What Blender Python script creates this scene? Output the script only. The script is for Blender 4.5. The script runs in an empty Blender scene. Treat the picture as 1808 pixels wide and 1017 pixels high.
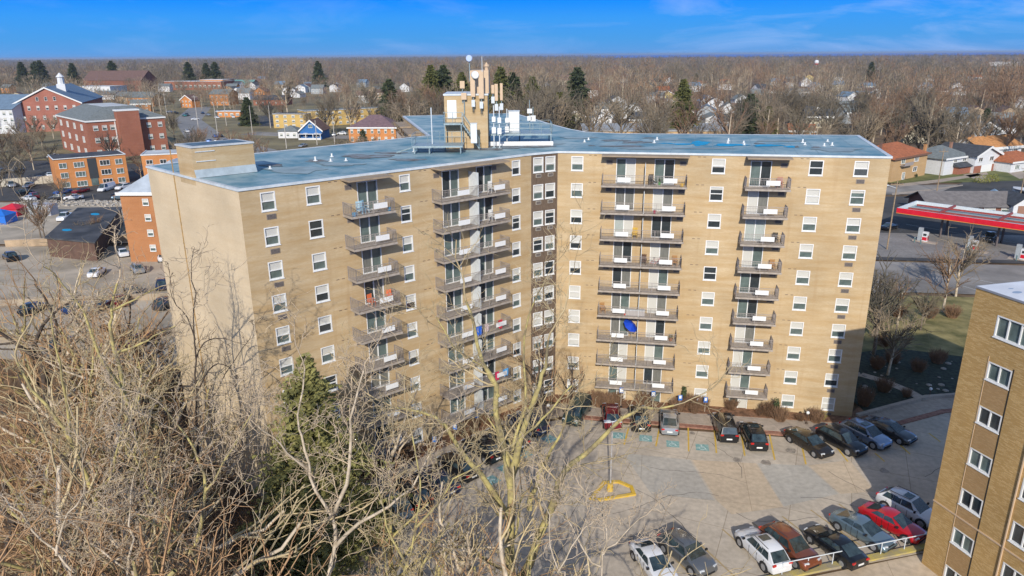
import bpy, bmesh, math, random
import numpy as np
from mathutils import Vector, Matrix
R = math.radians
sc = bpy.context.scene
COL = sc.collection

# ------------------------------------------------------------------ camera
W_, H_ = 1808., 1017.
FPX, CX, CY = 1275., 904., 508.5
PITCH = math.atan((CY - 97.) / FPX); ROLL = 0.0075
CAMH = 35.4
_f = Vector((0, math.cos(PITCH), -math.sin(PITCH)))
_r0 = Vector((1, 0, 0)); _u0 = Vector((0, math.sin(PITCH), math.cos(PITCH)))
_r = _r0 * math.cos(ROLL) - _u0 * math.sin(ROLL)
_u = _u0 * math.cos(ROLL) + _r0 * math.sin(ROLL)
cam = bpy.data.cameras.new('camera'); camo = bpy.data.objects.new('camera', cam); COL.objects.link(camo)
M = Matrix.Identity(4)
for i in range(3):
    M[i][0] = _r[i]; M[i][1] = _u[i]; M[i][2] = -_f[i]
M[2][3] = CAMH
camo.matrix_world = M
cam.sensor_width = 36; cam.lens = 36 * FPX / W_; cam.clip_end = 90000; cam.clip_start = .2
sc.camera = camo

# ------------------------------------------------------------------ world, sun, exposure
SAZ, SEL = R(6), R(28)
world = bpy.data.worlds.new('World'); sc.world = world; world.use_nodes = True
nt = world.node_tree; nt.nodes.clear()
N = nt.nodes.new; LK = nt.links.new
sky = N('ShaderNodeTexSky'); sky.sky_type = 'NISHITA'; sky.sun_disc = False
sky.sun_elevation = SEL; sky.sun_rotation = math.pi + SAZ
sky.altitude = 200; sky.air_density = 1.0; sky.dust_density = .6; sky.ozone_density = 2.0
tc = N('ShaderNodeTexCoord'); sep = N('ShaderNodeSeparateXYZ'); LK(tc.outputs['Generated'], sep.inputs[0])
# clear winter sky: the low band is a deep blue
rmp = N('ShaderNodeValToRGB'); LK(sep.outputs['Z'], rmp.inputs[0])
cr = rmp.color_ramp; cr.elements[0].position = 0.0; cr.elements[0].color = (.72, 2.2, 4.9, 1)
cr.elements[1].position = 0.10; cr.elements[1].color = (.0, 1.35, 6.4, 1)
for p_, c_ in ((.02, (.45, 2.2, 5.2, 1)), (.045, (.28, 2.15, 5.9, 1)), (.072, (.0, 1.65, 6.5, 1))):
    e = cr.elements.new(p_); e.color = c_
mr = N('ShaderNodeMapRange'); mr.inputs[1].default_value = .10; mr.inputs[2].default_value = .35
LK(sep.outputs['Z'], mr.inputs[0])
mx = N('ShaderNodeMixRGB'); LK(mr.outputs[0], mx.inputs[0]); LK(rmp.outputs[0], mx.inputs[1]); LK(sky.outputs[0], mx.inputs[2])
# thin cirrus
mp = N('ShaderNodeMapping'); mp.inputs['Scale'].default_value = (3.4, 3.4, 17); mp.inputs['Rotation'].default_value = (0, R(6), 0)
mp.inputs['Location'].default_value = (.35, 0, .2)
LK(tc.outputs['Generated'], mp.inputs[0])
nz = N('ShaderNodeTexNoise'); nz.inputs['Scale'].default_value = 1.6; nz.inputs['Detail'].default_value = 6; nz.inputs['Roughness'].default_value = .62
nz.inputs['Distortion'].default_value = .6
LK(mp.outputs[0], nz.inputs[0])
cl = N('ShaderNodeMapRange'); cl.inputs[1].default_value = .47; cl.inputs[2].default_value = .85; cl.inputs[4].default_value = .62
LK(nz.outputs[0], cl.inputs[0])
mx2 = N('ShaderNodeMixRGB'); LK(cl.outputs[0], mx2.inputs[0]); LK(mx.outputs[0], mx2.inputs[1]); mx2.inputs[2].default_value = (2.9, 3.9, 6.4, 1)
xr = N('ShaderNodeMapRange'); xr.inputs[1].default_value = .02; xr.inputs[2].default_value = .40; xr.inputs[3].default_value = .45; xr.inputs[4].default_value = 1.15
LK(sep.outputs['X'], xr.inputs[0]); ml_ = N('ShaderNodeMath'); ml_.operation = 'MULTIPLY'; LK(cl.outputs[0], ml_.inputs[0]); LK(xr.outputs[0], ml_.inputs[1]); LK(ml_.outputs[0], mx2.inputs[0])
bg = N('ShaderNodeBackground'); bg.inputs[1].default_value = .15; LK(mx2.outputs[0], bg.inputs[0])
wo = N('ShaderNodeOutputWorld'); LK(bg.outputs[0], wo.inputs[0])

sun = bpy.data.lights.new('sun', 'SUN'); suno = bpy.data.objects.new('sun', sun); COL.objects.link(suno)
sun.energy = 3.9; sun.angle = R(.5); sun.color = (1, .93, .82)
suno.rotation_euler = Vector((math.sin(SAZ) * math.cos(SEL), math.cos(SAZ) * math.cos(SEL), -math.sin(SEL))).to_track_quat('-Z', 'Y').to_euler()
suno.location = (-20, -60, 90)
sc.view_settings.view_transform = 'Standard'; sc.view_settings.look = 'None'
sc.view_settings.exposure = .10; sc.view_settings.gamma = 1; sc.view_settings.use_curve_mapping = False
sc.cycles.use_denoising = True
sc.cycles.max_bounces = 5; sc.cycles.diffuse_bounces = 2; sc.cycles.glossy_bounces = 2; sc.cycles.transmission_bounces = 2
sc.cycles.transparent_max_bounces = 4; sc.cycles.caustics_reflective = False; sc.cycles.caustics_refractive = False

# ------------------------------------------------------------------ helpers
def P(x, y, z=0.):
    d = _f + _r * ((x - CX) / FPX) - _u * ((y - CY) / FPX)
    t = (z - CAMH) / d.z
    return Vector((d.x * t, d.y * t, z))
def PY(x, y, Y):
    "point on the ray through a pixel at ground distance Y"
    d = _f + _r * ((x - CX) / FPX) - _u * ((y - CY) / FPX)
    t = Y / d.y
    return Vector((d.x * t, Y, CAMH + d.z * t))
def proj(p):
    d = Vector(p) - Vector((0, 0, CAMH)); z = d.dot(_f)
    if z <= .1: return (-9999, -9999)
    return (CX + FPX * d.dot(_r) / z, CY - FPX * d.dot(_u) / z)
def hz(p, row):
    "height at which the vertical through p meets an image row"
    lo, hi = -60., 120.
    for _ in range(40):
        m = (lo + hi) / 2
        if proj((p[0], p[1], m))[1] > row: lo = m
        else: hi = m
    return lo

MATS = {}
def mat(name, col, rough=.8, var=.0, scale=1., metal=0., coat=0., col2=None, bump=0., emis=0., spec=.5, detail=4, stretch=None, coords='Object', th=None):
    if name in MATS: return MATS[name]
    m = bpy.data.materials.new(name); MATS[name] = m; m.use_nodes = True
    t = m.node_tree; b = t.nodes['Principled BSDF']
    b.inputs['Roughness'].default_value = rough; b.inputs['Metallic'].default_value = metal
    b.inputs['Specular IOR Level'].default_value = spec
    if coat: b.inputs['Coat Weight'].default_value = coat; b.inputs['Coat Roughness'].default_value = .05
    b.inputs['Base Color'].default_value = (*col, 1)
    if var or col2:
        tcn = t.nodes.new('ShaderNodeTexCoord'); src = tcn.outputs[coords]
        if coords == 'World':
            pass
        if stretch:
            mpn = t.nodes.new('ShaderNodeMapping'); mpn.inputs['Scale'].default_value = stretch
            t.links.new(src, mpn.inputs[0]); src = mpn.outputs[0]
        n = t.nodes.new('ShaderNodeTexNoise'); n.inputs['Scale'].default_value = scale; n.inputs['Detail'].default_value = detail
        n.inputs['Roughness'].default_value = .6
        t.links.new(src, n.inputs[0])
        r = t.nodes.new('ShaderNodeValToRGB')
        a = [max(0, c * (1 - var)) for c in col]; c2 = col2 if col2 else [min(1, c * (1 + var)) for c in col]
        lo_, hi_ = th if th else (.35, .65)
        r.color_ramp.elements[0].position = lo_; r.color_ramp.elements[0].color = (*a, 1)
        r.color_ramp.elements[1].position = hi_; r.color_ramp.elements[1].color = (*c2, 1)
        t.links.new(n.outputs[0], r.inputs[0]); t.links.new(r.outputs[0], b.inputs['Base Color'])
        if bump:
            bn = t.nodes.new('ShaderNodeBump'); bn.inputs['Strength'].default_value = bump; bn.inputs['Distance'].default_value = .05
            t.links.new(n.outputs[0], bn.inputs['Height']); t.links.new(bn.outputs[0], b.inputs['Normal'])
    return m

def brick_mat(name, c1, c2, mortar, stain, bw=.22, bh=.075, stain_amt=.5, msize=.008, crack=0.):
    "UV is (metres along wall, metres up)"
    m = bpy.data.materials.new(name); MATS[name] = m; m.use_nodes = True
    t = m.node_tree; b = t.nodes['Principled BSDF']; b.inputs['Roughness'].default_value = .85; b.inputs['Specular IOR Level'].default_value = .25
    uv = t.nodes.new('ShaderNodeUVMap')
    br = t.nodes.new('ShaderNodeTexBrick'); br.inputs['Scale'].default_value = 1
    br.inputs['Brick Width'].default_value = bw; br.inputs['Row Height'].default_value = bh; br.inputs['Mortar Size'].default_value = msize
    br.inputs['Color1'].default_value = (*c1, 1); br.inputs['Color2'].default_value = (*c2, 1); br.inputs['Mortar'].default_value = (*mortar, 1)
    br.inputs['Bias'].default_value = -.2
    t.links.new(uv.outputs[0], br.inputs[0])
    mp_ = t.nodes.new('ShaderNodeMapping'); mp_.inputs['Scale'].default_value = (.16, 1.3, 1); t.links.new(uv.outputs[0], mp_.inputs[0])
    n = t.nodes.new('ShaderNodeTexNoise'); n.inputs['Scale'].default_value = 1.1; n.inputs['Detail'].default_value = 8; n.inputs['Roughness'].default_value = .68
    t.links.new(mp_.outputs[0], n.inputs[0])
    mr_ = t.nodes.new('ShaderNodeMapRange'); mr_.inputs[1].default_value = .38; mr_.inputs[2].default_value = .70; mr_.inputs[4].default_value = stain_amt * 1.15
    t.links.new(n.outputs[0], mr_.inputs[0])
    mxx = t.nodes.new('ShaderNodeMixRGB'); t.links.new(mr_.outputs[0], mxx.inputs[0]); t.links.new(br.outputs[0], mxx.inputs[1]); mxx.inputs[2].default_value = (*stain, 1)
    n2 = t.nodes.new('ShaderNodeTexNoise'); n2.inputs['Scale'].default_value = .22; n2.inputs['Detail'].default_value = 5
    t.links.new(uv.outputs[0], n2.inputs[0])
    hs = t.nodes.new('ShaderNodeMapRange'); hs.inputs[1].default_value = .3; hs.inputs[2].default_value = .7; hs.inputs[3].default_value = .85; hs.inputs[4].default_value = 1.08
    t.links.new(n2.outputs[0], hs.inputs[0])
    ml = t.nodes.new('ShaderNodeVectorMath'); ml.operation = 'SCALE'; t.links.new(mxx.outputs[0], ml.inputs[0]); t.links.new(hs.outputs[0], ml.inputs['Scale'])
    # rusty and pale vertical runs, faint storey banding
    mp3 = t.nodes.new('ShaderNodeMapping'); mp3.inputs['Scale'].default_value = (1.6, .09, 1); t.links.new(uv.outputs[0], mp3.inputs[0])
    n3 = t.nodes.new('ShaderNodeTexNoise'); n3.inputs['Scale'].default_value = 1.0; n3.inputs['Detail'].default_value = 6; n3.inputs['Roughness'].default_value = .6; t.links.new(mp3.outputs[0], n3.inputs[0])
    m3 = t.nodes.new('ShaderNodeMapRange'); m3.inputs[1].default_value = .56; m3.inputs[2].default_value = .78; m3.inputs[4].default_value = .55 * stain_amt; t.links.new(n3.outputs[0], m3.inputs[0])
    x3 = t.nodes.new('ShaderNodeMixRGB'); t.links.new(m3.outputs[0], x3.inputs[0]); t.links.new(ml.outputs[0], x3.inputs[1]); x3.inputs[2].default_value = (stain[0] * .85, stain[1] * .8, stain[2] * .8, 1)
    t.links.new(x3.outputs[0], b.inputs['Base Color'])
    return m

class MB:
    def __init__(s): s.v = []; s.f = []; s.uv = []; s.m = []; s.smooth = False
    def face(s, pts, uvs=None, m=0):
        i = len(s.v); s.v.extend([tuple(p) for p in pts]); s.f.append(tuple(range(i, i + len(pts)))); s.m.append(m)
        s.uv.append(uvs if uvs else [(0, 0)] * len(pts)); return s
    def box(s, c, d, rz=0., m=0, taper=1.):
        hx, hy, hh = d[0] / 2, d[1] / 2, d[2] / 2; ca, sa = math.cos(rz), math.sin(rz); i = len(s.v)
        for zz, k in ((-hh, 1), (hh, taper)):
            for x, y in ((-hx, -hy), (hx, -hy), (hx, hy), (-hx, hy)):
                x *= k; y *= k
                s.v.append((c[0] + x * ca - y * sa, c[1] + x * sa + y * ca, c[2] + zz))
        for q in ((0, 3, 2, 1), (4, 5, 6, 7), (0, 1, 5, 4), (1, 2, 6, 5), (2, 3, 7, 6), (3, 0, 4, 7)):
            s.f.append(tuple(i + a for a in q)); s.m.append(m); s.uv.append([(0, 0)] * 4)
        return s
    def bx(s, x0, x1, y0, y1, z0, z1, m=0):
        return s.box(((x0 + x1) / 2, (y0 + y1) / 2, (z0 + z1) / 2), (x1 - x0, y1 - y0, z1 - z0), 0, m)
    def tube(s, p0, p1, r0, r1=None, n=8, m=0, cap=True):
        r1 = r0 if r1 is None else r1; p0 = Vector(p0); p1 = Vector(p1); d = (p1 - p0)
        if d.length < 1e-6: return s
        d.normalize(); a = d.orthogonal().normalized(); b = d.cross(a); i = len(s.v)
        for p, r in ((p0, r0), (p1, r1)):
            for k in range(n):
                t = 2 * math.pi * k / n; s.v.append(tuple(p + a * (r * math.cos(t)) + b * (r * math.sin(t))))
        for k in range(n):
            s.f.append((i + k, i + (k + 1) % n, i + n + (k + 1) % n, i + n + k)); s.m.append(m); s.uv.append([(0, 0)] * 4)
        if cap:
            s.f.append(tuple(i + k for k in range(n - 1, -1, -1))); s.m.append(m); s.uv.append([(0, 0)] * n)
            s.f.append(tuple(i + n + k for k in range(n))); s.m.append(m); s.uv.append([(0, 0)] * n)
        return s
    def prism(s, pts, z0, z1, m=0, bottom=True, side_uv=True):
        n = len(pts); 
        s.face([(p[0], p[1], z1) for p in pts], None, m)
        if bottom: s.face([(p[0], p[1], z0) for p in reversed(pts)], None, m)
        acc = 0
        for k in range(n):
            a, b = pts[k], pts[(k + 1) % n]; L = math.hypot(b[0] - a[0], b[1] - a[1])
            s.face([(a[0], a[1], z0), (b[0], b[1], z0), (b[0], b[1], z1), (a[0], a[1], z1)], [(acc, z0), (acc + L, z0), (acc + L, z1), (acc, z1)], m); acc += L
        return s
    def sphere(s, c, r, nu=12, nv=8, m=0, sz=1.):
        i = len(s.v)
        for a in range(nv + 1):
            th = math.pi * a / nv
            for b in range(nu):
                ph = 2 * math.pi * b / nu
                s.v.append((c[0] + r * math.sin(th) * math.cos(ph), c[1] + r * math.sin(th) * math.sin(ph), c[2] + r * sz * math.cos(th)))
        for a in range(nv):
            for b in range(nu):
                s.f.append((i + a * nu + b, i + (a + 1) * nu + b, i + (a + 1) * nu + (b + 1) % nu, i + a * nu + (b + 1) % nu)); s.m.append(m); s.uv.append([(0, 0)] * 4)
        return s
    def mesh(s, name, mats, smooth=False):
        me = bpy.data.meshes.new(name); me.from_pydata(s.v, [], s.f)
        for mm in (mats if isinstance(mats, (list, tuple)) else [mats]): me.materials.append(mm)
        if any(any(u != (0, 0) for u in q) for q in s.uv[:200000]):
            ul = me.uv_layers.new(name='UVMap'); flat = [c for q in s.uv for u in q for c in u]; ul.data.foreach_set('uv', flat)
        if any(s.m): me.polygons.foreach_set('material_index', s.m)
        if smooth: me.polygons.foreach_set('use_smooth', [True] * len(s.f))
        me.update(); return me
    def build(s, name, mats, parent=None, smooth=False, world=True):
        me = s.mesh(name, mats, smooth); return place(name, me, parent, world=world)

def place(name, me, parent=None, loc=None, rz=0., world=False):
    o = bpy.data.objects.new(name, me); COL.objects.link(o)
    if loc is not None: o.location = loc; o.rotation_euler = (0, 0, rz)
    if parent is not None:
        o.parent = parent
        if world and me is not None:      # vertices were given in world space
            l = parent['_w'] if '_w' in parent else None
            mw = Matrix.Identity(4)
            q = parent; mats_ = []
            while q is not None:
                mats_.append(Matrix.Translation(q.location) @ q.rotation_euler.to_matrix().to_4x4()); q = q.parent
            for a in reversed(mats_): mw = mw @ a
            me.transform(mw.inverted())
    return o
def tag(o, label=None, cat=None, group=None, kind=None):
    if label: o['label'] = label
    if cat: o['category'] = cat
    if group: o['group'] = group
    if kind: o['kind'] = kind
    return o
def empty(name, loc, label, cat, rz=0., group=None):
    o = bpy.data.objects.new(name, None); COL.objects.link(o); o.location = loc; o.rotation_euler = (0, 0, rz); o.empty_display_size = .5
    return tag(o, label, cat, group)
def dup(root, loc, rz=None, label=None, group=None, scale=None, parent=None):
    c = root.copy(); COL.objects.link(c)
    if loc is not None: c.location = loc
    if rz is not None: c.rotation_euler = (0, 0, rz)
    if scale is not None: c.scale = scale if isinstance(scale, (tuple, Vector)) else (scale,) * 3
    if label: c['label'] = label
    if group: c['group'] = group
    def rec(src, dst):
        for ch in list(src.children):
            k = ch.copy(); COL.objects.link(k); k.parent = dst; rec(ch, k)
    rec(root, c)
    return c
def put(o, loc, rz=0.):
    o.location = loc; o.rotation_euler = (0, 0, rz); return o

# ------------------------------------------------------------------ materials
WHITE = mat('white_paint', (.78, .78, .76), .5, .05, 6)
DGLASS = mat('dark_glass', (.035, .045, .05), .08, .25, .6, spec=.8)
GGLASS = mat('green_glass', (.12, .16, .15), .1, .3, .7, spec=.8)
BLIND = mat('blind', (.56, .55, .50), .55, .08, 9, coat=.4, stretch=(1, 1, 12))
CURT = mat('curtain', (.38, .42, .39), .5, .18, 7, coat=.4, stretch=(14, 1, .3))
CURTD = mat('curtain_dark', (.16, .16, .14), .5, .35, 5, coat=.4, stretch=(12, 1, .3))
METALG = mat('rail_metal', (.34, .30, .275), .55, .12, 8)
GRILLE = mat('ac_grille', (.30, .25, .20), .7, .3, 26, stretch=(1, 1, .2))
GRILLED = mat('ac_grille_dark', (.13, .11, .10), .7, .4, 30, stretch=(1, 1, .2))
SLABC = mat('balcony_concrete', (.36, .31, .26), .85, .18, 2.5)
SOFFIT = mat('canopy_brown', (.33, .25, .17), .8, .12, 2)
TAN = mat('tan_paint', (.60, .44, .29), .6, .06, 2)
STEEL = mat('galvanised_steel', (.30, .38, .40), .45, .15, 4, metal=.2)
STEELW = mat('pale_steel', (.62, .66, .68), .45, .08, 4)
RUBBER = mat('rubber', (.022, .022, .024), .85)
RIM = mat('wheel_rim', (.45, .46, .48), .35, .1, 9, metal=.6)
CHROME = mat('chrome', (.6, .6, .62), .2, metal=.9)
TAIL = mat('tail_lamp', (.55, .015, .012), .2, coat=.6)
HEAD = mat('head_lamp', (.62, .66, .70), .12, coat=.8)
CARGL = mat('car_glass', (.035, .055, .062), .04, .5, 1.2, spec=1.0)
ALB = 1.0
BRICK = brick_mat('yellow_brick', (.535, .405, .235), (.60, .47, .285), (.54, .43, .30), (.45, .30, .14), stain_amt=.85)
BRICKE = brick_mat('pale_yellow_brick', (.66, .525, .345), (.71, .575, .39), (.63, .53, .38), (.58, .43, .25), stain_amt=.35)
BRICK2 = brick_mat('tan_flecked_brick', (.50, .30, .095), (.74, .51, .23), (.42, .30, .15), (.49, .30, .11), bw=.30, bh=.075, stain_amt=.35, msize=.012)
BRICK2S = brick_mat('brown_spandrel_brick', (.42, .25, .10), (.56, .36, .165), (.35, .25, .14), (.41, .24, .10), bw=.22, bh=.07, stain_amt=.3, msize=.012)
REDBR = brick_mat('red_brick', (.33, .115, .07), (.40, .15, .09), (.34, .2, .14), (.26, .09, .055), stain_amt=.4)
REDBR2 = brick_mat('rose_brick', (.38, .14, .10), (.43, .17, .12), (.38, .2, .15), (.30, .10, .07), stain_amt=.4)
ORBR = brick_mat('orange_brick', (.60, .235, .075), (.68, .29, .10), (.5, .27, .12), (.52, .19, .06), stain_amt=.4)
YEBR = brick_mat('gold_brick', (.62, .42, .13), (.68, .47, .17), (.5, .38, .18), (.5, .34, .1), stain_amt=.4)
BRNBR = brick_mat('brown_brick', (.22, .09, .06), (.27, .11, .075), (.2, .12, .09), (.17, .07, .05), stain_amt=.4)

TANBR = brick_mat('tan_house_brick', (.52, .33, .15), (.58, .38, .19), (.5, .38, .24), (.45, .27, .12), stain_amt=.4)

ORBR2 = brick_mat('dull_orange_brick', (.44, .18, .07), (.50, .22, .09), (.4, .24, .13), (.36, .14, .055), stain_amt=.4)
# ================================================================== SETTING
def in_poly(x, y, poly):
    c = False; n = len(poly); j = n - 1
    for i in range(n):
        xi, yi = poly[i][0], poly[i][1]; xj, yj = poly[j][0], poly[j][1]
        if (yi > y) != (yj > y) and x < (xj - xi) * (y - yi) / (yj - yi) + xi: c = not c
        j = i
    return c
def segd(x, y, a, b):
    dx, dy = b[0] - a[0], b[1] - a[1]; t = max(0, min(1, ((x - a[0]) * dx + (y - a[1]) * dy) / (dx * dx + dy * dy)))
    return math.hypot(x - a[0] - t * dx, y - a[1] - t * dy)
def pdist(x, y, poly):
    return min(segd(x, y, poly[i], poly[(i + 1) % len(poly)]) for i in range(len(poly)))
LOT = [(-15.5, 40), (-6, 36.5), (6, 36.8), (19.2, 42.2), (31.5, 45.2), (75, 50), (75, 72), (50, 70.2), (44.2, 66.6), (31.5, 61.2), (14.5, 63.9), (6, 66.2), (0.5, 64.6), (-8.5, 55.2), (-16, 48.4)]
# level platform that carries the main building and its car park; everything west and south of it drops into the ravine
PLAT = [(-17.5, 38.5), (-6, 35.4), (6, 35.7), (19.2, 41.0), (31.5, 43.2), (200, 40), (3000, 40), (3000, 9000), (-3000, 9000), (-3000, 92), (-90, 86), (-60, 80), (-40, 78), (-30, 68), (-20, 54)]
def ground_z(x, y):
    if in_poly(x, y, PLAT): return -.14
    d = pdist(x, y, PLAT)
    t = min(1, d / 13.); t = t * t * (3 - 2 * t)
    return -.14 - 7.5 * t - .35 * t * math.sin(x * .35 + 1) * math.cos(y * .31)
def grid_mesh(x0, x1, nx, y0, y1, ny, fn):
    v = []; f = []
    for j in range(ny + 1):
        for i in range(nx + 1):
            x = x0 + (x1 - x0) * i / nx; y = y0 + (y1 - y0) * j / ny; v.append((x, y, fn(x, y)))
    for j in range(ny):
        for i in range(nx):
            a = j * (nx + 1) + i; f.append((a, a + 1, a + nx + 2, a + nx + 1))
    return v, f
# leaf litter, grass and bare soil
GROUND = mat('leaf_litter_and_dry_grass', (.10, .06, .032), .95, .35, .35, col2=(.21, .135, .07), detail=10, bump=.5)
def ground():
    xs = list(np.linspace(-140, 80, 111)); ys = list(np.linspace(-10, 130, 71))
    xs = [-30000, -8000, -2500, -900, -400, -220] + xs + [130, 260, 500, 1200, 3500, 9000, 30000]
    ys = [-300, -80] + ys + [160, 230, 400, 800, 1600, 3200, 6500, 13500, 39500]
    v = [(x, y, ground_z(x, y)) for y in ys for x in xs]; f = []; nx = len(xs)
    for j in range(len(ys) - 1):
        for i in range(nx - 1):
            a = j * nx + i; f.append((a, a + 1, a + nx + 1, a + nx))
    me = bpy.data.meshes.new('ground'); me.from_pydata(v, [], f); me.materials.append(GROUND)
    me.polygons.foreach_set('use_smooth', [True] * len(f))
    o = place('ground', me); tag(o, kind='structure')
ground()
lk = MB(); lk.face([(1100, 7600, .5), (29000, 7600, .5), (29500, 39000, .5), (-1000, 39000, .5)])
tag(lk.build('lake', mat('lake_water', (.0, .13, .60), .8, .05, .001, spec=.1)), kind='structure')

def flat(name, pts, z, m, parent=None, kind='structure'):
    b = MB(); b.face([(p[0], p[1], z) for p in pts]); o = b.build(name, m, parent)
    if kind: tag(o, kind=kind)
    return o
def strip(b, p0, p1, w, z):
    p0 = Vector((p0[0], p0[1], z)); p1 = Vector((p1[0], p1[1], z)); d = (p1 - p0).normalized(); n = Vector((-d.y, d.x, 0)) * (w / 2)
    b.face([p0 - n, p1 - n, p1 + n, p0 + n])
# concrete of the car park, slabs with joints and stains
def concrete_mat(name, col, var=.2, slab=4.5, joint=(.2, .18, .15), rot=0.2, jw=.02):
    m = mat(name, col, .9, var, .22, detail=9)
    t = m.node_tree; b = t.nodes['Principled BSDF']; src = b.inputs['Base Color'].links[0].from_socket
    tcn = t.nodes.new('ShaderNodeTexCoord'); mpn = t.nodes.new('ShaderNodeMapping'); mpn.inputs['Rotation'].default_value = (0, 0, rot); t.links.new(tcn.outputs['Object'], mpn.inputs[0])
    br = t.nodes.new('ShaderNodeTexBrick'); br.offset = 0; br.inputs['Scale'].default_value = 1; br.inputs['Brick Width'].default_value = slab; br.inputs['Row Height'].default_value = slab
    br.inputs['Mortar Size'].default_value = jw; br.inputs['Mortar Smooth'].default_value = .3
    br.inputs['Color1'].default_value = (1, 1, 1, 1); br.inputs['Color2'].default_value = (.93, .92, .92, 1); br.inputs['Mortar'].default_value = (.60, .56, .52, 1)
    t.links.new(mpn.outputs[0], br.inputs[0])
    n = t.nodes.new('ShaderNodeTexNoise'); n.inputs['Scale'].default_value = 2.2; n.inputs['Detail'].default_value = 8; t.links.new(tcn.outputs['Object'], n.inputs[0])
    mr_ = t.nodes.new('ShaderNodeMapRange'); mr_.inputs[1].default_value = .35; mr_.inputs[2].default_value = .65; mr_.inputs[3].default_value = .86; mr_.inputs[4].default_value = 1.06; t.links.new(n.outputs[0], mr_.inputs[0])
    a = t.nodes.new('ShaderNodeMixRGB'); a.blend_type = 'MULTIPLY'; a.inputs[0].default_value = 1; t.links.new(src, a.inputs[1]); t.links.new(br.outputs[0], a.inputs[2])
    c = t.nodes.new('ShaderNodeVectorMath'); c.operation = 'SCALE'; t.links.new(a.outputs[0], c.inputs[0]); t.links.new(mr_.outputs[0], c.inputs['Scale'])
    t.links.new(c.outputs[0], b.inputs['Base Color']); return m
CONC = concrete_mat('car_park_concrete', (.52, .45, .36), .12, 4.6, rot=.42, jw=.03)
CONCW = concrete_mat('warm_concrete_patch', (.57, .46, .33), .10, 9, rot=.2)
CONCG = concrete_mat('cool_concrete_patch', (.46, .43, .375), .10, 9, rot=.2)
WALK = concrete_mat('pavement_concrete', (.42, .35, .28), .12, 1.5, rot=-.186, jw=.015)
ASPH = mat('asphalt', (.05, .05, .052), .9, .25, .12, col2=(.085, .082, .08), detail=8)
ASPHG = mat('worn_asphalt', (.22, .20, .18), .9, .25, .10, col2=(.34, .31, .28), detail=9)
GRASS = mat('winter_grass', (.17, .16, .045), .95, .35, .35, col2=(.33, .27, .11), detail=9)
MULCH = mat('mulch', (.17, .085, .045), .95, .4, 2.5, col2=(.30, .16, .09), detail=8)
IVY = mat('dark_ground_cover', (.02, .028, .018), .9, .5, 2.2, col2=(.05, .065, .04), detail=9)
YEL = mat('yellow_road_paint', (.74, .47, .03), .7, .15, 2.5, col2=(.60, .42, .12))
YELW = mat('worn_yellow_paint', (.55, .38, .14), .8, .2, 2.5, col2=(.36, .29, .2))
TEAL = mat('teal_road_paint', (.15, .40, .40), .8, .25, 3, col2=(.34, .46, .42))
lot = flat('parking_lot', LOT, 0.0, CONC)
pa = [P(1200, 805)[:2], P(1330, 815)[:2], P(1375, 880)[:2], P(1395, 895)[:2], P(1292, 908)[:2], P(1265, 885)[:2]]
flat('concrete_patch', [P(*q) for q in ((1222, 812), (1335, 818), (1383, 895), (1292, 908), (1266, 884))], .004, CONCW)
flat('concrete_patch', [P(*q) for q in ((1338, 818), (1425, 822), (1480, 872), (1384, 894))], .004, CONCG)
flat('concrete_patch', [P(*q) for q in ((1100, 800), (1218, 812), (1262, 884), (1150, 872))], .004, CONCG)
flat('concrete_patch', [P(*q) for q in ((1428, 822), (1500, 812), (1545, 868), (1484, 872))], .004, CONCW)
# painted lines and accessible bay squares
yl = MB()
for a, b_ in (((1260, 745), (1265, 800)), ((1215, 752), (1216, 797)), ((1164, 757), (1158, 788)), ((1308, 760), (1315, 805)), ((1358, 765), (1368, 812)), ((1412, 770), (1423, 820)), ((1466, 775), (1497, 815)), ((1545, 800), (1562, 815)), ((1585, 782), (1607, 802)), ((1640, 765), (1660, 780)), ((1110, 755), (1102, 785)), ((1510, 770), (1528, 800))):
    A_, B_ = P(*a), P(*b_); strip(yl, A_, B_, .15, .008)
tag(yl.build('yellow_bay_lines', YEL, lot))
yl = MB()
for k in range(7):
    a = P(1292 + 0, 962); d = Vector((2.62, .80, 0)) * (k - 2)
    p0 = Vector((16.3, 47.9, 0)) + d; strip(yl, p0, p0 + Vector((2.0, -4.6, 0)), .14, .008)
yl.build('yellow_bay_lines', YELW, lot)
def bay_square(px, py, rz):
    c = P(px, py); ca, sa = math.cos(rz), math.sin(rz)
    def q(x, y, z): return (c.x + x * ca - y * sa, c.y + x * sa + y * ca, z)
    b = MB(); b.face([q(-.6, -.6, .008), q(.6, -.6, .008), q(.6, .6, .008), q(-.6, .6, .008)])
    # wheelchair symbol: head, back, seat, legs, wheel arc
    w = MB(); z = .012
    def ln(a, e, t=.055):
        d = Vector((e[0] - a[0], e[1] - a[1])).normalized(); n = Vector((-d.y, d.x)) * t
        w.face([q(a[0] - n.x, a[1] - n.y, z), q(e[0] - n.x, e[1] - n.y, z), q(e[0] + n.x, e[1] + n.y, z), q(a[0] + n.x, a[1] + n.y, z)]) 
    w.face([q(-.08 + .08 * math.cos(t * .785), .40 + .08 * math.sin(t * .785), z) for t in range(8)])
    ln((-.08, .30), (-.05, 0)); ln((-.051, .02), (.2, 0)); ln((.2, .01), (.32, -.32)); ln((-.07, .16), (.14, .16), .04)
    for k in range(8):
        t0, t1 = R(110 + k * 28), R(110 + (k + 1) * 28)
        ln((-.04 + .27 * math.cos(t0), -.16 + .27 * math.sin(t0)), (-.04 + .27 * math.cos(t1), -.16 + .27 * math.sin(t1)), .035)
    o = b.build('accessible_bay_square', TEAL, lot); w.build('wheelchair_symbol', mat('white_road_paint', (.5, .62, .6), .8, .2, 5), lot)
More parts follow.
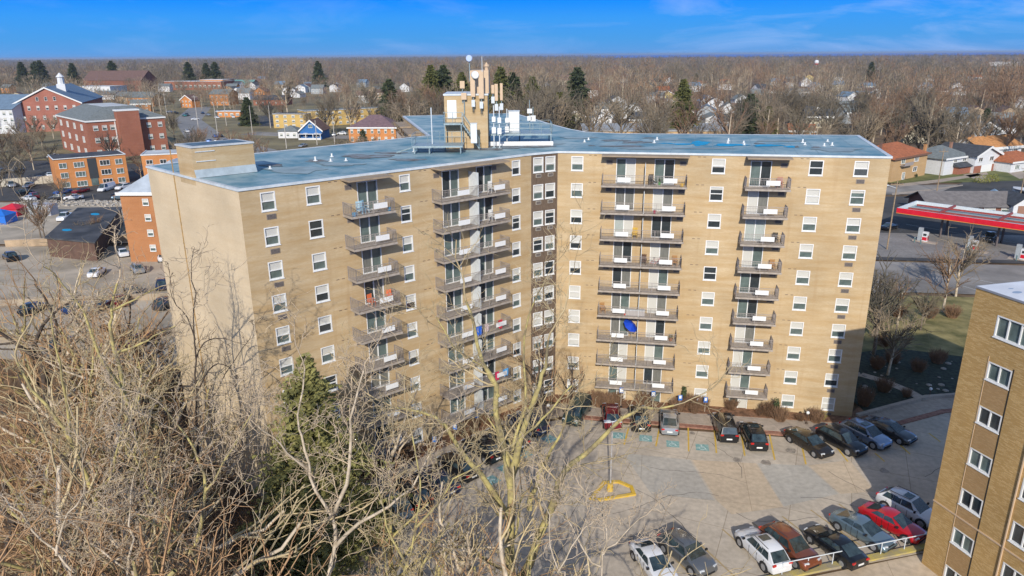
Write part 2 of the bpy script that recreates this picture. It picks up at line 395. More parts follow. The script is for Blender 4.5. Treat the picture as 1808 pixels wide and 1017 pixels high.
for a in ((1188, 784, -.19), (1240, 790, -.19), (1140, 774, -.19), (1093, 769, -.19), (970, 775, .7), (893, 827, .7), (925, 802, .7), (868, 848, .7)): bay_square(*a)
ck = MB(); cr_ = random.Random(12)
for (x, y, a, n) in ((8, 50, .3, 14), (12, 57, -.4, 12), (20, 55, 1.3, 10), (24, 52, .1, 12), (14, 47, 2.2, 9), (3, 45, .8, 12), (28, 56, -1.2, 9), (36, 55, .5, 14), (-2, 52, .5, 12), (18, 50, -.9, 8), (10, 61, .1, 12)):
    p = Vector((x, y, 0))
    for k in range(n):
        q = p + Vector((math.cos(a), math.sin(a), 0)) * cr_.uniform(.5, 1.1); strip(ck, p, q, cr_.uniform(.025, .06), .006); p = q; a += cr_.uniform(-.45, .45)
ck.build('sealed_cracks', mat('crack_sealant', (.10, .09, .085), .8), lot)
oil = MB()
for (x, y) in ((20.5, 58), (23, 57.5), (26, 59.5), (17.6, 63), (15, 63), (19, 46), (22, 46.5), (25, 47), (12, 63.5), (33, 56), (30, 50), (9, 47)):
    r_ = cr_.uniform(.25, .6); oil.face([(x + r_ * cr_.uniform(.7, 1.2) * math.cos(k * .628), y + r_ * cr_.uniform(.7, 1.3) * math.sin(k * .628), .007) for k in range(10)])
oil.build('oil_stains', mat('oil_stain', (.27, .235, .20), .7, .3, 3, col2=(.38, .33, .27)), lot)
# pavement, red brick curb band, kerb
wz = .13
def raised(name, pts, z0, z1, m): 
    b = MB(); b.prism([(p[0], p[1]) for p in pts], z0, z1); return tag(b.build(name, m), kind='structure')
Wn = Vector((.184, .983, 0)); Wd = Vector((.983, -.184, 0))
f0 = Vector((5.8, 66.3, 0)); f1 = Vector((31.6, 61.35, 0))
raised('pavement', [(5.8, 66.9), (31.7, 61.9), (44.4, 67.3), (75, 71.5), (75, 74), (44, 69.6), (32, 64.6), (13.5, 67.7), (6.8, 68.9)], -.05, wz, WALK)
REDC = mat('red_curb_paint', (.27, .11, .075), .8, .25, 3, col2=(.36, .19, .13))
raised('kerb', [(5.6, 66.3), (31.6, 61.3), (44.6, 66.7), (75, 70.9), (75, 71.5), (44.4, 67.3), (31.7, 61.9), (5.8, 66.9)], -.05, .10, REDC)
raised('pavement', [(.2, 64.9), (5.8, 66.9), (6.8, 68.9), (5, 69.3), (2.2, 68.4), (-17, 50.9), (-16.2, 49)], -.05, .115, WALK)
raised('planting_bed', [(6.8, 68.9), (13.5, 67.7), (32, 64.6), (36.2, 65.6), (36.2, 68), (34.2, 66), (4.9, 71.5), (3, 70.5)], -.05, .17, MULCH)
raised('planting_bed', [(-16.9, 50.9), (2.2, 68.4), (1.9, 69.9), (-19.5, 51.4)], -.05, .16, MULCH)
# garden on the east side
flat('lawn', [(36, 66), (48, 70.4), (110, 76), (115, 97), (62, 104), (44, 100), (39, 83)], -.01, GRASS)
flat('ground_cover_bed', [(36.5, 67), (44.2, 69.9), (75, 74.2), (76, 80), (60, 79), (48, 84), (40.5, 82), (36, 72)], .004, IVY)
raised('retaining_kerb', [(34.9, 66.0), (35.1, 65.6), (44.3, 69.6), (75, 74), (75, 74.3), (44.1, 70.0)], -.1, .42, WALK)
path = MB(); pth = [(38.2, 76.6), (40.2, 76.2), (42.0, 74.4), (43.3, 72.0), (43.9, 69.8)]
for i in range(len(pth) - 1):
    strip(path, pth[i], pth[i + 1], 1.25, .010 + .004 * i)
tag(path.build('footpath', WALK), kind='structure')
rk = MB(); rng = random.Random(4)
for k in range(46):
    x = rng.uniform(38, 58); y = rng.uniform(71, 80)
    rk.sphere((x, y, .03), rng.uniform(.10, .38), 6, 4, sz=.35)
tag(rk.build('garden_rocks', mat('rock', (.30, .27, .23), .9, .3, 3)), 'pale flat stones scattered in the dark ground cover', 'rocks', kind='stuff')
# streets to the east and north
flat('side_street', [(44, 104), (62, 106), (118, 98), (240, 92), (240, 112), (118, 116), (62, 124), (50, 128), (40, 124)], .004, ASPHG)
flat('forecourt', [(62, 125), (118, 117.5), (260, 110), (260, 184), (62, 184)], .003, ASPH)
flat('forecourt_slab', [(66, 126.5), (118, 120), (240, 116), (240, 136), (118, 140), (66, 146)], .010, concrete_mat('forecourt_concrete', (.26, .24, .22), .15, 6, rot=.1))
flat('verge', [(44, 99.5), (115, 94), (240, 88), (240, 91), (118, 97), (62, 104.5), (44, 103)], .002, GRASS)
flat('back_street', [(40, 128), (62, 125), (62, 186), (260, 190), (260, 203), (62, 200), (44, 260), (20, 420), (0, 420), (24, 260), (34, 180)], .004, ASPHG)
flat('front_lawns', [(76, 203.5), (300, 207), (320, 262), (76, 240)], .002, mat('lawn_green', (.10, .13, .03), .95, .3, .2, col2=(.19, .19, .06), detail=8))
LOTL = mat('pale_worn_asphalt', (.38, .32, .24), .9, .25, .12, col2=(.52, .44, .34), detail=9)
flat('parking_lot', [(-60, 82), (-42, 79), (-33, 82), (-36, 138), (-110, 139), (-190, 138), (-190, 94), (-92, 88)], .005, LOTL)
flat('yard', [(-210, 141), (-60, 141), (-60, 186), (-210, 184)], .002, LOTL)
flat('parking_lot', [(-260, 188), (-80, 187), (-80, 235), (-160, 265), (-280, 262)], .004, ASPH)
flat('dry_grass', [(-62, 236), (-30, 236), (20, 262), (40, 420), (60, 1000), (-800, 1000), (-330, 300), (-290, 264), (-160, 266)], .001, mat('dry_grass_mid', (.17, .135, .07), .95, .3, .05, col2=(.27, .225, .115), detail=9))
# main road running away to the north-west
road = [(-58, 262), (-84, 255), (-152, 330), (-215, 452), (-205, 460), (-120, 350)]
flat('road', [(-66, 225), (-50, 236), (-132, 340), (-184, 440), (-225, 560), (-240, 556), (-200, 440), (-150, 338)], .006, mat('pale_road_asphalt', (.24, .23, .22), .9, .15, .2))
flat('cross_street', [(-130, 352), (0, 300), (60, 285), (60, 295), (0, 312), (-126, 366)], .008, ASPHG)
flat('parking_lot', [(-160, 440), (-140, 395), (-84, 400), (-92, 470), (-160, 470)], .004, ASPH)
rb = MB(); rng = random.Random(2)
for k in range(700):
    t = rng.random(); x = -127 + 66 * t + rng.uniform(-1, 1); y = 187 - 3.5 * t - rng.random() ** 1.4 * 7
    s_ = rng.uniform(.2, .8)
    rb.box((x, y, s_ * .25), (s_, s_ * rng.uniform(.5, 1), s_ * .5), rng.uniform(0, 3))
tag(rb.build('rubble_bank', mat('broken_concrete', (.40, .37, .33), .9, .25, .5)), 'bank of broken pale concrete rubble below the black-roofed lot', 'rubble', kind='stuff')
# ================================================================== THE MAIN BUILDING
HB = 26.4; FL = 2.65
A_ = P(259.7, 293, HB); B_ = P(420.4, 334, HB); C1 = P(938, 271, HB); C2 = P(985, 267, HB); D_ = P(1574, 276.5, HB)
E_ = P(1516, 239, HB); M_ = Vector((13.07, 87.31, HB)); K_ = Vector((-16.84, 116, HB)); KR = Vector((.6, 120.2, HB)); R1 = Vector((5.42, 100.5, HB)); R2 = Vector((7.47, 93.25, HB)); R3 = Vector((9.05, 89.6, HB))
G1 = P(446, 271.5, HB); J_ = P(757, 239.5, HB)
class Wall:
    "local frame: x along the wall, -y outward, z up"
    def __init__(s, a, b):
        s.a = Vector((a.x, a.y, 0)); d = Vector((b.x - a.x, b.y - a.y, 0)); s.L = d.length; s.d = d.normalized(); s.n = Vector((s.d.y, -s.d.x, 0)); s.rz = math.atan2(s.d.y, s.d.x)
    def p(s, u, z, out=0.): return s.a + s.d * u + s.n * out + Vector((0, 0, z))
def facade(w, name, z0, z1, ops, m, parent, depth=.14, revm=None):
    "wall face with real openings and reveals"
    us = sorted({0, w.L, *[o[0] for o in ops], *[o[1] for o in ops]}); zs = sorted({z0, z1, *[o[2] for o in ops], *[o[3] for o in ops]})
    us = [u for u in us if -1e-6 <= u <= w.L + 1e-6]; b = MB()
    for j in range(len(zs) - 1):
        run = None
        for i in range(len(us) - 1):
            um, zm = (us[i] + us[i + 1]) / 2, (zs[j] + zs[j + 1]) / 2
            solid = not any(o[0] < um < o[1] and o[2] < zm < o[3] for o in ops)
            if solid:
                if run is None: run = us[i]
            if run is not None and (not solid or i == len(us) - 2):
                e = us[i + 1] if solid else us[i]
                b.face([w.p(run, zs[j]), w.p(e, zs[j]), w.p(e, zs[j + 1]), w.p(run, zs[j + 1])], [(run, zs[j]), (e, zs[j]), (e, zs[j + 1]), (run, zs[j + 1])]); run = None
    for o in ops:
        u0, u1, a, c = o[:4]; dp = -(o[4] if len(o) > 4 else depth)
        for q in (((u0, a), (u0, c)), ((u0, c), (u1, c)), ((u1, c), (u1, a)), ((u1, a), (u0, a))):
            (ua, za), (ub, zb) = q
            b.face([w.p(ua, za), w.p(ub, zb), w.p(ub, zb, dp), w.p(ua, za, dp)], [(ua, za), (ub, zb), (ub + .14, zb), (ua + .14, za)])
        b.face([w.p(u0, a, dp), w.p(u1, a, dp), w.p(u1, c, dp), w.p(u0, c, dp)], [(0, 0)] * 4)
    return b.build(name, m, parent)
_wm = {}
def window_meshes(w, h, style):
    k = (round(w, 2), round(h, 2), style)
    if k in _wm: return _wm[k]
    fw = .085; f = MB()
    f.bx(0, fw, -.035, .12, 0, h); f.bx(w - fw, w, -.035, .12, 0, h)
    f.bx(fw, w - fw, -.035, .12, h - fw, h); f.bx(fw, w - fw, -.035, .12, 0, fw)
    if style[0] == 'H': f.bx(fw, w - fw, -.01, .12, h * .5 - .035, h * .5 + .035)
    if style[0] == 'S':
        n = int(style[1]); 
        for i in range(1, n): f.bx(w * i / n - .04, w * i / n + .04, -.01, .12, fw, h - fw)
    f.bx(-.04, w + .04, -.09, -.0355, -.06, -.002)
    fm = f.mesh('window_frame', WHITE)
    g = MB(); g.face([(fw, .085, fw), (w - fw, .085, fw), (w - fw, .085, h - fw), (fw, .085, h - fw)])
    gl = GGLASS if style[-1] == 'g' else DGLASS
    gm = g.mesh('pane', gl)
    bm = None; fr = int(style[2:-1]) / 100.
    if fr > 0:
        b = MB(); z0 = fw + (h - 2 * fw) * (1 - fr)
        b.face([(fw, .075, z0), (w - fw, .075, z0), (w - fw, .075, h - fw), (fw, .075, h - fw)]); bm = b.mesh('blind', BLIND)
    _wm[k] = (fm, gm, bm); return _wm[k]
def add_window(w, u, z, ww, hh, style, parent, ploc):
    fm, gm, bm = window_meshes(ww, hh, style)
    o = place('window', fm, parent, w.p(u, z, -.02) - ploc, w.rz)
    place('pane', gm, o)
    if bm: place('blind', bm, o)
    return o
_dm = {}
def add_door(w, u, z, ww, hh, style, parent, ploc):
    k = (round(ww, 1), round(hh, 1), style)
    if k not in _dm:
        f = MB(); fw = .07
        f.bx(0, fw, -.03, .14, 0, hh); f.bx(ww - fw, ww, -.03, .14, 0, hh); f.bx(fw, ww - fw, -.03, .14, hh - fw, hh); f.bx(fw, ww - fw, -.03, .14, 0, fw)
        f.bx(ww / 2 - .045, ww / 2 + .045, 0, .14, fw, hh - fw)
        l, r = style; out = [f.mesh('balcony_door', WHITE)]
        for side, (x0, x1) in ((l, (fw, ww / 2 - .045)), (r, (ww / 2 + .045, ww - fw))):
            g = MB(); g.face([(x0, .09, fw), (x1, .09, fw), (x1, .09, hh - fw), (x0, .09, hh - fw)])
            out.append((('pane', g.mesh('pane', DGLASS)) if side == 'd' else ('pane', g.mesh('pane', GGLASS)) if side == 'g' else ('curtain', g.mesh('curtain', {'w': BLIND, 'c': CURT, 'k': CURTD}[side]))))
        _dm[k] = out
    out = _dm[k]; o = place('balcony_door', out[0], parent, w.p(u, z, -.02) - ploc, w.rz)
    for nm, me in out[1:]: place(nm, me, o)
    return o
_bm = {}
def add_balcony(w, u0, u1, z, panels, parent, ploc, div=None, dep=1.5, rail=True):
    Lb = u1 - u0; k = (round(Lb, 2), tuple(round(p, 2) for p in panels), div)
    if k not in _bm:
        s = MB(); s.bx(0, Lb, -dep, -.002, -.17, 0); s.bx(-.03, Lb + .03, -dep - .03, -dep - .002, -.15, .03)
        rl = MB(); t = .016
        y = -dep + .05
        for a, b_ in (((0.05, y), (Lb - .05, y)), ((.05, -.05), (.05, y)), ((Lb - .05, -.05), (Lb - .05, y))):
            a = Vector((*a, 0)); b_ = Vector((*b_, 0)); d = b_ - a; n = max(2, round(d.length / .145))
            for zz, r_ in ((1.02, .028), (.14, .02), (.84, .014)):
                rl.tube((a.x, a.y, zz), (b_.x, b_.y, zz), r_, n=4)
            for i in range(n + 1):
                q = a + d * (i / n); r_ = .028 if i in (0, n) else .014
                rl.tube((q.x, q.y, 0 if r_ > .02 else .14), (q.x, q.y, 1.02), r_, n=4, cap=False)
        for xx in ([Lb * .33, Lb * .66] if Lb > 5 else [Lb * .5]): rl.tube((xx, y, 0), (xx, y, 1.02), .026, n=4)
        pm = MB(); pm.bx(-.62, .62, -.03, .03, 0, .44)
        dm = None
        if div: dm = MB(); dm.bx(div - .03, div + .03, -dep + .1, -.02, .02, 2.15)
        _bm[k] = (s.mesh('balcony', SLABC), rl.mesh('railing', METALG), pm.mesh('balcony_panel', WHITE), dm.mesh('privacy_screen', STEELW) if dm else None)
    s, rl, pm, dm = _bm[k]
    o = place('balcony', s, parent, w.p(u0, z) - ploc, w.rz)
    place('railing', rl, o)
    for p_ in panels: place('balcony_panel', pm, o, (p_ - u0, -dep - .075, .40))
    if dm: place('privacy_screen', dm, o)
    return o

bl = P(985, 267, 0); BLOC = Vector((4.6, 71.4, 0))
main = empty('apartment_building', BLOC, 'ten-storey yellow brick apartment block with angled wings, pale blue roof and stacked balconies', 'apartment block')
wL = Wall(B_, C1); wE = Wall(A_, B_); wC = Wall(C1, C2); wR = Wall(C2, D_); wD = Wall(D_, E_)
rng = random.Random(11)
def zf(i): return 24.55 - i * FL      # window sill of storey i from the top
floors = range(10)
HSTY = ['H 50 g', 'H 45 d', 'H 70 g', 'H 100g', 'H 0 d', 'H 50 g', 'H 60 g', 'H 88 d', 'H 50 d', 'H 0 d']
HSTY = [s[0] + ' ' + s[2:].replace(' ', '') for s in HSTY]
def hs(i): return i[0] + 'x' + ''.join(c for c in i[2:-1]) + i[-1]
STY = ['Hx50g', 'Hx45d', 'Hx70g', 'Hx97g', 'Hx0d', 'Hx50g', 'Hx60g', 'Hx85d', 'Hx50d', 'Hx0d']
def win_col(w, u, ww, st, ops, grille=None, n=10, hh=1.40, gr=None):
    for i in range(n):
        z = zf(i); ops.append((u, u + ww, z, z + hh)); add_window(w, u, z, ww, hh, st[i], main, BLOC)
        if grille:
            if 'ac' not in _dm:
                g = MB(); g.bx(0, .74, -.05, .04, 0, .40); g.bx(.04, .70, -.07, -.0505, .04, .36, 1); _dm['ac'] = g.mesh('air_vent_grille', [GRILLE, GRILLED])
                g = MB(); g.bx(0, .60, -.05, .04, 0, .34); g.bx(.04, .56, -.07, -.0505, .04, .30, 1); _dm['ac2'] = g.mesh('air_conditioner', [mat('ac_casing', (.5, .47, .4), .6, .1, 4), GRILLED])
            place('air_vent_grille', _dm['ac'], main, w.p(u + grille, z - .66) - BLOC, w.rz)
def rsty(s, whitey=0):
    r = random.Random(s); return [r.choice(STY if not whitey else ['Hx97g', 'Hx60g', 'Hx50g', 'Hx60g', 'Hx70g', 'Hx50d']) for _ in floors]
DS = ['gw', 'kk', 'kg', 'cw', 'wd', 'dd', 'gg', 'wg', 'kd', 'cc']
# --- right wing
opR = []
win_col(wR, 1.34, 1.18, ['Hx60g', 'Hx50g', 'Hx60d', 'Hx60d', 'Hx60d', 'Hx97g', 'Hx97g', 'Hx97g', 'Hx50g', 'Hx50g'], opR)
win_col(wR, 14.68, 1.25, ['Hx60d', 'Hx20d', 'Hx50d', 'Hx60g', 'Hx0d', 'Hx50g', 'Hx50g', 'Hx60g', 'Hx50g', 'Hx97g'], opR)
win_col(wR, 23.42, 1.25, ['Hx0d', 'Hx97g', 'Hx50g', 'Hx60g', 'Hx50g', 'Hx50g', 'Hx50g', 'Hx60g', 'Hx60g', 'Hx60g'], opR)
win_col(wR, 27.32, 1.26, ['Hx50d', 'Hx20g', 'Hx50g', 'Hx60g', 'Hx50g', 'Hx50g', 'Hx60g', 'Hx50g', 'Hx50d', 'Hx97g'], opR, grille=.33)
CANZ = 26.12
def deck(i): return 23.28 - (i) * FL + .10    # top of the balcony slab of storey i
def doors(w, ops, u, ww, st, lastz=None):
    for i in floors:
        z = 23.40 - i * FL + (0 if i < 9 else .45); h_ = 2.42 - (0 if i < 9 else .45)
        ops.append((u, u + ww, z, z + h_)); add_door(w, u, z, ww, h_, st[i], main, BLOC)
doors(wR, opR, 5.72, 1.86, ['gw', 'kk', 'cw', 'kd', 'dk', 'kg', 'kg', 'kw', 'gw', 'gw'])
doors(wR, opR, 9.36, 1.90, ['gd', 'wk', 'dd', 'wk', 'wg', 'wk', 'wd', 'wg', 'dk', 'wg'])
doors(wR, opR, 18.22, 1.88, ['gd', 'wk', 'cc', 'wg', 'gd', 'gd', 'wk', 'wg', 'wg', 'gw'])
for i in range(9):
    add_balcony(wR, 4.42, 12.45, deck(i), (6.55, 10.9), main, BLOC, div=4.1)
    add_balcony(wR, 17.75, 21.75, deck(i), (20.15,), main, BLOC)
def canopy(w, u0, u1, dep=1.5):
    b = MB()
    pr = []
    p0 = [w.p(u0, CANZ + .02, .003), w.p(u1, CANZ + .02, .003), w.p(u1, CANZ + .02, dep), w.p(u0, CANZ + .02, dep)]
    b.prism([(q.x, q.y) for q in p0], CANZ, CANZ + .14); b.build('canopy', SOFFIT, main)
canopy(wR, 4.36, 12.55); canopy(wR, 17.72, 21.7)
gv = MB(); gv.bx(0, .62, -.04, .03, 0, .42); gv.bx(.05, .57, -.055, -.0405, .05, .37, 1); gvm = gv.mesh('air_vent_grille', [GRILLE, GRILLED])
for i in floors:
    for w, u in ((wR, 4.75), (wR, 11.72), (wR, 20.9)):
        place('air_vent_grille', gvm, main, w.p(u, 25.22 - i * FL) - BLOC, w.rz)
    for w, u in ((wL, 8.35), (wL, 16.85), (wL, 23.3)):
        place('air_vent_grille', gvm, main, w.p(u, 25.30 - i * FL) - BLOC, w.rz)
facade(wR, 'wall', -.3, HB - .1, opR, BRICK, main)
# --- left wing
opL = []
win_col(wL, 1.52, 1.14, ['Hx50g', 'Hx50g', 'Hx50g', 'Hx50g', 'Hx50g', 'Hx50g', 'Hx0d', 'Hx0d', 'Hx50g', 'Hx50d'], opL, grille=.30)
win_col(wL, 5.08, 1.20, ['Hx50g', 'Hx0d', 'Hx50g', 'Hx50d', 'Hx50d', 'Hx50g', 'Hx0d', 'Hx50g', 'Hx50d', 'Hx50g'], opL)
win_col(wL, 13.42, 1.06, ['Hx50g', 'Hx20d', 'Hx50g', 'Hx50g', 'Hx45d', 'Hx50g', 'Hx50d', 'Hx50g', 'Hx50d', 'Hx50g'], opL)
win_col(wL, 25.82, 1.06, ['Hx50d', 'Hx50d', 'Hx20d', 'Hx50d', 'Hx50g', 'Hx60g', 'Hx50g', 'Hx50d', 'Hx50g', 'Hx50g'], opL)
doors(wL, opL, 9.45, 1.86, ['gg', 'gg', 'kg', 'dk', 'gg', 'kg', 'kk', 'gg', 'dg', 'gg'])
doors(wL, opL, 17.75, 1.86, ['dg', 'kg', 'gg', 'gg', 'dg', 'gg', 'gg', 'kg', 'gg', 'gg'])
doors(wL, opL, 21.55, 1.86, ['dg', 'gd', 'gg', 'gk', 'dg', 'kg', 'gg', 'gd', 'gg', 'gg'])
for i in range(9):
    add_balcony(wL, 8.02, 12.0, deck(i), (10.6,), main, BLOC)
    add_balcony(wL, 16.6, 24.3, deck(i), (18.9, 23.0), main, BLOC, div=4.1)
canopy(wL, 8.02, 12.0); canopy(wL, 16.6, 24.3)
facade(wL, 'wall', -1.2, HB - .1, opL, BRICK, main)
facade(wE, 'wall', -8.5, HB - .1, [], BRICKE, main)
fo = MB(); # exposed concrete footing and joint strip on the west end wall
q = [wE.p(0.0, 0, .06), wE.p(3.4, 0, .06), wE.p(3.4, 0, .003), wE.p(0.0, 0, .003)]
fo.prism([(a.x, a.y) for a in q], -8.4, -1.7); fo.build('footing', mat('stained_concrete', (.50, .50, .48), .9, .25, .5), main)
js = MB(); q = [wE.p(5.62, 0, .02), wE.p(5.80, 0, .02), wE.p(5.80, 0, .003), wE.p(5.62, 0, .003)]
js.prism([(a.x, a.y) for a in q], -6, 28.3); js.build('joint_or_shade_strip', mat('rusty_joint', (.42, .25, .08), .8, .3, 3), main)
# --- recessed corner bay: two window columns over brown boarded panels
opC = []
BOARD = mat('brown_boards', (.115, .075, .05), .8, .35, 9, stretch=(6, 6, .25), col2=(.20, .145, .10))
boards = MB()
for i in floors:
    z = zf(i)
    for u in (.22, 1.62):
        opC.append((u, u + 1.16, z - .02, z + 1.44)); add_window(wC, u, z - .02, 1.16, 1.46, ['Hx60g', 'Hx60g', 'Hx60g', 'Hx20d', 'Hx50g', 'Hx60g', 'Hx97g', 'Hx50g', 'Hx50g', 'Hx60g'][i] if u < 1 else ['Hx60g', 'Hx50d', 'Hx20d', 'Hx60g', 'Hx0d', 'Hx50d', 'Hx50g', 'Hx60g', 'Hx60g', 'Hx0d'][i], main, BLOC)
        place('air_conditioner', _dm['ac2'], main, wC.p(u + .30, z - .52) - BLOC, wC.rz)
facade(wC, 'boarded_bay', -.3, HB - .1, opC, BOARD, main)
# --- remaining walls
bk = [E_, M_, R3, R2, R1, KR, K_, J_, G1, A_]
ww = Wall(D_, E_); facade(ww, 'wall', -.5, HB - .1, [], BRICK, main)
b = MB()
for p0, p1 in zip(bk[:-1], bk[1:]):
    L_ = (p1 - p0).length; b.face([(p0.x, p0.y, -6), (p1.x, p1.y, -6), (p1.x, p1.y, HB - .1), (p0.x, p0.y, HB - .1)], [(0, -6), (L_, -6), (L_, HB), (0, HB)])
b.build('wall', BRICK, main)
wK = Wall(K_, J_)
for u in (3.0, 14.0):
    b = MB(); q = [wK.p(u, 0, .003), wK.p(u + 8.2, 0, .003), wK.p(u + 8.2, 0, 1.6), wK.p(u, 0, 1.6)]; b.prism([(a.x, a.y) for a in q], 25.6, 25.8); b.build('canopy', SOFFIT, main)
    for i in range(1, 4): add_balcony(wK, u, u + 8.03, deck(i) + FL, (), main, BLOC)
# --- small brown weep vents in pairs between storeys
vv = MB()
for w, us in ((wL, (3.7, 7.1, 12.6, 15.2)), (wR, (3.0, 13.4, 22.6, 26.2))):
    pass
vm = MB(); vm.bx(0, .26, -.012, .0, 0, .05); vm.bx(.5, .76, -.012, .0, 0, .05); vmm = vm.mesh('weep_vent', mat('vent_dark', (.12, .08, .06)))
for w, us in ((wL, (7.0, 15.4)), (wR, (3.05, 13.35, 22.6))):
    for u in us:
        for i in range(10): place('weep_vent', vmm, main, w.p(u, 26.05 - i * FL) - BLOC, w.rz)
# --- roof: membrane, white gravel-stop edge, puddles and worn patches
ROOF = mat('blue_roof_membrane', (.13, .31, .40), .6, .25, .35, col2=(.36, .46, .48), detail=10, spec=.35)
outline = [A_, B_, C1, C2, D_, E_, M_, R3, R2, R1, KR, K_, J_, G1]
cen = Vector((0, 80, 0))
def off(pts, d):
    out = []; n = len(pts)
    for i in range(n):
        p, a, c = pts[i], pts[i - 1], pts[(i + 1) % n]
        e1 = (p - a).normalized(); e2 = (c - p).normalized(); n1 = Vector((e1.y, -e1.x, 0)); n2 = Vector((e2.y, -e2.x, 0)); bis = (n1 + n2)
        bis = bis / max(.35, bis.length); out.append(p + bis.normalized() * d / max(.5, bis.normalized().dot(n1)))
    return out
o1 = off(outline, .10); o0 = off(outline, -.28)
b = MB(); b.face([(q.x, q.y, HB - .02) for q in outline]); b.build('roof', ROOF, main)
ed = MB(); n = len(outline)
for i in range(n):
    a, c, a0, c0 = o1[i], o1[(i + 1) % n], o0[i], o0[(i + 1) % n]
    ed.face([(a.x, a.y, HB - .16), (c.x, c.y, HB - .16), (c.x, c.y, HB + .03), (a.x, a.y, HB + .03)])
    ed.face([(a.x, a.y, HB + .03), (c.x, c.y, HB + .03), (c0.x, c0.y, HB - .0), (a0.x, a0.y, HB - .0)])
    ed.face([(a.x, a.y, HB - .16), (a0.x, a0.y, HB - .16), (c0.x, c0.y, HB - .16), (c.x, c.y, HB - .16)])
ed.build('roof_edge', mat('white_roof_edge', (.58, .63, .66), .5, .12, 1.2), main)
seam = MB(); rng = random.Random(5)
for k in range(15):
    u = 1 + k * 1.95
    a, c = wR.p(u, 0, -.5), wR.p(u + 1.4, 0, -17.3); strip(seam, a, c, .05, HB - .012)
for k in range(14):
    u = 1.4 + k * 1.95
    if 0 < u < 3: continue
    a, c = wL.p(u, 0, -.5), wL.p(u, 0, -15.2); strip(seam, a, c, .05, HB - .012)
seam.build('roof_seams', mat('seam_grey', (.20, .30, .36), .7, .2, 2), main)
def blob(cx, cy, z, pts_px, name, m):
    b = MB(); b.face([(q.x, q.y, z) for q in pts_px]); b.build(name, m, main)
def rag(px, py, rx, ry, n=22, seed=1, amp=.28):
    r_ = random.Random(seed); ph = [r_.uniform(0, 6.28) for _ in range(4)]; out = []
    for k in range(n):
        t = 2 * math.pi * k / n; a = 1 + amp * (math.sin(3 * t + ph[0]) * .6 + math.sin(5 * t + ph[1]) * .4 + math.sin(9 * t + ph[2]) * .3)
        out.append(P(px + rx * a * math.cos(t), py - ry * a * math.sin(t), HB))
    return out
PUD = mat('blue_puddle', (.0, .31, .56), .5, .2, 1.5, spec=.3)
WORN = mat('worn_brown_membrane', (.20, .155, .13), .85, .35, .8, col2=(.24, .30, .34), detail=9)
WORN2 = mat('faded_membrane', (.26, .34, .37), .7, .2, .6, detail=9)
k = 0
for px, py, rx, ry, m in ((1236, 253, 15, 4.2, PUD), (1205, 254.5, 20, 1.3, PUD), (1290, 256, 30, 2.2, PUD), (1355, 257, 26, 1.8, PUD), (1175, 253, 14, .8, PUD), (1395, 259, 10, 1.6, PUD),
                          (1123, 251, 26, 2.0, WORN), (1085, 248, 24, 1.4, WORN), (1145, 243.5, 10, .8, WORN), (1405, 259, 7, 1.6, WORN), (1441, 260, 8, 1.7, WORN), (1045, 257, 6, .9, WORN), (1340, 253, 10, 1, WORN),
                          (648, 276, 44, 3.6, WORN), (690, 270, 26, 1.8, WORN), (560, 284, 20, 2.3, WORN), (646, 277.5, 10, 1.7, PUD), (905, 258, 70, 4, WORN), (850, 262, 40, 3.5, WORN), (968, 254, 30, 2, WORN2), (1150, 262, 60, 2, WORN2), (520, 300, 50, 6, WORN2), (1480, 264, 40, 4, WORN2), (480, 292, 20, 2.2, WORN), (760, 262, 30, 2, WORN2), (1100, 258, 40, 1.6, WORN), (1250, 262, 50, 1.2, WORN2), (600, 290, 40, 3, WORN2), (1380, 248, 40, 2, WORN2), (1180, 246, 30, 1.5, WORN2), (720, 282, 30, 2, WORN), (1020, 243, 30, 2, WORN2)):
    k += 1; blob(0, 0, HB + .004 * (k % 5) + .001 * (k // 5), rag(px, py, rx, ry, 26, k), 'roof_patch', m)
# --- stair tower on the west end
tl = wE.p(5.2, 0); tn = Wall(A_, B_)
u0_, u1_ = 5.05, 8.75
TZ = 29.0
def wp(u, v, z=0): q = wE.p(u, z) - wE.n * v; return q
ua = 5.0
# find u where the tower meets the wall (pixels 318 and 344 on the roof line)
def u_at(w, px, z):
    best = min((abs(proj(w.p(k * .02, z))[0] - px), k * .02) for k in range(int(w.L / .02))); return best[1]
u0_, u1_ = u_at(wE, 318, HB), u_at(wE, 344.5, HB)
TL = 4.9
c_ = [wE.p(u0_, 0, .004), wE.p(u1_, 0, .004)]; dirL = wL.d
c_ = [c_[0], c_[1], c_[1] + dirL * TL, c_[0] + dirL * TL]
TZ = hz(c_[1], 262)
b = MB(); b.prism([(q.x, q.y) for q in c_], HB - .6, TZ, bottom=False); b.build('stair_tower', BRICK, main)
b = MB(); cc = off([Vector((q.x, q.y, 0)) for q in c_], .07); b.prism([(q.x, q.y) for q in cc], TZ + .003, TZ + .13); b.build('tower_coping', mat('tower_coping', (.52, .54, .55), .6, .1, 2), main)
b = MB(); cc = off([Vector((q.x, q.y, 0)) for q in c_], -.3); b.face([(q.x, q.y, TZ + .135) for q in cc]); b.build('tower_roof', mat('dark_blue_membrane', (.08, .13, .17), .6, .3, 1), main)
b = MB(); n_ = (c_[1] - c_[0]).normalized()
q = [c_[1] + dirL * .02, c_[2], c_[2] + n_ * .22, c_[1] + dirL * .02 + n_ * .22]; FLASH = mat('flashing_grey', (.36, .42, .45), .6, .15, 1)
b.face([(q[0].x, q[0].y, HB + .62), (q[3].x, q[3].y, HB + .01), (q[2].x, q[2].y, HB + .01), (q[1].x, q[1].y, HB + .62)]); b.build('flashing', FLASH, main)
b = MB()
for zz in (1.25, 2.0):
    for (uu) in (.35,): b.box(tuple(c_[1] + dirL * 1.0 + n_ * .03 + Vector((0, 0, HB + zz))), (1.5, .06, .06), wL.rz)
b.build('anchor_bar', STEELW, main)
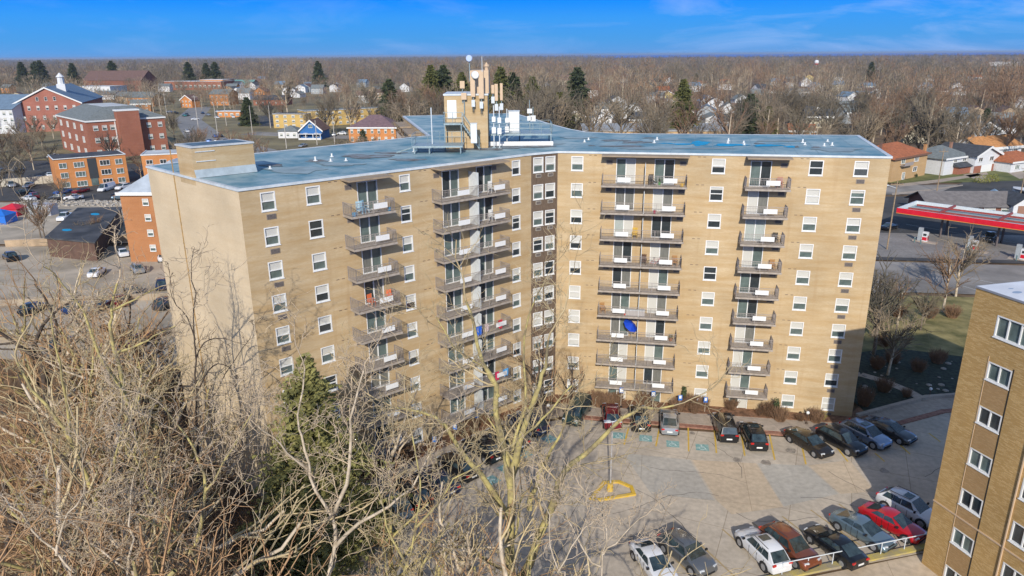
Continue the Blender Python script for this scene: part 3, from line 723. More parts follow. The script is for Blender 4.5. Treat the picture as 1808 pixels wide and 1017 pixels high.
# --- penthouse
pl_, pr_ = P(787, 262, HB), P(862, 262, HB); pr_.y = pl_.y
ph = MB(); PW = pr_.x - pl_.x; PZ = hz(pl_, 169); PD = 5.0
ph.prism([(pl_.x, pl_.y), (pr_.x, pl_.y), (pr_.x, pl_.y + PD), (pl_.x, pl_.y + PD)], HB - .02, PZ, bottom=False); ph.build('penthouse', BRICK, main)
ph = MB(); ph.prism([(pl_.x - .08, pl_.y - .08), (pr_.x + .08, pl_.y - .08), (pr_.x + .08, pl_.y + PD + .08), (pl_.x - .08, pl_.y + PD + .08)], PZ + .003, PZ + .16); ph.build('penthouse_coping', STEELW, main)
dx0 = pl_.x + PW * .07; dz0 = hz(pl_, 209); dz1 = hz(pl_, 177)
d = MB(); d.bx(dx0, dx0 + PW * .21, pl_.y - .06, pl_.y - .003, dz0, dz1); pd = d.build('penthouse_door', WHITE, main)
up0 = PY(834, 124, pl_.y + .6); 
d = MB(); d.bx(PY(829, 124, pl_.y).x, PY(862, 124, pl_.y).x, pl_.y + .7, pl_.y + 4.6, PZ + .17, hz(pl_, 125)); d.build('elevator_overrun', TAN, main)
# ================================================================== ROOFTOP THINGS
py0 = pl_.y
def ypx(x, y, Y=None): return PY(x, y, Y if Y else py0 - .3)
def panel_antenna(x, ytop, ybot, Y, wpx, label, m=TAN, radio=True):
    t = ypx(x, ytop, Y); b_ = ypx(x, ybot, Y); w = wpx * Y / FPX
    o = empty('panel_antenna', (t.x, Y, b_.z - 1.0), label, 'antenna', group='antennas on the rooftop penthouse')
    h = t.z - b_.z; b = MB(); b.bx(-w / 2, w / 2, -.14, .0, 1.0, 1.0 + h); b.bx(-w / 2 + .03, w / 2 - .03, -.155, -.1405, 1.05, .95 + h); b.build('radome', m, o, world=False)
    b = MB(); b.tube((0, .06, -.4), (0, .06, 1 + h * .9), .045); b.build('mast', STEEL, o, world=False)
    if radio:
        b = MB(); b.bx(-.17, .17, -.18, .02, .05, .7); b.bx(-.14, .14, -.20, -.181, .1, .65); b.build('radio_unit', STEELW, o, world=False)
        b = MB()
        for k in range(3): b.tube((-.08 + .08 * k, -.1, .05), (-.12 + .1 * k, -.05, -.5), .018, n=5)
        b.build('cable', RUBBER, o, world=False)
    return o
panel_antenna(816, 143, 156, py0 - .15, 8, 'short tan box antenna on the pole left of the white dishes', radio=False)
panel_antenna(819, 164, 176, py0 - .3, 9, 'lower tan box antenna on the penthouse wall beside the door', radio=False)
panel_antenna(834.5, 127, 171, py0 - .35, 7, 'tall narrow pale antenna below the white round dish')
panel_antenna(849, 127, 174, py0 - .4, 8.5, 'tall tan panel antenna in the middle of the penthouse front')
panel_antenna(876, 148, 178, py0 + .6, 5.5, 'tan panel antenna at the right corner of the penthouse')
panel_antenna(885, 147, 177, py0 + 1.0, 4.5, 'thin tan panel antenna, rightmost of the penthouse masts')
panel_antenna(870, 150, 165, py0 + .4, 5, 'small tan antenna between the two right-hand masts', radio=True)
def dish(x, y, r, Y, label, face=(-.3, -1, .05), d=.35, pole=1.2, m=None):
    c = ypx(x, y, Y); o = empty('dish_antenna', (c.x, c.y, c.z - pole), label, 'dish antenna')
    f = Vector(face).normalized(); b = MB(); C_ = Vector((0, 0, pole))
    b.tube(C_, C_ + f * d, r, r, 20); b.tube(C_ + f * (d + .001), C_ + f * (d + .06), r * .98, r * .86, 20)
    b.tube(C_ - f * .12, C_ - f * .001, r * .4, r * .95, 20); b.build('drum', m or WHITE, o, world=False, smooth=False)
    b = MB(); b.tube((.0, .18, 0), (0, .18, pole + .1), .05); b.bx(-.1, .1, .0, .2, pole - .15, pole + .1); b.build('mast', STEEL, o, world=False); return o
dish(838, 132, .36, py0 - .5, 'white drum dish facing the street on the penthouse front', face=(.25, -1, -.05))
dish(828.5, 103, .32, py0 + .6, 'small pale blue disc dish high on the pole above the penthouse', face=(-.15, -1, 0), d=.12, pole=2.2, m=mat('pale_blue_plastic', (.45, .55, .75), .4))
whip = empty('whip_antenna', ypx(852, 165, py0 - .2), 'tall thin pole antenna rising above the penthouse roof', 'antenna')
z1 = ypx(852, 99, py0 - .2).z - ypx(852, 165, py0 - .2).z
b = MB(); b.tube((0, 0, 0), (0, 0, z1), .05, .025); b.build('pole', STEELW, whip, world=False); b = MB(); b.bx(-.12, .12, -.02, .12, .3, .5); b.build('clamp', STEEL, whip, world=False)
vc = empty('vent_cowl', ypx(859, 124, py0 + 1.5), 'round tan vent cowl on top of the penthouse block', 'vent')
b = MB(); b.tube((0, 0, 0), (0, 0, .35), .18); b.build('pipe', TAN, vc, world=False); b = MB(); b.tube((0, 0, .36), (0, 0, .55), .3, .28, 12); b.tube((0, 0, .56), (0, 0, .75), .16, .05, 10); b.build('cap', TAN, vc, world=False)
# platforms, stair, cabinets
def grating(name, x0, x1, y0, y1, z, label, legs, rails=('n', 'e', 's', 'w'), white=False):
    o = empty(name, ((x0 + x1) / 2, (y0 + y1) / 2, HB), label, 'roof platform'); b = MB()
    b.prism([(x0, y0), (x1, y0), (x1, y1), (x0, y1)], z - .16, z); 
    o1_ = b.build('deck', STEEL, o)
    for (x, y) in legs: b = MB(); b.tube((x, y, HB), (x, y, z - .16), .07, n=6); b.build('leg', STEEL, o)
    b = MB(); ps = {'s': ((x0, y0), (x1, y0)), 'e': ((x1, y0), (x1, y1)), 'n': ((x1, y1), (x0, y1)), 'w': ((x0, y1), (x0, y0))}
    for k in rails:
        a, c = Vector(ps[k][0]), Vector(ps[k][1]); L_ = (c - a).length; n = max(1, round(L_ / 1.1))
        for i in range(n + 1): q = a + (c - a) * i / n; b.tube((q.x, q.y, z), (q.x, q.y, z + 1.05), .025, n=5)
        for h in (.55, 1.05): b.tube((a.x, a.y, z + h), (c.x, c.y, z + h), .022, n=5)
    b.build('railing', STEEL, o); return o
a = P(738, 257, HB); c = P(838, 262, HB)
p1 = grating('roof_platform', a.x + .3, pl_.x + 2.0, py0 - 4.3, py0 - 1.4, HB + .75, 'low grey steel walkway platform in front of the penthouse', [(a.x + .5, py0 - 4.2), (a.x + .5, py0 - 1.5), (pl_.x + 1.8, py0 - 4.2), (pl_.x + 1.8, py0 - 1.5), (pl_.x - 1.2, py0 - 4.2)], rails=('w', 'n'))
b = MB()
b.tube((a.x + .3, py0 - 4.3, HB + .6), (a.x - 1.2, py0 - 4.3, HB + .15), .07, n=6)
b.build('ramp_beam', STEEL, p1)
lz = hz(Vector((pl_.x, py0 - .7, 0)), 217)
p2 = grating('stair_landing', pl_.x + .0, pl_.x + PW * .42, py0 - 1.35, py0 - .1, lz, 'raised steel landing at the white penthouse door', [(pl_.x + .08, py0 - 1.3), (pl_.x + PW * .4, py0 - 1.3)], rails=('s', 'w'))
st = MB(); sx0, sx1 = pl_.x + PW * .42, pl_.x + PW * .8
for k in range(9):
    t = k / 8.; st.bx(sx0 + (sx1 - sx0) * t - .14, sx0 + (sx1 - sx0) * t + .14, py0 - 1.35, py0 - .5, lz - (lz - HB - .2) * t - .05, lz - (lz - HB - .2) * t)
for yy in (py0 - 1.38, py0 - .47):
    st.tube((sx0, yy, lz), (sx1, yy, HB + .15), .06, n=4); st.tube((sx0, yy, lz + 1), (sx1, yy, HB + 1.15), .03, n=4)
    for t in (0, .5, 1): st.tube((sx0 + (sx1 - sx0) * t, yy, lz + (HB - lz) * t), (sx0 + (sx1 - sx0) * t, yy, lz + (HB + .15 - lz) * t + 1), .03, n=4)
st.build('stair', STEEL, p2)
x0, x1 = P(866, 262, HB).x - .3, 4.3
yr = 76.6
p3 = grating('equipment_platform', x0, x1, yr, yr + 4.0, HB + 1.15, 'wide steel equipment platform right of the penthouse', [(x0 + .2, yr + .1), (x1 - .1, yr + .1), (x1 - .1, yr + 3.9), ((x0 + x1) / 2, yr + 3.9)], rails=('s', 'e', 'n'))
b = MB(); b.bx(x0 - .2, x1 + .1, yr - .5, yr - .25, HB, HB + .42); b.build('base_curb', WHITE, p3)
def cabinet(x0, x1, z, zt, Y, label, dp=.9):
    o = empty('equipment_cabinet', ((x0 + x1) / 2, Y, z), label, 'equipment cabinet'); w = x1 - x0; h = zt - z
    b = MB(); b.bx(-w / 2, w / 2, -dp / 2, dp / 2, 0.001, h); b.build('body', STEELW, o, world=False)
    b = MB(); b.bx(-w / 2 + .06, w / 2 - .06, -dp / 2 - .03, -dp / 2 - .002, .12, h - .1); b.build('door', WHITE, o, world=False)
    b = MB(); b.bx(-w / 2 - .04, w / 2 + .04, -dp / 2 - .05, dp / 2 + .04, h + .002, h + .06); b.build('lid', STEELW, o, world=False); return o
zc = HB + 1.15; Yc = yr + 2.2
cabinet(PY(898, 225, Yc).x, PY(917, 225, Yc).x, zc, hz((1, Yc), 196), Yc, 'tall white equipment cabinet on the roof platform')
cabinet(PY(831, 225, py0 - 1.9).x, PY(842, 225, py0 - 1.9).x, HB + .75, hz((-3, py0 - 1.9), 218), py0 - 1.9, 'white cabinet standing by the foot of the penthouse stair', .6)
for k, (px, yt, yb, w_) in enumerate(((935, 205, 213, .5), (932, 204, 212, .5), (941, 204, 214, .55), (935, 192, 200, .5))):
    q0, q1 = PY(px, yb, Yc + .8), PY(px, yt, Yc + .8)
    if k == 1: continue
    o = empty('radio_box', q0, ('left white radio box on the twin roof poles', '', 'right white radio box on the twin roof poles', 'topmost white radio box on the twin roof poles')[k], 'radio box')
    b = MB(); b.bx(-w_ / 2, w_ / 2, -.12, .12, 0, q1.z - q0.z); b.bx(-w_ / 2 + .04, w_ / 2 - .04, -.14, -.121, .04, q1.z - q0.z - .04); b.build('casing', WHITE, o, world=False)
    b = MB(); b.tube((0, .16, -.9), (0, .16, q1.z - q0.z + .9), .04, n=6); b.build('pole', STEEL, o, world=False)
for (px, yt, yb, Y, lab) in ((763, 190, 243, py0 - 2.5, 'thin white pole left of the penthouse stair'), (872, 186, 230, py0 + .2, 'grey service mast at the right corner of the penthouse'), (882, 188, 240, py0 - .2, 'grey mast with white fittings right of the penthouse corner'), (895, 192, 215, py0 + 3, 'short grey mast behind the equipment platform')):
    q0, q1 = PY(px, yb, Y), PY(px, yt, Y); o = empty('roof_mast', (q0.x, Y, HB), lab, 'mast')
    b = MB(); b.tube((0, 0, 0), (0, 0, q1.z - HB), .055, n=8); b.build('pole', STEELW, o, world=False)
    b = MB(); b.bx(-.2, .2, -.2, .2, 0, .06); b.build('base_plate', STEEL, o, world=False)
    if px > 800:
        b = MB(); b.bx(-.2, .2, -.3, -.06, (q1.z - HB) * .35, (q1.z - HB) * .35 + .6); b.bx(-.18, .18, -.3, -.06, (q1.z - HB) * .62, (q1.z - HB) * .62 + .5); b.build('fitting', WHITE, o, world=False)
# roof vent pipes
vp = None
VPL = ['leftmost vent pipe on the blue roof, beside the stair tower flashing', 'vent pipe just right of the stair tower shadow', 'vent pipe left of the first worn brown strip', 'lower pipe of the pair by the worn strip on the left roof', 'vent pipe right of the pair on the left roof', 'taller pipe of the pair by the worn strip on the left roof', 'lone vent pipe in front of the steel walkway platform', 'left pipe of the pair right of the penthouse', 'right pipe of the pair right of the penthouse', 'lower pipe of the pair left of the big blue puddle', 'upper pipe of the pair left of the big blue puddle', 'lower pipe of the pair right of the big blue puddle', 'upper pipe of the pair right of the big blue puddle', 'lower left pipe of the twin pipes above the narrow balconies', 'lower right pipe of the twin pipes above the narrow balconies', 'upper pipe near the dark patches at the right end of the roof', 'lower pipe near the dark patches at the right end of the roof', 'left pipe of the last three at the right end of the roof', 'farthest pipe of the last three at the right end of the roof', 'rightmost vent pipe on the blue roof']
for k, (px, py) in enumerate(((433, 303), (477, 298), (557, 284), (584, 285), (611, 284), (586, 277), (731, 268), (1032, 251), (1039, 247), (1155, 252), (1160, 247), (1285, 253), (1286, 249), (1313, 253), (1314, 256), (1417, 252), (1421, 256), (1455, 258), (1461, 250), (1469, 257))):
    q = P(px, py, HB)
    if vp is None:
        vp = empty('vent_pipe', q, VPL[0], 'vent pipe', group='vent pipes on the blue roof')
        b = MB(); b.tube((0, 0, 0), (0, 0, .30), .08, n=10); b.build('pipe', WHITE, vp, world=False); b = MB(); b.tube((0, 0, .001), (0, 0, .06), .22, .14, 10); b.build('collar', STEELW, vp, world=False)
    else: dup(vp, q, label=VPL[k], scale=(1, 1, random.Random(k).uniform(.7, 1.3)))
for k in range(9):
    q = P(975 + k * 17, 256.5, HB)
# ================================================================== NEAR BROWN BUILDING (right edge)
c0 = P(1724, 508, 21.0); fd = Vector((math.cos(R(-73.3)), math.sin(R(-73.3)), 0)); bd = Vector((math.cos(R(14.5)), math.sin(R(14.5)), 0))
c1_ = c0 + fd * 34; c3_ = c0 + bd * 22; c2_ = c1_ + bd * 22
NB = empty('brick_apartment_block', (c0.x, c0.y, 0), 'tan flecked brick apartment block with white flat roof at the right edge', 'apartment block')
w1 = Wall(c0, c1_); op = []
NL = Vector((c0.x, c0.y, 0))
# its outward side faces the camera: walk from c0 to c1_ would face away, so check
if (w1.n.x > 0): w1n = -1
else: w1n = 1
NZ = 21.0; NF = 3.08
def nwin(u, z, ww, hh, st):
    op.append((u, u + ww, z, z + hh)); add_window(w1, u, z, ww, hh, st, NB, NL)
nwin(1.80, 18.35, 3.3, 1.42, 'Sx0g'.replace('x', '4'))
for k in range(1, 8):
    z = 18.35 - k * NF - .02 * k
    if k == 1: z = 15.45
    z = 15.45 - (k - 1) * 3.09
    nwin(1.86, z, 1.62, 1.22, 'S20g' if k % 2 else 'S20d')
    nwin(5.62, z - .25, 2.4, 1.45, 'S3' + '0d'); nwin(9.4, z - .1, 1.62, 1.22, 'S2' + '0g')
    nwin(14.5, z, 1.62, 1.22, 'S20d')
nwin(9.4, 18.35, 3.3, 1.42, 'S40d')
# recessed spandrels
for u0, u1 in ((1.84, 3.5), (9.38, 11.04)):
    pass
facade(w1, 'wall', -9, NZ, op, BRICK2, NB, .12)
sp = MB()
for k in range(1, 7):
    z1 = 15.45 - (k - 1) * 3.09 - .07; z0 = z1 - 3.09 + 1.22 + .14
    for u in (1.87, 9.41):
        q = [w1.p(u + .02, 0, .012), w1.p(u + 1.60, 0, .012), w1.p(u + 1.60, 0, .002), w1.p(u + .02, 0, .002)]
        pts = [w1.p(u + .02, z0, .012), w1.p(u + 1.58, z0, .012), w1.p(u + 1.58, z1, .012), w1.p(u + .02, z1, .012)]
        sp = MB(); sp.face(pts, [(0, z0), (1.6, z0), (1.6, z1), (0, z1)]); sp.build('spandrel', BRICK2S, NB)
tr = MB()
for (u, wd, o_, z0, z1) in ((1.80, .04, .03, -8, 17.0), (5.38, .07, .10, -8, 13.2), (9.34, .04, .03, -8, 17)):
    q = [w1.p(u, 0, o_), w1.p(u + wd, 0, o_), w1.p(u + wd, 0, .002), w1.p(u, 0, .002)]; tr.prism([(a.x, a.y) for a in q], z0, z1)
q = [w1.p(-.03, 0, .06), w1.p(34, 0, .06), w1.p(34, 0, .002), w1.p(-.03, 0, .002)]; tr.prism([(a.x, a.y) for a in q], 5.17, 5.27)
tr.build('trim', TAN, NB)
gr = MB()
for u in (3.50, 11.1): 
    q = [w1.p(u, 0, .013), w1.p(u + .09, 0, .013), w1.p(u + .09, 0, .003), w1.p(u, 0, .003)]; gr.prism([(a.x, a.y) for a in q], -8, 16.8)
gr.build('joint_or_shade_strip', mat('painted_recess_shade', (.03, .025, .02), .9), NB)  # near-black strips paint the shadow at the right edge of the spandrel recess
b = MB()
for p0, p1 in ((c1_, c2_), (c2_, c3_), (c3_, c0)):
    L_ = (p1 - p0).length; b.face([(p0.x, p0.y, -9), (p1.x, p1.y, -9), (p1.x, p1.y, NZ), (p0.x, p0.y, NZ)], [(0, -9), (L_, -9), (L_, NZ), (0, NZ)])
b.build('wall', BRICK2, NB)
oo = [Vector((q.x, q.y, 0)) for q in (c0, c1_, c2_, c3_)]
b = MB(); b.prism([(q.x, q.y) for q in off(oo, .06)], NZ + .003, NZ + .12); b.build('roof_edge', mat('grey_metal_edge', (.26, .27, .30), .5), NB)
b = MB(); b.face([(q.x, q.y, NZ + .125) for q in off(oo, .0)]); b.build('roof', mat('white_membrane', (.74, .75, .78), .6, .12, .35), NB)
b = MB()
for a in ((1796, 516, 9, 2), (1785, 509.5, 5, .8)):
    pp = []
    for k in range(14):
        t = k / 14 * 6.283; pp.append(P(a[0] + a[2] * math.cos(t), a[1] - a[3] * math.sin(t), NZ + .13))
    b.face(pp)
b.build('roof_patch', mat('blue_grey_stain', (.30, .38, .50), .6), NB)
# retaining wall and white pipe railing at the lot's south edge
ra, rb_ = P(1378, 1016), P(1634, 963)
def rail_wall():
    d = (rb_ - ra).normalized(); n = Vector((d.y, -d.x, 0)); a = ra - d * 6.0; e = rb_ + d * 3
    o = empty('retaining_wall', a, 'concrete retaining wall with mossy capping below the parked cars', 'retaining wall')
    q = [a, e, e + n * .35, a + n * .35]
    b = MB(); b.prism([(p.x, p.y) for p in [q[3], q[2], q[1], q[0]]], -7, .05); b.build('wall', mat('mossy_concrete', (.38, .30, .16), .9, .3, .9, col2=(.45, .36, .12)), o)
    b = MB(); q = [a - n * .05, e - n * .05, e + n * .5, a + n * .5]; b.prism([(p.x, p.y) for p in [q[3], q[2], q[1], q[0]]], .053, .2); b.build('capping', mat('mossy_capping', (.42, .36, .25), .9, .25, 1.2, col2=(.50, .40, .10)), o)
    r = empty('pipe_railing', ra, 'white pipe railing with posts along the retaining wall', 'railing')
    b = MB(); L_ = (rb_ - ra).length; k = 0
    for i in range(7):
        q = ra + d * (L_ * i / 6) + n * .12; b.tube(q + Vector((0, 0, .2)), q + Vector((0, 0, 1.15)), .035, n=6)
    b.build('post', STEELW, r)
    b = MB(); q0 = ra + n * .12; q1 = rb_ + d * .8 + n * .12; b.tube(q0 + Vector((0, 0, 1.15)), q1 + Vector((0, 0, 1.15)), .038, n=6); b.build('top_rail', STEELW, r)
    ledge = [ra + n * .6 - d * 6, rb_ + n * .6 + d, rb_ + n * 5 + d, ra + n * 6 - d * 6]
    b = MB(); b.face([(p.x, p.y, -.10) for p in ledge]); tag(b.build('lower_path', CONCW), kind='structure')
rail_wall()
# ================================================================== CARS
PAINT = {}
def paint(name, c=None, metal=.35):
    if name not in PAINT: PAINT[name] = mat('paint_' + name.replace(' ', '_'), c, .28, metal=metal, coat=.8)
    return PAINT[name]
for n_, c_, m_ in (('black', (.012, .013, .016), .3), ('white', (.70, .71, .73), 0), ('silver', (.42, .44, .47), .6), ('dark grey', (.06, .065, .07), .5), ('grey', (.17, .18, .19), .5), ('blue grey', (.17, .24, .29), .5), ('silver blue', (.25, .33, .46), .5), ('red', (.50, .012, .02), .2), ('copper', (.27, .085, .04), .5), ('dark red', (.20, .012, .02), .3), ('blue', (.03, .10, .34), .3), ('dark blue', (.015, .03, .09), .3), ('green black', (.02, .055, .055), .4), ('tan', (.36, .30, .22), .3), ('bronze black', (.035, .028, .022), .5), ('teal', (.03, .20, .20), .3)):
    paint(n_, c_, m_)
UNDER = mat('car_underbody', (.015, .015, .016), .9)
STY_ = {  # length, width, [x, top z] body profile, roof: x0 (windshield base), x1 (roof front), x2 (roof back), x3 (rear glass base), roof z
 'sedan': (4.75, 1.84, [(-2.37, .70), (-2.30, .98), (-1.7, 1.06), (-.2, 1.0), (1.0, .97), (1.6, .91), (2.1, .80), (2.3, .66), (2.37, .52)], (1.20, .20, -.90, -1.98, 1.45)),
 'hatch': (4.3, 1.78, [(-2.15, .75), (-2.08, .98), (-1.4, 1.0), (-.2, .97), (.95, .97), (1.75, .86), (2.08, .70), (2.15, .55)], (1.1, .35, -1.35, -2.0, 1.47)),
 'suv': (4.65, 1.9, [(-2.32, .80), (-2.27, 1.06), (-1.5, 1.14), (-.2, 1.09), (1.0, 1.07), (1.7, 1.0), (2.12, .88), (2.28, .74), (2.32, .56)], (1.25, .35, -1.50, -2.22, 1.69)),
 'van': (5.0, 1.95, [(-2.5, .85), (-2.45, 1.08), (-1.5, 1.1), (0, 1.06), (1.4, 1.05), (2.1, .95), (2.42, .8), (2.5, .6)], (1.75, .8, -2.15, -2.42, 1.76)),
 'pickup': (5.6, 1.95, [(-2.8, .95), (-2.76, 1.12), (-1.6, 1.12), (-.2, 1.12), (1.2, 1.14), (2.3, 1.08), (2.7, .92), (2.8, .65)], (1.35, .65, -.75, -.95, 1.82)),
 'cargo': (5.9, 2.0, [(-2.95, .9), (-2.93, 1.2), (-1.5, 1.2), (0, 1.2), (1.8, 1.15), (2.5, 1.05), (2.88, .85), (2.95, .6)], (2.2, 1.5, -2.85, -2.92, 2.2))}
def lerp(a, b, t): return a + (b - a) * t
def car_meshes(style):
    L, Wd_, prof, (xa, xb, xc, xd, zr) = STY_[style]; hw = Wd_ / 2; zb = .24
    b = MB(); st = []
    xs = sorted({p[0] for p in prof} | {-L / 2 + .12, L / 2 - .12, -L / 4, L / 4})
    def top(x):
        for (x0, z0), (x1, z1) in zip(prof[:-1], prof[1:]):
            if x0 <= x <= x1: return lerp(z0, z1, (x - x0) / (x1 - x0))
        return prof[-1][1]
    for x in xs:
        e = abs(x) / (L / 2); w = hw * (1 - .16 * max(0, (e - .72) / .28) ** 2); z = top(x)
        bz = zb + .10 * max(0, (e - .8) / .2)
        st.append([(x, -w * .90, bz), (x, -w * .985, bz + .13), (x, -w, lerp(bz, z, .55)), (x, -w * .965, z - .09), (x, -w * .86, z - .012), (x, -w * .45, z + .015), (x, 0, z + .022),
                   (x, w * .45, z + .015), (x, w * .86, z - .012), (x, w * .965, z - .09), (x, w, lerp(bz, z, .55)), (x, w * .985, bz + .13), (x, w * .90, bz)])
    i0 = len(b.v)
    for s in st: b.v.extend(s)
    n = 13
    for a in range(len(st) - 1):
        for k in range(n):
            k2 = (k + 1) % n; b.f.append((i0 + a * n + k, i0 + (a + 1) * n + k, i0 + (a + 1) * n + k2, i0 + a * n + k2)); b.m.append(0); b.uv.append([(0, 0)] * 4)
    b.f.append(tuple(i0 + k for k in range(n - 1, -1, -1))); b.m.append(0); b.uv.append([(0, 0)] * n)
    e_ = i0 + (len(st) - 1) * n; b.f.append(tuple(e_ + k for k in range(n))); b.m.append(0); b.uv.append([(0, 0)] * n)
    body = b
    # cabin: 4 stations, each (half width, z)
    def zt(x): return top(x) - .03
    wb = hw * .90; wr = hw * .70
    S = [(xa, wb * .92, zt(xa)), (xb, wr * .97, zr - .055), ((xb + xc) / 2, wr * 1.03, zr), (xc, wr * .95, zr - .07), (xd, wb * .88, zt(xd))]
    base = [(xa, wb * .92), (xb, wb), ((xb + xc) / 2, wb), (xc, wb), (xd, wb * .90)]
    cb = MB()
    def quad(a, b_, c, d): cb.face([a, b_, c, d])
    for k in range(4):
        (x0, w0, z0), (x1, w1_, z1) = S[k], S[k + 1]
        # roof strips: side crown
        for sg in (1, -1):
            pts = [(x0, 0, z0 + .02), (x0, sg * w0 * .8, z0 + .005), (x1, sg * w1_ * .8, z1 + .005), (x1, 0, z1 + .02)]
            pts2 = [(x0, sg * w0 * .8, z0 + .005), (x0, sg * w0, z0 - .04 if 0 < k else z0), (x1, sg * w1_, z1 - .04 if k < 3 else z1), (x1, sg * w1_ * .8, z1 + .005)]
            if sg > 0: pts.reverse(); pts2.reverse()
            cb.face(pts); cb.face(pts2)
            (bx0, bw0), (bx1, bw1) = base[k], base[k + 1]
            s_ = [(bx0, sg * bw0, zt(bx0)), (bx1, sg * bw1, zt(bx1)), (x1, sg * w1_, z1 - .04 if k < 3 else z1), (x0, sg * w0, z0 - .04 if 0 < k else z0)]
            if sg > 0: s_.reverse()
            cb.face(s_)
    gl = MB()
    def gquad(a, b_, c, d, iu, iv, iu2=None, iv2=None, o=.014, flip=False):
        a, b_, c, d = map(Vector, (a, b_, c, d)); iu2 = iu if iu2 is None else iu2; iv2 = iv if iv2 is None else iv2
        def q(u, v): return (a * (1 - u) + b_ * u) * (1 - v) + (d * (1 - u) + c * u) * v
        pts = [q(iu, iv), q(1 - iu2, iv), q(1 - iu2, 1 - iv2), q(iu, 1 - iv2)]
        nn = (pts[1] - pts[0]).cross(pts[3] - pts[0]).normalized()
        cen_ = sum(pts, Vector()) / 4 - Vector(((xb + xc) / 2, 0, zr * .8))
        if nn.dot(cen_) < 0: nn = -nn; pts.reverse()
        gl.face([p + nn * o for p in pts])
    gquad((xa, -wb * .92, zt(xa)), (xa, wb * .92, zt(xa)), (xb, wr * .97, zr - .055), (xb, -wr * .97, zr - .055), .03, .04, .03, .03, .022)
    gquad((xd, -wb * .9, zt(xd)), (xd, wb * .9, zt(xd)), (xc, wr * .95, zr - .07), (xc, -wr * .95, zr - .07), .06, .10, .06, .06, .024)
    mid = (xb + xc) / 2
    if style == 'cargo': segs = [(xb, xb - .9, wr, wr)]
    elif style in ('suv', 'van'): segs = [(xb, lerp(xb, xc, .36), 1, 1), (lerp(xb, xc, .36), lerp(xb, xc, .72), 1, 1), (lerp(xb, xc, .72), xc, 1, 1)]
    else: segs = [(xb, mid, 1, 1), (mid, xc, 1, 1)]
    for sg in (1, -1):
        for j, (s0, s1, *_x) in enumerate(segs):
            f0 = lerp(xa, xb, .5) if j == 0 else s0
            f1 = lerp(xc, xd, .45) if j == len(segs) - 1 and style != 'cargo' else s1
            gquad((f0, sg * wb, zt(f0) + .02), (f1, sg * wb, zt(f1) + .02), (s1, sg * wr * 1.0, zr - .08), (s0, sg * wr * 1.0, zr - .08), .022, .07, .022, .07, .024)
    body_m = body
    for f_, v0 in ((cb, len(body_m.v)),):
        body_m.v.extend(f_.v); body_m.f.extend([tuple(i + v0 for i in q) for q in f_.f]); body_m.m.extend(f_.m); body_m.uv.extend(f_.uv)
    if style == 'pickup':
        pass
    ax = L / 2 - .88; wr_ = .34 if style not in ('pickup', 'suv', 'cargo') else .38
    extra = MB()
    for sx in (-1, 1):
        for sy in (-1, 1): extra.tube((sx * ax, sy * (hw - .30), wr_), (sx * ax, sy * (hw + .006), wr_), wr_ + .07, n=16)
    extra.bx(-L / 2 + .12, L / 2 - .12, -hw * .8, hw * .8, .18, .30)
    extra.bx(L / 2 - .10, L / 2 + .012, -hw * .55, hw * .55, .36, .50); extra.bx(L / 2 - .12, L / 2 - .03, -hw * .42, hw * .42, .56, .68)
    for xq in (xb - .05, (xb + xc) / 2 - .02, xc + .1):
        for sg in (-1, 1): extra.box((xq, sg * (hw - .004), .68), (.022, .02, .60))
    if style == 'pickup': extra.bx(-2.62, -1.02, -.78, .78, 1.10, 1.135)
    if style in ('suv', 'van'):
        pass
    wh = MB(); wh.tube((0, -.11, 0), (0, .11, 0), wr_, n=18)
    ri = MB(); ri.tube((0, .112, 0), (0, .122, 0), wr_ * .66, wr_ * .6, 14)
    for k in range(5):
        t = k * 1.2566; ri.box((wr_ * .36 * math.cos(t), .126, wr_ * .36 * math.sin(t)), (.07, .012, .07))
    hl = MB(); hl.bx(-.10, .045, -.18, .18, -.055, .055)
    tl_ = MB(); tl_.bx(-.025, .09, -.14, .14, -.07, .07)
    pl = MB(); pl.bx(-.012, .012, -.26, .26, -.07, .07)
    mi = MB(); mi.box((0, 0, 0), (.12, .2, .14))
    rr = None
    if style in ('suv', 'van'):
        rr = MB()
        for sy in (-1, 1): rr.tube((xb - .1, sy * wr * .88, zr + .06), (xc + .15, sy * wr * .88, zr + .05), .025, n=5)
    sr = MB(); sr.face([(xb - .15, -.38, zr + .012), (xb - .15, .38, zr + .012), (xb - .80, .38, zr + .034), (xb - .80, -.38, zr + .034)][::-1])
    return dict(body=body_m, glass=gl, extra=extra, wheel=wh, rim=ri, head=hl, tail=tl_, plate=pl, mirror=mi, rails=rr, sunroof=sr, ax=ax, wr=wr_, hw=hw, L=L, xa=xa, top=top, zr=zr)
_cm = {}
def car_root(style, name='parked_car', lod=0):
    key = (style, lod)
    if key not in _cm:
        g = car_meshes(style); d = dict(g)
        bm_ = g['body'].mesh('car_body', paint('white'), smooth=False)
        # weld and smooth
        bb = bmesh.new(); bb.from_mesh(bm_); bmesh.ops.remove_doubles(bb, verts=bb.verts, dist=.002)
        bb.to_mesh(bm_); bb.free(); bm_.polygons.foreach_set('use_smooth', [True] * len(bm_.polygons))
        try: bm_.set_sharp_from_angle(angle=R(38))
        except Exception: pass
        d['m'] = dict(body=bm_, glass=g['glass'].mesh('car_windows', CARGL), extra=g['extra'].mesh('underbody', UNDER), wheel=g['wheel'].mesh('tyre', RUBBER), rim=g['rim'].mesh('rim', RIM),
                      head=g['head'].mesh('headlight', HEAD), tail=g['tail'].mesh('taillight', TAIL), plate=g['plate'].mesh('licence_plate', WHITE), mirror=g['mirror'].mesh('side_mirror', UNDER),
                      rails=g['rails'].mesh('roof_rails', mat('dark_rail', (.10, .10, .11), .4, metal=.5)) if g['rails'] else None, sunroof=g['sunroof'].mesh('sunroof', CARGL))
        _cm[key] = d
    return _cm[key]
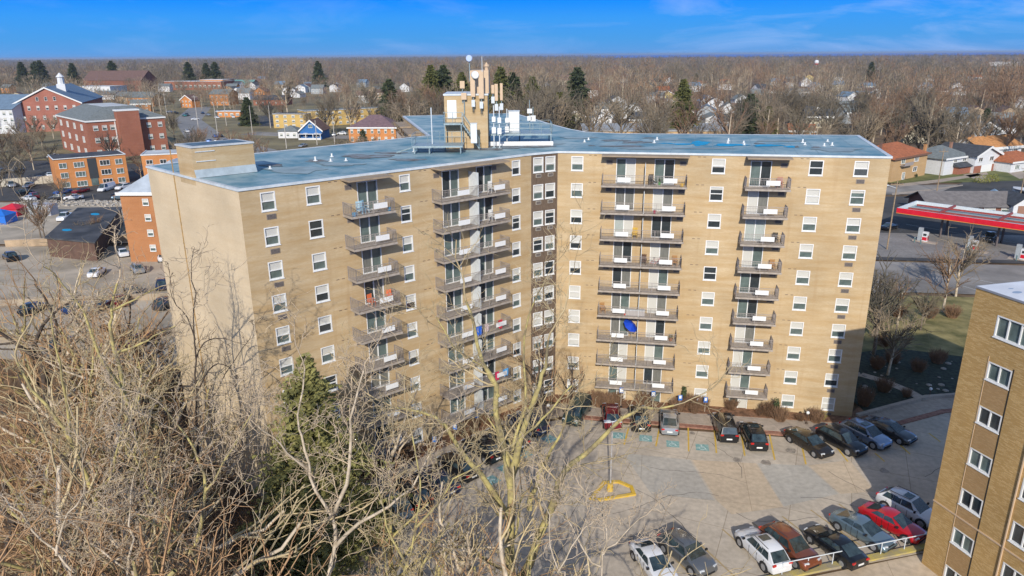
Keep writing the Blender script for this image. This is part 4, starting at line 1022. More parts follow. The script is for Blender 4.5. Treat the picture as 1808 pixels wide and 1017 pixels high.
def car(style, color, pos, heading, label, group=None, full=True, sunroof=False, cat=None, name=None):
    d = car_root(style); m = d['m']; L = d['L']; hw = d['hw']
    kind = {'sedan': 'parked_car', 'hatch': 'parked_car', 'suv': 'parked_suv', 'van': 'parked_minivan', 'pickup': 'parked_pickup', 'cargo': 'parked_van'}[style]
    o = empty(name or kind, (pos[0], pos[1], pos[2] if len(pos) > 2 else .012), label, cat or {'pickup': 'pickup truck', 'cargo': 'van', 'van': 'minivan', 'suv': 'car'}.get(style, 'car'), heading, group)
    bo = place('body', m['body'], o, (0, 0, 0)); bo.material_slots[0].link = 'OBJECT'; bo.material_slots[0].material = paint(color)
    place('windows', m['glass'], o, (0, 0, 0)); 
    for sx in (-1, 1):
        for sy in (-1, 1):
            w = place('wheel', m['wheel'], o, (sx * d['ax'], sy * (hw - .10), d['wr']), 0 if sy > 0 else math.pi)
            if full: place('rim', m['rim'], w, (0, 0, 0))
    if full:
        place('underbody', m['extra'], o, (0, 0, 0))
        for sy in (-1, 1):
            zt_ = d['top'](L / 2 - .12)
            place('headlight', m['head'], o, (L / 2 - .13, sy * hw * .66, .68 if style in ('sedan', 'hatch') else .80), -sy * R(14) * -1)
            place('taillight', m['tail'], o, (-L / 2 + .02, sy * hw * .70, .84 if style in ('sedan', 'hatch') else 1.0), sy * R(10))
            place('side_mirror', m['mirror'], o, (d['xa'] - .35, sy * (hw + .06), 1.02 if style in ('sedan', 'hatch') else 1.15))
        place('licence_plate', m['plate'], o, (-L / 2 - .012, 0, .62))
        if m['rails']: place('roof_rails', m['rails'], o, (0, 0, 0))
        if sunroof: place('sunroof', m['sunroof'], o, (0, 0, 0))
    return o
def car_between(style, color, front_px, rear_px, label, **k):
    a, b_ = P(*front_px), P(*rear_px); d = a - b_; return car(style, color, (a + b_) / 2, math.atan2(d.y, d.x), label, **k)
def az(deg): return R(deg)
HN = R(90 - 10.6)       # nose towards the right wing
def nose_in(style, color, px, py, label, h=HN, **k):
    r_ = P(px, py); L = car_root(style)['L']; return car(style, color, r_ + Vector((math.cos(h), math.sin(h), 0)) * L / 2, h, label, **k)
nose_in('van', 'black', 1287, 786, 'black minivan parked nose-in, first of the two black vehicles before the right wing', h=R(84))
nose_in('suv', 'black', 1340, 801, 'black SUV with silver roof rails next to the black minivan, right one of the pair', h=R(86), sunroof=True)
nose_in('sedan', 'silver', 1182, 773, 'silver grey sedan parked nose-in left of two empty accessible bays')
nose_in('suv', 'black', 1133, 767, 'black car with red tail lamps left of the silver sedan', h=R(86))
nose_in('suv', 'dark red', 1082, 763, 'dark red SUV behind the branches near the lamp post top', h=R(86))
car_between('van', 'green black', (1008, 752), (1030, 720), 'dark green van parked in the inner corner of the building')
def nose_out(style, color, fx, fy, h, label, **k):
    f_ = P(fx, fy); L = car_root(style)['L']; return car(style, color, f_ - Vector((math.cos(h), math.sin(h), 0)) * L / 2, h, label, **k)
h1 = R(-63)
nose_out('sedan', 'bronze black', 1462, 812, R(-66), 'dark bronze sedan facing out, right of an empty bay', sunroof=False)
nose_out('suv', 'black', 1522, 808, R(-62), 'black SUV facing out between the bronze sedan and the silver blue car')
nose_out('suv', 'silver blue', 1566, 796, R(-60), 'silver blue crossover facing out in the shade', sunroof=True)
nose_out('sedan', 'dark grey', 1612, 787, R(-56), 'dark grey sedan facing out, last car of the row by the garden')
hb = R(-64)
nose_out('suv', 'copper', 1436, 1010, hb, 'copper brown SUV beside the white crossover at the railing')
car_between('suv', 'white', (1313, 950), (1378, 1016), 'white crossover with rear window towards the pipe railing', sunroof=True)
car_between('sedan', 'black', (1440, 950), (1506, 1000), 'black sedan with red tail lamps between the copper SUV and the blue grey car')
nose_out('sedan', 'blue grey', 1573, 977, R(-58), 'blue grey sedan facing the railing beside the red car')
nose_out('sedan', 'red', 1628, 962, R(-56), 'bright red sedan facing the railing')
nose_out('suv', 'white', 1655, 935, R(-56), 'white SUV with black sunroof partly behind the brown building', sunroof=True)
car_between('sedan', 'white', (1172, 1030), (1137, 984), 'white sedan at the bottom edge under the pale branches', sunroof=False)
nose_out('suv', 'grey', 1252, 1022, R(-60), 'grey green SUV at the bottom edge right of the white sedan')
hL = R(130)
for k, (px, py, st_, cl_, lab) in enumerate((
    (925, 798, 'sedan', 'dark grey', 'dark sedan with red tail lamps behind the mossy trunk'),
    (960, 772, 'suv', 'dark blue', 'dark blue SUV parked before the inner corner'),
    (880, 820, 'suv', 'black', 'black SUV left of the tall mossy tree'),
    (838, 852, 'sedan', 'black', 'black sedan deep in the branch shadows by the left wing'),
    (800, 880, 'sedan', 'dark blue', 'dark blue sedan under the bare branches of the left bay row'),
    (752, 905, 'suv', 'black', 'black SUV farthest left in the bay row below the left wing'),
    (716, 925, 'van', 'blue grey', 'blue grey minivan between the spruce and the left bay row'))):
    nose_in(st_, cl_, px, py, lab, h=hL)
# ---- cars of the streets and lots behind, seen small
FAR = [  # style, colour, front px, rear px, label
 ('sedan', 'silver', (155, 442), (148, 455), 'silver car in the left rear lot, second of the first row'),
 ('sedan', 'dark red', (128, 443), (120, 456), 'dark car with red lamps beginning the first row of the left rear lot'),
 ('sedan', 'white', (213, 445), (222, 457), 'white sedan right of the gap in the left rear lot'),
 ('suv', 'white', (247, 441), (252, 451), 'white SUV beside the orange brick tower in the rear lot'),
 ('suv', 'silver', (238, 472), (250, 488), 'silver SUV in the middle aisle of the left rear lot'),
 ('sedan', 'white', (182, 478), (162, 494), 'white car with a red tail lamp crossing the left rear lot'),
 ('suv', 'dark blue', (291, 500), (286, 516), 'dark blue SUV against the end wall of the main building'),
 ('sedan', 'dark grey', (226, 512), (246, 528), 'dark grey sedan behind branches at the lower rear lot'),
 ('suv', 'dark red', (205, 530), (218, 545), 'red SUV half hidden by branches below the rear lot'),
 ('sedan', 'white', (285, 452), (290, 466), 'white car cut off by the corner of the main building'),
 ('suv', 'black', (10, 452), (30, 466), 'black SUV at the left end of the rear lot'),
 ('sedan', 'white', (40, 352), (64, 356), 'white sedan parked alone on the dark lot by the rubble bank'),
 ('sedan', 'blue', (100, 344), (122, 340), 'dark blue car before the orange three-storey block'),
 ('sedan', 'dark red', (130, 343), (156, 338), 'dark red car nose to tail with the blue car before the orange block'),
 ('sedan', 'white', (118, 353), (143, 351), 'white hatchback below the dark red car'),
 ('hatch', 'dark grey', (92, 353), (113, 352), 'grey hatchback beside the white hatchback'),
 ('cargo', 'white', (176, 340), (202, 333), 'white van with grey cargo body by the orange block entrance'),
 ('suv', 'white', (204, 337), (232, 331), 'white SUV behind the white van'),
 ('hatch', 'black', (200, 347), (220, 349), 'black car by the hipped white roof'),
 ('suv', 'silver', (28, 334), (12, 326), 'silver SUV by the long pale fence'),
 ('sedan', 'silver', (45, 333), (58, 328), 'silver grey sedan on the dark lot under the bare trees'),
 ('suv', 'dark grey', (0, 330), (8, 324), 'dark grey SUV at the left edge by the pale fence'),
 ('pickup', 'white', (104, 394), (126, 382), 'white pickup beside the black flat-roofed shed'),
 ('sedan', 'white', (82, 280), (106, 276), 'white car in front of the brown brick block'),
 ('sedan', 'red', (100, 284), (116, 282), 'red car half hidden below the white car by the brick block'),
 ('suv', 'dark blue', (337, 244), (352, 250), 'dark blue SUV on the pale road'),
 ('sedan', 'white', (322, 231), (338, 236), 'white car waiting on the pale road'),
 ('sedan', 'blue', (373, 239), (387, 246), 'dark blue car descending the pale road'),
 ('sedan', 'black', (397, 246), (383, 238), 'black car on the near bend of the road'),
 ('sedan', 'teal', (318, 204), (334, 207), 'teal car in the roadside lot'),
 ('pickup', 'dark grey', (338, 206), (322, 203), 'dark pickup in the roadside lot beyond the road'),
 ('sedan', 'white', (376, 208), (390, 210), 'white car in the far roadside lot near the utility poles'),
 ('sedan', 'silver', (362, 203), (374, 206), 'silver car, middle of the far roadside lot'),
 ('sedan', 'dark blue', (352, 199), (364, 203), 'dark blue car at the back of the roadside lot'),
 ('suv', 'dark grey', (418, 220), (432, 224), 'dark SUV by the brown bank beside the road'),
 ('sedan', 'silver', (528, 261), (542, 258), 'silver car parked by the shrubs left of the blue house'),
 ('pickup', 'black', (1738, 432), (1756, 418), 'black pickup fuelling under the red canopy'),
 ('suv', 'dark blue', (1796, 358), (1806, 352), 'dark SUV beside the boat trailers at the edge'),
 ('sedan', 'black', (1580, 402), (1560, 408), 'dark sedan on the side street behind the utility pole'),
]
for (s_, c_, f_, r_, l_) in FAR:
    a, b_ = P(*f_), P(*r_); d = a - b_; car(s_, c_, (a + b_) / 2, math.atan2(d.y, d.x), l_, full=(s_ == 'pickup' and f_[0] > 1700))
# cars packed in the lot behind the stair tower
r_ = random.Random(8)
tw = P(300, 254)
for k in range(7):
    q = P(328 + k * 14, 252.5 - k * .4)
    car('sedan', ['dark blue', 'blue', 'black', 'blue', 'white', 'silver', 'dark red'][k], q, R(100), ['dark blue car at the left end of the packed row behind the stair tower', 'bright blue car second in the packed row behind the stair tower', 'black car third in the packed row behind the stair tower', 'blue car in the middle of the packed row behind the stair tower', 'white car in the packed row behind the stair tower', 'silver car in the packed row behind the stair tower', 'dark red car ending the packed row behind the stair tower'][k], full=False)

ROWC = [(60, 548, 'black', 'black car nose-in at the upper terrace wall, leftmost of its row'), (135, 545, 'dark blue', 'dark blue car in the middle of the row at the upper terrace wall'), (175, 543, 'grey', 'grey car right of the dark blue one at the upper terrace wall'), (292, 538, 'dark grey', 'dark grey car at the upper terrace wall by the end wall corner'), (110, 609, 'black', 'black car at the lower terrace wall behind branches'), (250, 603, 'dark red', 'dark red car at the lower terrace wall behind branches')]
for k, (px, py, c, lb) in enumerate(ROWC): car('suv' if k % 3 == 0 else 'sedan', c, P(px, py + 4), R(88), lb, full=False)

MORE = [('sedan', 'silver', 300, 199), ('suv', 'black', 309, 201), ('sedan', 'white', 345, 212), ('suv', 'silver', 392, 204), ('sedan', 'black', 402, 206), ('sedan', 'white', 412, 208), ('suv', 'dark red', 424, 211), ('suv', 'white', 384, 199), ('sedan', 'dark blue', 438, 214), ('sedan', 'silver', 590, 240), ('suv', 'white', 604, 238), ('suv', 'dark grey', 6, 306), ('sedan', 'silver', 30, 303), ('sedan', 'dark blue', 74, 318), ('sedan', 'white', 88, 312), ('suv', 'dark red', 60, 350), ('suv', 'black', 46, 344), ('sedan', 'blue grey', 215, 352)]
MLB = ['silver car at the start of the far roadside lot', 'black SUV second in the far roadside lot', 'white car on the near side of the roadside lot', 'silver SUV beside the orange shop', 'black car right of the silver SUV by the orange shop', 'white car in the lot right of the orange shop', 'dark red SUV at the right end of the roadside lot', 'white SUV at the back of the roadside lot', 'dark blue car by the brown bank right of the roadside lot', 'silver car right of the blue gabled house', 'white SUV left of the purple-roofed house', 'dark grey SUV behind the pale fence at the left edge', 'silver car behind the pale fence', 'dark blue car on the dark lot before the orange block', 'white car at the back of the dark lot', 'dark red SUV on the dark lot near the blue shed', 'black SUV left of the dark red one on the dark lot', 'blue grey car below the white van']
for (s_, c_, px, py), lb in zip(MORE, MLB): car(s_, c_, P(px, py), R(20 + (px * 37) % 150), lb, full=False)
# ================================================================== SMALL THINGS NEAR THE BUILDING
# lamp post on its yellow island
q = P(1077, 872); isl = [P(1040, 882), P(1058, 886), P(1123, 875), P(1117, 860), P(1093, 850), P(1065, 851)]
o = empty('traffic_island', q, 'yellow painted kerb island around the lamp post', 'traffic island')
b = MB(); ins = off([Vector((p.x, p.y, 0)) for p in isl][::1], -.30)
n = len(isl)
for k in range(n):
    a, c, a2, c2 = isl[k], isl[(k + 1) % n], ins[k], ins[(k + 1) % n]
    for pts in ([(a.x, a.y, 0), (c.x, c.y, 0), (c.x, c.y, .15), (a.x, a.y, .15)], [(a.x, a.y, .15), (c.x, c.y, .15), (c2.x, c2.y, .15), (a2.x, a2.y, .15)], [(c2.x, c2.y, 0), (a2.x, a2.y, 0), (a2.x, a2.y, .15), (c2.x, c2.y, .15)]): b.face(pts)
b.build('kerb', YEL, o)
q = P(1077, 866)
o = empty('lamp_post', q, 'tall grey lamp post on a yellow concrete base in the car park', 'lamp post')
b = MB(); b.tube((0, 0, 0), (0, 0, .75), .27, .27, 16); b.build('base', YEL, o, world=False)
zt_ = hz(q, 745)
b = MB(); b.tube((0, 0, .75), (0, 0, zt_), .085, .06, 10); b.build('pole', mat('pole_grey', (.42, .40, .38), .5, .1, 3), o, world=False)
b = MB()
for sx in (-1, 1): b.box((sx * .45, 0, zt_ + .05), (.55, .3, .12))
b.bx(-.2, .2, -.04, .04, zt_ - .01, zt_ + .07); b.build('lamp_head', STEELW, o, world=False)
# accessible parking signs
def sign(px, py, top, label, m='blue'):
    q = P(px, py, .15); z = hz(q, top); o = empty('parking_sign', q, label, 'sign')
    b = MB(); b.tube((0, 0, 0), (0, 0, z - .15), .035, n=6); b.build('post', mat('sign_post', (.5, .42, .33), .6), o, world=False)
    h = z - .15; b = MB(); b.bx(-.2, .2, -.07, -.045, h - .6, h); b.build('board', mat('sign_blue', (.02, .16, .55), .5), o, world=False)
    b = MB(); b.bx(-.12, .12, -.078, -.0705, h - .4, h - .06) if m == 'blue' else b.bx(-.17, .17, -.078, -.0705, h - .55, h - .12)
    b.build('symbol', WHITE, o, world=False); return o
sign(1199, 728, 697, 'blue and white accessible parking sign left of the small evergreen')
sign(1244, 727, 701, 'blue accessible parking sign beside the globe lamp')
sign(1152, 722, 690, 'white accessible parking sign behind the silver sedan', 'w')
sign(1096, 716, 684, 'white accessible parking sign behind the branches at the dark red SUV', 'w')
for k, (px, py, tp, lb) in enumerate(((873, 725, 708, 'blue sign nearest the inner corner on the left wing side'), (842, 745, 728, 'blue sign, second from the inner corner on the left wing side'), (804, 766, 748, 'blue sign, third from the inner corner on the left wing side'), (768, 788, 770, 'blue sign farthest from the inner corner on the left wing side'))):
    sign(px, py + 8, tp, lb)
def globe(px, py, top, label, r=.17):
    q = P(px, py, .15); z = hz(q, top); o = empty('globe_lamp', q, label, 'lamp')
    b = MB(); b.tube((0, 0, 0), (0, 0, z - .2 - r), .045, .04, 8); b.tube((0, 0, 0), (0, 0, .12), .14, .1, 10); b.build('post', mat('lamp_dark', (.08, .05, .035), .6), o, world=False)
    b = MB(); b.sphere((0, 0, z - .15 - r), r, 16, 10); b.build('globe', WHITE, o, world=False, smooth=True)
globe(1424, 748, 726, 'white globe lamp on a short post in the planting bed by the yellow shrub')
globe(1231, 722, 703, 'white globe lamp between the two blue signs and the brown shrubs')
globe(1641, 700, 684, 'white globe lamp in the shaded garden near the brown building')
globe(968, 722, 713, 'white globe lamp in the inner corner behind the branches')
# furniture and other things on the balconies
def chair(loc, rz, m, label, group=None):
    o = empty('patio_chair', loc, label, 'chair', rz, group)
    b = MB(); b.bx(-.25, .25, -.25, .25, .38, .43); b.build('seat', m, o, world=False)
    b = MB()
    for k in range(4): b.box((-.19 + .126 * k, .27 + .03, .72), (.10, .03, .62))
    b.build('backrest', m, o, world=False)
    for x in (-.22, .22):
        for y in (-.22, .22): b = MB(); b.bx(x - .02, x + .02, y - .02, y + .02, 0, .379); b.build('leg', m, o, world=False)
    b = MB(); b.bx(-.29, -.22, -.26, .26, .58, .61); b.bx(.22, .29, -.26, .26, .58, .61); b.build('armrest', m, o, world=False)
def bt(w, u, i, out=.8): q = w.p(u, deck(i) + .003, out); return q
PL = lambda n, c: mat(n, c, .5)
chair(bt(wL, 9.6, 0), wL.rz + .4, PL('sky_plastic', (.30, .50, .62)), 'pale blue slatted chair on the top left balcony, left of the panel')
chair(bt(wL, 9.0, 0, 1.0), wL.rz - .4, PL('sky_plastic', (.30, .50, .62)), 'second pale blue slatted chair on the top left balcony, nearest its left rail')
chair(bt(wL, 9.7, 3, .7), wL.rz + .2, PL('orange_plastic', (.75, .18, .07)), 'orange chair left of the white panel on the fourth left balcony')
chair(bt(wL, 11.4, 3, .7), wL.rz - .3, PL('orange_plastic', (.75, .18, .07)), 'orange chair right of the white panel on the fourth left balcony')
chair(bt(wL, 22.9, 0, .6), wL.rz, WHITE, 'white chair on the top wide balcony of the left wing')
chair(bt(wL, 22.9, 1, .6), wL.rz, WHITE, 'white chair on the second wide balcony of the left wing')
chair(bt(wR, 9.2, 0, .7), wR.rz + .4, PL('black_plastic', (.03, .03, .03)), 'black chair in the middle of the top wide balcony of the right wing')
chair(bt(wR, 8.8, 3, .7), wR.rz, PL('brown_plastic', (.10, .05, .03)), 'brown chair on the fourth wide balcony of the right wing')
chair(bt(wR, 11.8, 3, .7), wR.rz, PL('amber_wood', (.42, .22, .08)), 'amber wooden chair at the right end of the fourth wide balcony')
chair(bt(wR, 4.9, 5, .7), wR.rz + .3, PL('amber_wood', (.42, .22, .08)), 'orange brown wooden chair at the left end of the sixth wide balcony')
chair(bt(wR, 7.8, 2, .6), wR.rz, PL('yellow_plastic', (.66, .42, .05)), 'yellow crate-like chair on the third wide balcony')
chair(bt(wR, 21.0, 2, .7), wR.rz, PL('black_plastic', (.03, .03, .03)), 'black chair on the third narrow balcony of the right wing')
chair(bt(wR, 20.9, 0, .7), wR.rz, PL('rose_cloth', (.45, .2, .15)), 'rose coloured chair on the top narrow balcony')
chair(bt(wR, 21.0, 3, .7), wR.rz, PL('amber_wood', (.42, .22, .08)), 'wooden chair on the fourth narrow balcony')
# umbrella
q = bt(wR, 7.9, 6, .9); o = empty('balcony_umbrella', q, 'deep blue tilted umbrella on the seventh wide balcony', 'umbrella')
b = MB(); b.tube((0, 0, 0), (.05, 0, 1.75), .02, n=6); b.build('pole', STEELW, o, world=False)
b = MB(); c = Vector((.1, -.05, 1.75)); ax = Vector((.55, -.45, .8)).normalized(); e1 = ax.orthogonal().normalized(); e2 = ax.cross(e1)
rim = [c - ax * .38 + (e1 * math.cos(t * .785) + e2 * math.sin(t * .785)) * .85 for t in range(8)]
for k in range(8): b.face([c, rim[k], rim[(k + 1) % 8]])
for k in range(8): b.face([c - ax * .03, rim[(k + 1) % 8] - ax * .02, rim[k] - ax * .02])
b.build('canopy', PL('umbrella_blue', (.01, .06, .50)), o, world=False)
# bicycle
q = bt(wR, 9.0, 3, 1.1); o = empty('bicycle', q + Vector((.9, -.2, 0)), 'bicycle leaning inside the railing of the fourth wide balcony', 'bicycle', wR.rz)
for x in (-.5, .5):
    b = MB()
    for k in range(16):
        t0, t1 = k * .3927, (k + 1) * .3927; b.tube((x + .32 * math.cos(t0), 0, .33 + .32 * math.sin(t0)), (x + .32 * math.cos(t1), 0, .33 + .32 * math.sin(t1)), .018, n=4)
    b.build('wheel', RUBBER, o, world=False)
b = MB()
for a, c in (((-.5, 0, .33), (-.12, 0, .75)), ((-.5, 0, .33), (0, 0, .3)), ((0, 0, .3), (-.14, 0, .85)), ((0, 0, .3), (.4, 0, .78)), ((-.12, 0, .75), (.4, 0, .8)), ((.5, 0, .33), (.38, 0, .95))): b.tube(a, c, .02, n=5)
b.build('frame', PL('bike_red', (.4, .03, .03)), o, world=False)
b = MB(); b.tube((.38, -.25, .97), (.38, .25, .97), .015, n=5); b.build('handlebar', UNDER, o, world=False)
b = MB(); b.bx(-.26, -.04, -.05, .05, .86, .91); b.build('saddle', UNDER, o, world=False)
# potted plants, tubs, boxes, cloths
def pot(loc, c, r, h, label, plant=True):
    o = empty('flower_pot', loc, label, 'flower pot'); b = MB(); b.tube((0, 0, 0), (0, 0, h), r * .75, r, 10); b.build('pot', PL('pot_' + '%02d%02d' % (int(c[0] * 99), int(c[1] * 99)), c), o, world=False)
    if plant:
        rr = random.Random(int(loc[0] * 100)); b = MB()
        for k in range(60):
            a = Vector((rr.gauss(0, r * .6), rr.gauss(0, r * .6), h + rr.uniform(0, .35))); s_ = .09
            b.face([a, a + Vector((rr.uniform(-s_, s_), rr.uniform(-s_, s_), s_)), a + Vector((rr.uniform(-s_, s_), rr.uniform(-s_, s_), 0))])
        b.build('plant', mat('pot_leaves', (.06, .11, .03), .8), o, world=False)
pot(bt(wR, 12.0, 0, 1.1), (.70, .42, .05), .22, .3, 'yellow flower pot at the right end of the top wide balcony', False)
pot(bt(wR, 9.9, 0, .4), (.1, .3, .1), .16, .3, 'green plant pot by the door of the top wide balcony')
pot(bt(wL, 8.4, 0, 1.2), (.12, .35, .55), .18, .3, 'blue tub at the left rail of the top left balcony', False)
pot(bt(wL, 11.6, 0, 1.2), (.05, .3, .5), .15, .3, 'small blue bucket at the right rail of the top left balcony', False)
pot(bt(wR, 9.6, 1, 1.1), (.4, .03, .08), .18, .3, 'red tub on the second wide balcony of the right wing', False)
pot(bt(wR, 11.9, 6, .6), (.3, .12, .05), .2, .3, 'clay pot with a plant at the right end of the seventh wide balcony')
pot(bt(wR, 7.2, 5, 1.1), (.6, .05, .03), .16, .25, 'red pot on the sixth wide balcony of the right wing', False)
pot(bt(wR, 7.9, 5, 1.1), (.55, .08, .03), .14, .25, 'smaller red pot beside the white box on the sixth wide balcony', False)
def cloth(w, u, i, wd, ht, c, label):
    q = w.p(u, deck(i) + 1.02, 1.53); o = empty('hanging_laundry', q, label, 'laundry', w.rz); b = MB(); n = 7
    for k in range(n):
        x0, x1 = -wd / 2 + wd * k / n, -wd / 2 + wd * (k + 1) / n; y0 = .04 * math.sin(k * 1.9); y1 = .04 * math.sin((k + 1) * 1.9); h0 = ht * (1 - .12 * math.sin(k * 2.2)); h1_ = ht * (1 - .12 * math.sin((k + 1) * 2.2))
        b.face([(x0, -.05 + y0, -h0), (x1, -.05 + y1, -h1_), (x1, -.03, .03), (x0, -.03, .03)]); b.face([(x0, -.03, .031), (x1, -.03, .031), (x1, .05, -.3), (x0, .05, -.3)])
    b.build('cloth', PL('cloth_%02d%02d%02d' % tuple(int(x * 99) for x in c), c), o, world=False)
cloth(wL, 20.3, 5, .7, .85, (.02, .12, .55), 'blue towel over the railing of the sixth wide balcony, left wing')
cloth(wL, 21.2, 5, .5, .7, (.5, .4, .4), 'pale cloth beside the blue towel on the sixth wide balcony')
cloth(wL, 22.9, 5, .5, .8, (.55, .02, .04), 'red cloth over the railing of the sixth wide balcony, left wing')
cloth(wL, 23.5, 7, .7, .7, (.12, .4, .75), 'light blue cloth over the railing of the eighth wide balcony')
cloth(wL, 22.4, 7, .5, .8, (.6, .03, .1), 'red and white cloth left of the light blue one on the eighth wide balcony')
bx_ = empty('storage_box', bt(wR, 8.2, 5, 1.0), 'long pale grey storage box on the sixth wide balcony', 'storage box', wR.rz)
b = MB(); b.bx(-.95, .95, -.25, .25, 0, .6); b.build('box', mat('pale_box', (.45, .42, .40), .7), bx_, world=False); b = MB(); b.bx(-.98, .98, -.28, .28, .602, .66); b.build('lid', STEELW, bx_, world=False)
ds = empty('satellite_dish', wR.p(.9, 0, 0), 'x', 'dish'); bpy.data.objects.remove(ds)
# garden shrubs and evergreens at the foot of the walls
def twig_bush(name, loc, r, h, label, m, n=260, seed=0, lean=.8, leaf=False, group=None):
    rr = random.Random(seed); b = MB()
    for k in range(n):
        t = rr.uniform(0, 6.283); q = rr.random() ** .5 * r * .5; a = Vector((q * math.cos(t), q * math.sin(t), 0)); e = a * (1 + rr.uniform(.3, 1) * lean * 1.6) + Vector((rr.gauss(0, .1) * r, rr.gauss(0, .1) * r, h * rr.uniform(.45, 1)))
        if leaf:
            s_ = .10; c = a.lerp(e, rr.uniform(.1, 1)); b.face([c + Vector([rr.uniform(-s_, s_) for _ in range(3)]) for _ in range(3)])
            c = a.lerp(e, rr.uniform(.5, 1)); b.face([c + Vector([rr.uniform(-s_, s_) for _ in range(3)]) for _ in range(3)])
        else:
            b.tube(a, e, .018, .008, n=3, cap=False)
            for _ in range(2):
                c = a.lerp(e, rr.uniform(.4, .9)); b.tube(c, c + Vector([rr.uniform(-.25, .25), rr.uniform(-.25, .25), rr.uniform(.05, .3)]), .01, .005, n=3, cap=False)
    me = b.mesh('foliage', m); o = empty(name, loc, label, 'shrub', group=group); place('foliage', me, o, (0, 0, 0)); s = MB(); s.tube((0, 0, -.1), (0, 0, h * .4), .05, n=6); s.build('stem', mat('shrub_stem', (.12, .08, .05), .9), o, world=False); return o
BRS = mat('brown_twigs', (.22, .13, .075), .9, .3, 3)
EVG = mat('evergreen_leaves', (.035, .06, .025), .9, .4, 2.5, col2=(.10, .13, .05))
rr = random.Random(77)
sh0 = twig_bush('bare_shrub', P(1290, 722, .15), .8, 1.25, 'rust brown bare shrub in the planting bed along the right wing', BRS, group='brown shrubs along the foot of the walls')
for k in range(34):
    if k < 20: u = rr.uniform(2, 27); q = wR.p(u, .16, rr.uniform(.7, 2.0))
    else: u = rr.uniform(3, 27); q = wL.p(u, .15, rr.uniform(.5, 1.3))
    dup(sh0, q, rr.uniform(0, 6), label='rust brown bare shrub in the planting bed along the right wing' if k < 20 else 'rust brown bare shrub in the planting bed along the left wing', group='brown shrubs along the foot of the walls' if k < 20 else 'brown shrubs below the left wing', scale=rr.uniform(.55, 1.25))
twig_bush('evergreen_shrub', P(1206, 716, .15), .42, 2.3, 'slim dark evergreen shrub behind the blue and white sign', EVG, 600, 3, .1, True)
twig_bush('evergreen_shrub', P(1369, 736, .15), .45, 2.1, 'slim dark evergreen shrub beneath the narrow balconies', EVG, 600, 4, .1, True)
twig_bush('clipped_shrub', P(1446, 739, .15), .75, .8, 'low yellow green shrub near the right corner of the building', mat('yellow_green_leaves', (.22, .22, .05), .9, .3, 3), 500, 5, .8, True)
for k, (px, py, r_, h_) in enumerate(((1548, 650, 1.2, 2), (1575, 640, 1.3, 2.4), (1620, 655, 1.2, 1.4), (1655, 640, 1.4, 1.6), (1560, 610, 1.3, 2.6), (1680, 560, 1.5, 1.8), (1640, 560, 1.5, 1.6), (1600, 700, .8, 1), (1585, 560, 1.5, 2.2))):
    dup(sh0, P(px, py, 0), k, label=['bare shrub close to the end wall in the garden', 'tall bare shrub left of the garden path top', 'low bare shrub above the garden path', 'spreading bare shrub right of the garden path', 'tall bare shrub at the edge of the ground cover', 'bare shrub at the shade edge near the brown building', 'bare shrub in the middle of the shade edge', 'small bare shrub inside the path curve', 'bare shrub on the sunlit lawn by the end wall'][k], group='bare shrubs of the east garden', scale=r_)
twig_bush('bare_shrub', P(1525, 715, 0), 1.0, 2.2, 'twiggy bare shrub in the shaded garden against the end wall', BRS, 300, 6)
twig_bush('bare_shrub', P(1560, 690, 0), 1.1, 1.6, 'spreading bare shrub inside the curve of the garden path', BRS, 300, 7)
# ================================================================== BUILDINGS AND POLES BEHIND
FOOT = []       # footprints kept clear of trees (x, y, r)
GREYR = mat('grey_shingles', (.17, .19, .19), .9, .2, 1.2, detail=6)
DARKR = mat('charcoal_shingles', (.06, .065, .075), .9, .25, 1.0)
BLUER = mat('blue_grey_roof', (.15, .22, .30), .7, .15, .6)
REDR = mat('rust_shingles', (.36, .12, .05), .9, .2, 1.2)
TANR = mat('orange_tan_shingles', (.50, .24, .09), .9, .2, 1.2)
BRNR = mat('brown_shingles', (.15, .09, .075), .9, .25, 1.0)
WHR = mat('pale_flat_roof', (.55, .56, .56), .7, .2, .15)
TEALR = mat('teal_roof', (.15, .33, .30), .7, .15, .5)
BLKR = mat('black_flat_roof', (.05, .052, .058), .8, .35, .25, col2=(.09, .09, .095))
WSID = mat('white_siding', (.66, .67, .68), .7, .06, 2); BSID = mat('blue_siding', (.02, .13, .36), .7, .1, 2); CREAM = mat('cream_siding', (.52, .47, .34), .7, .1, 2); GSID = mat('grey_siding', (.33, .36, .38), .7, .1, 2); TSID = mat('tan_siding', (.40, .30, .20), .8, .1, 2); YSID = mat('yellow_siding', (.55, .44, .18), .7, .1, 2)
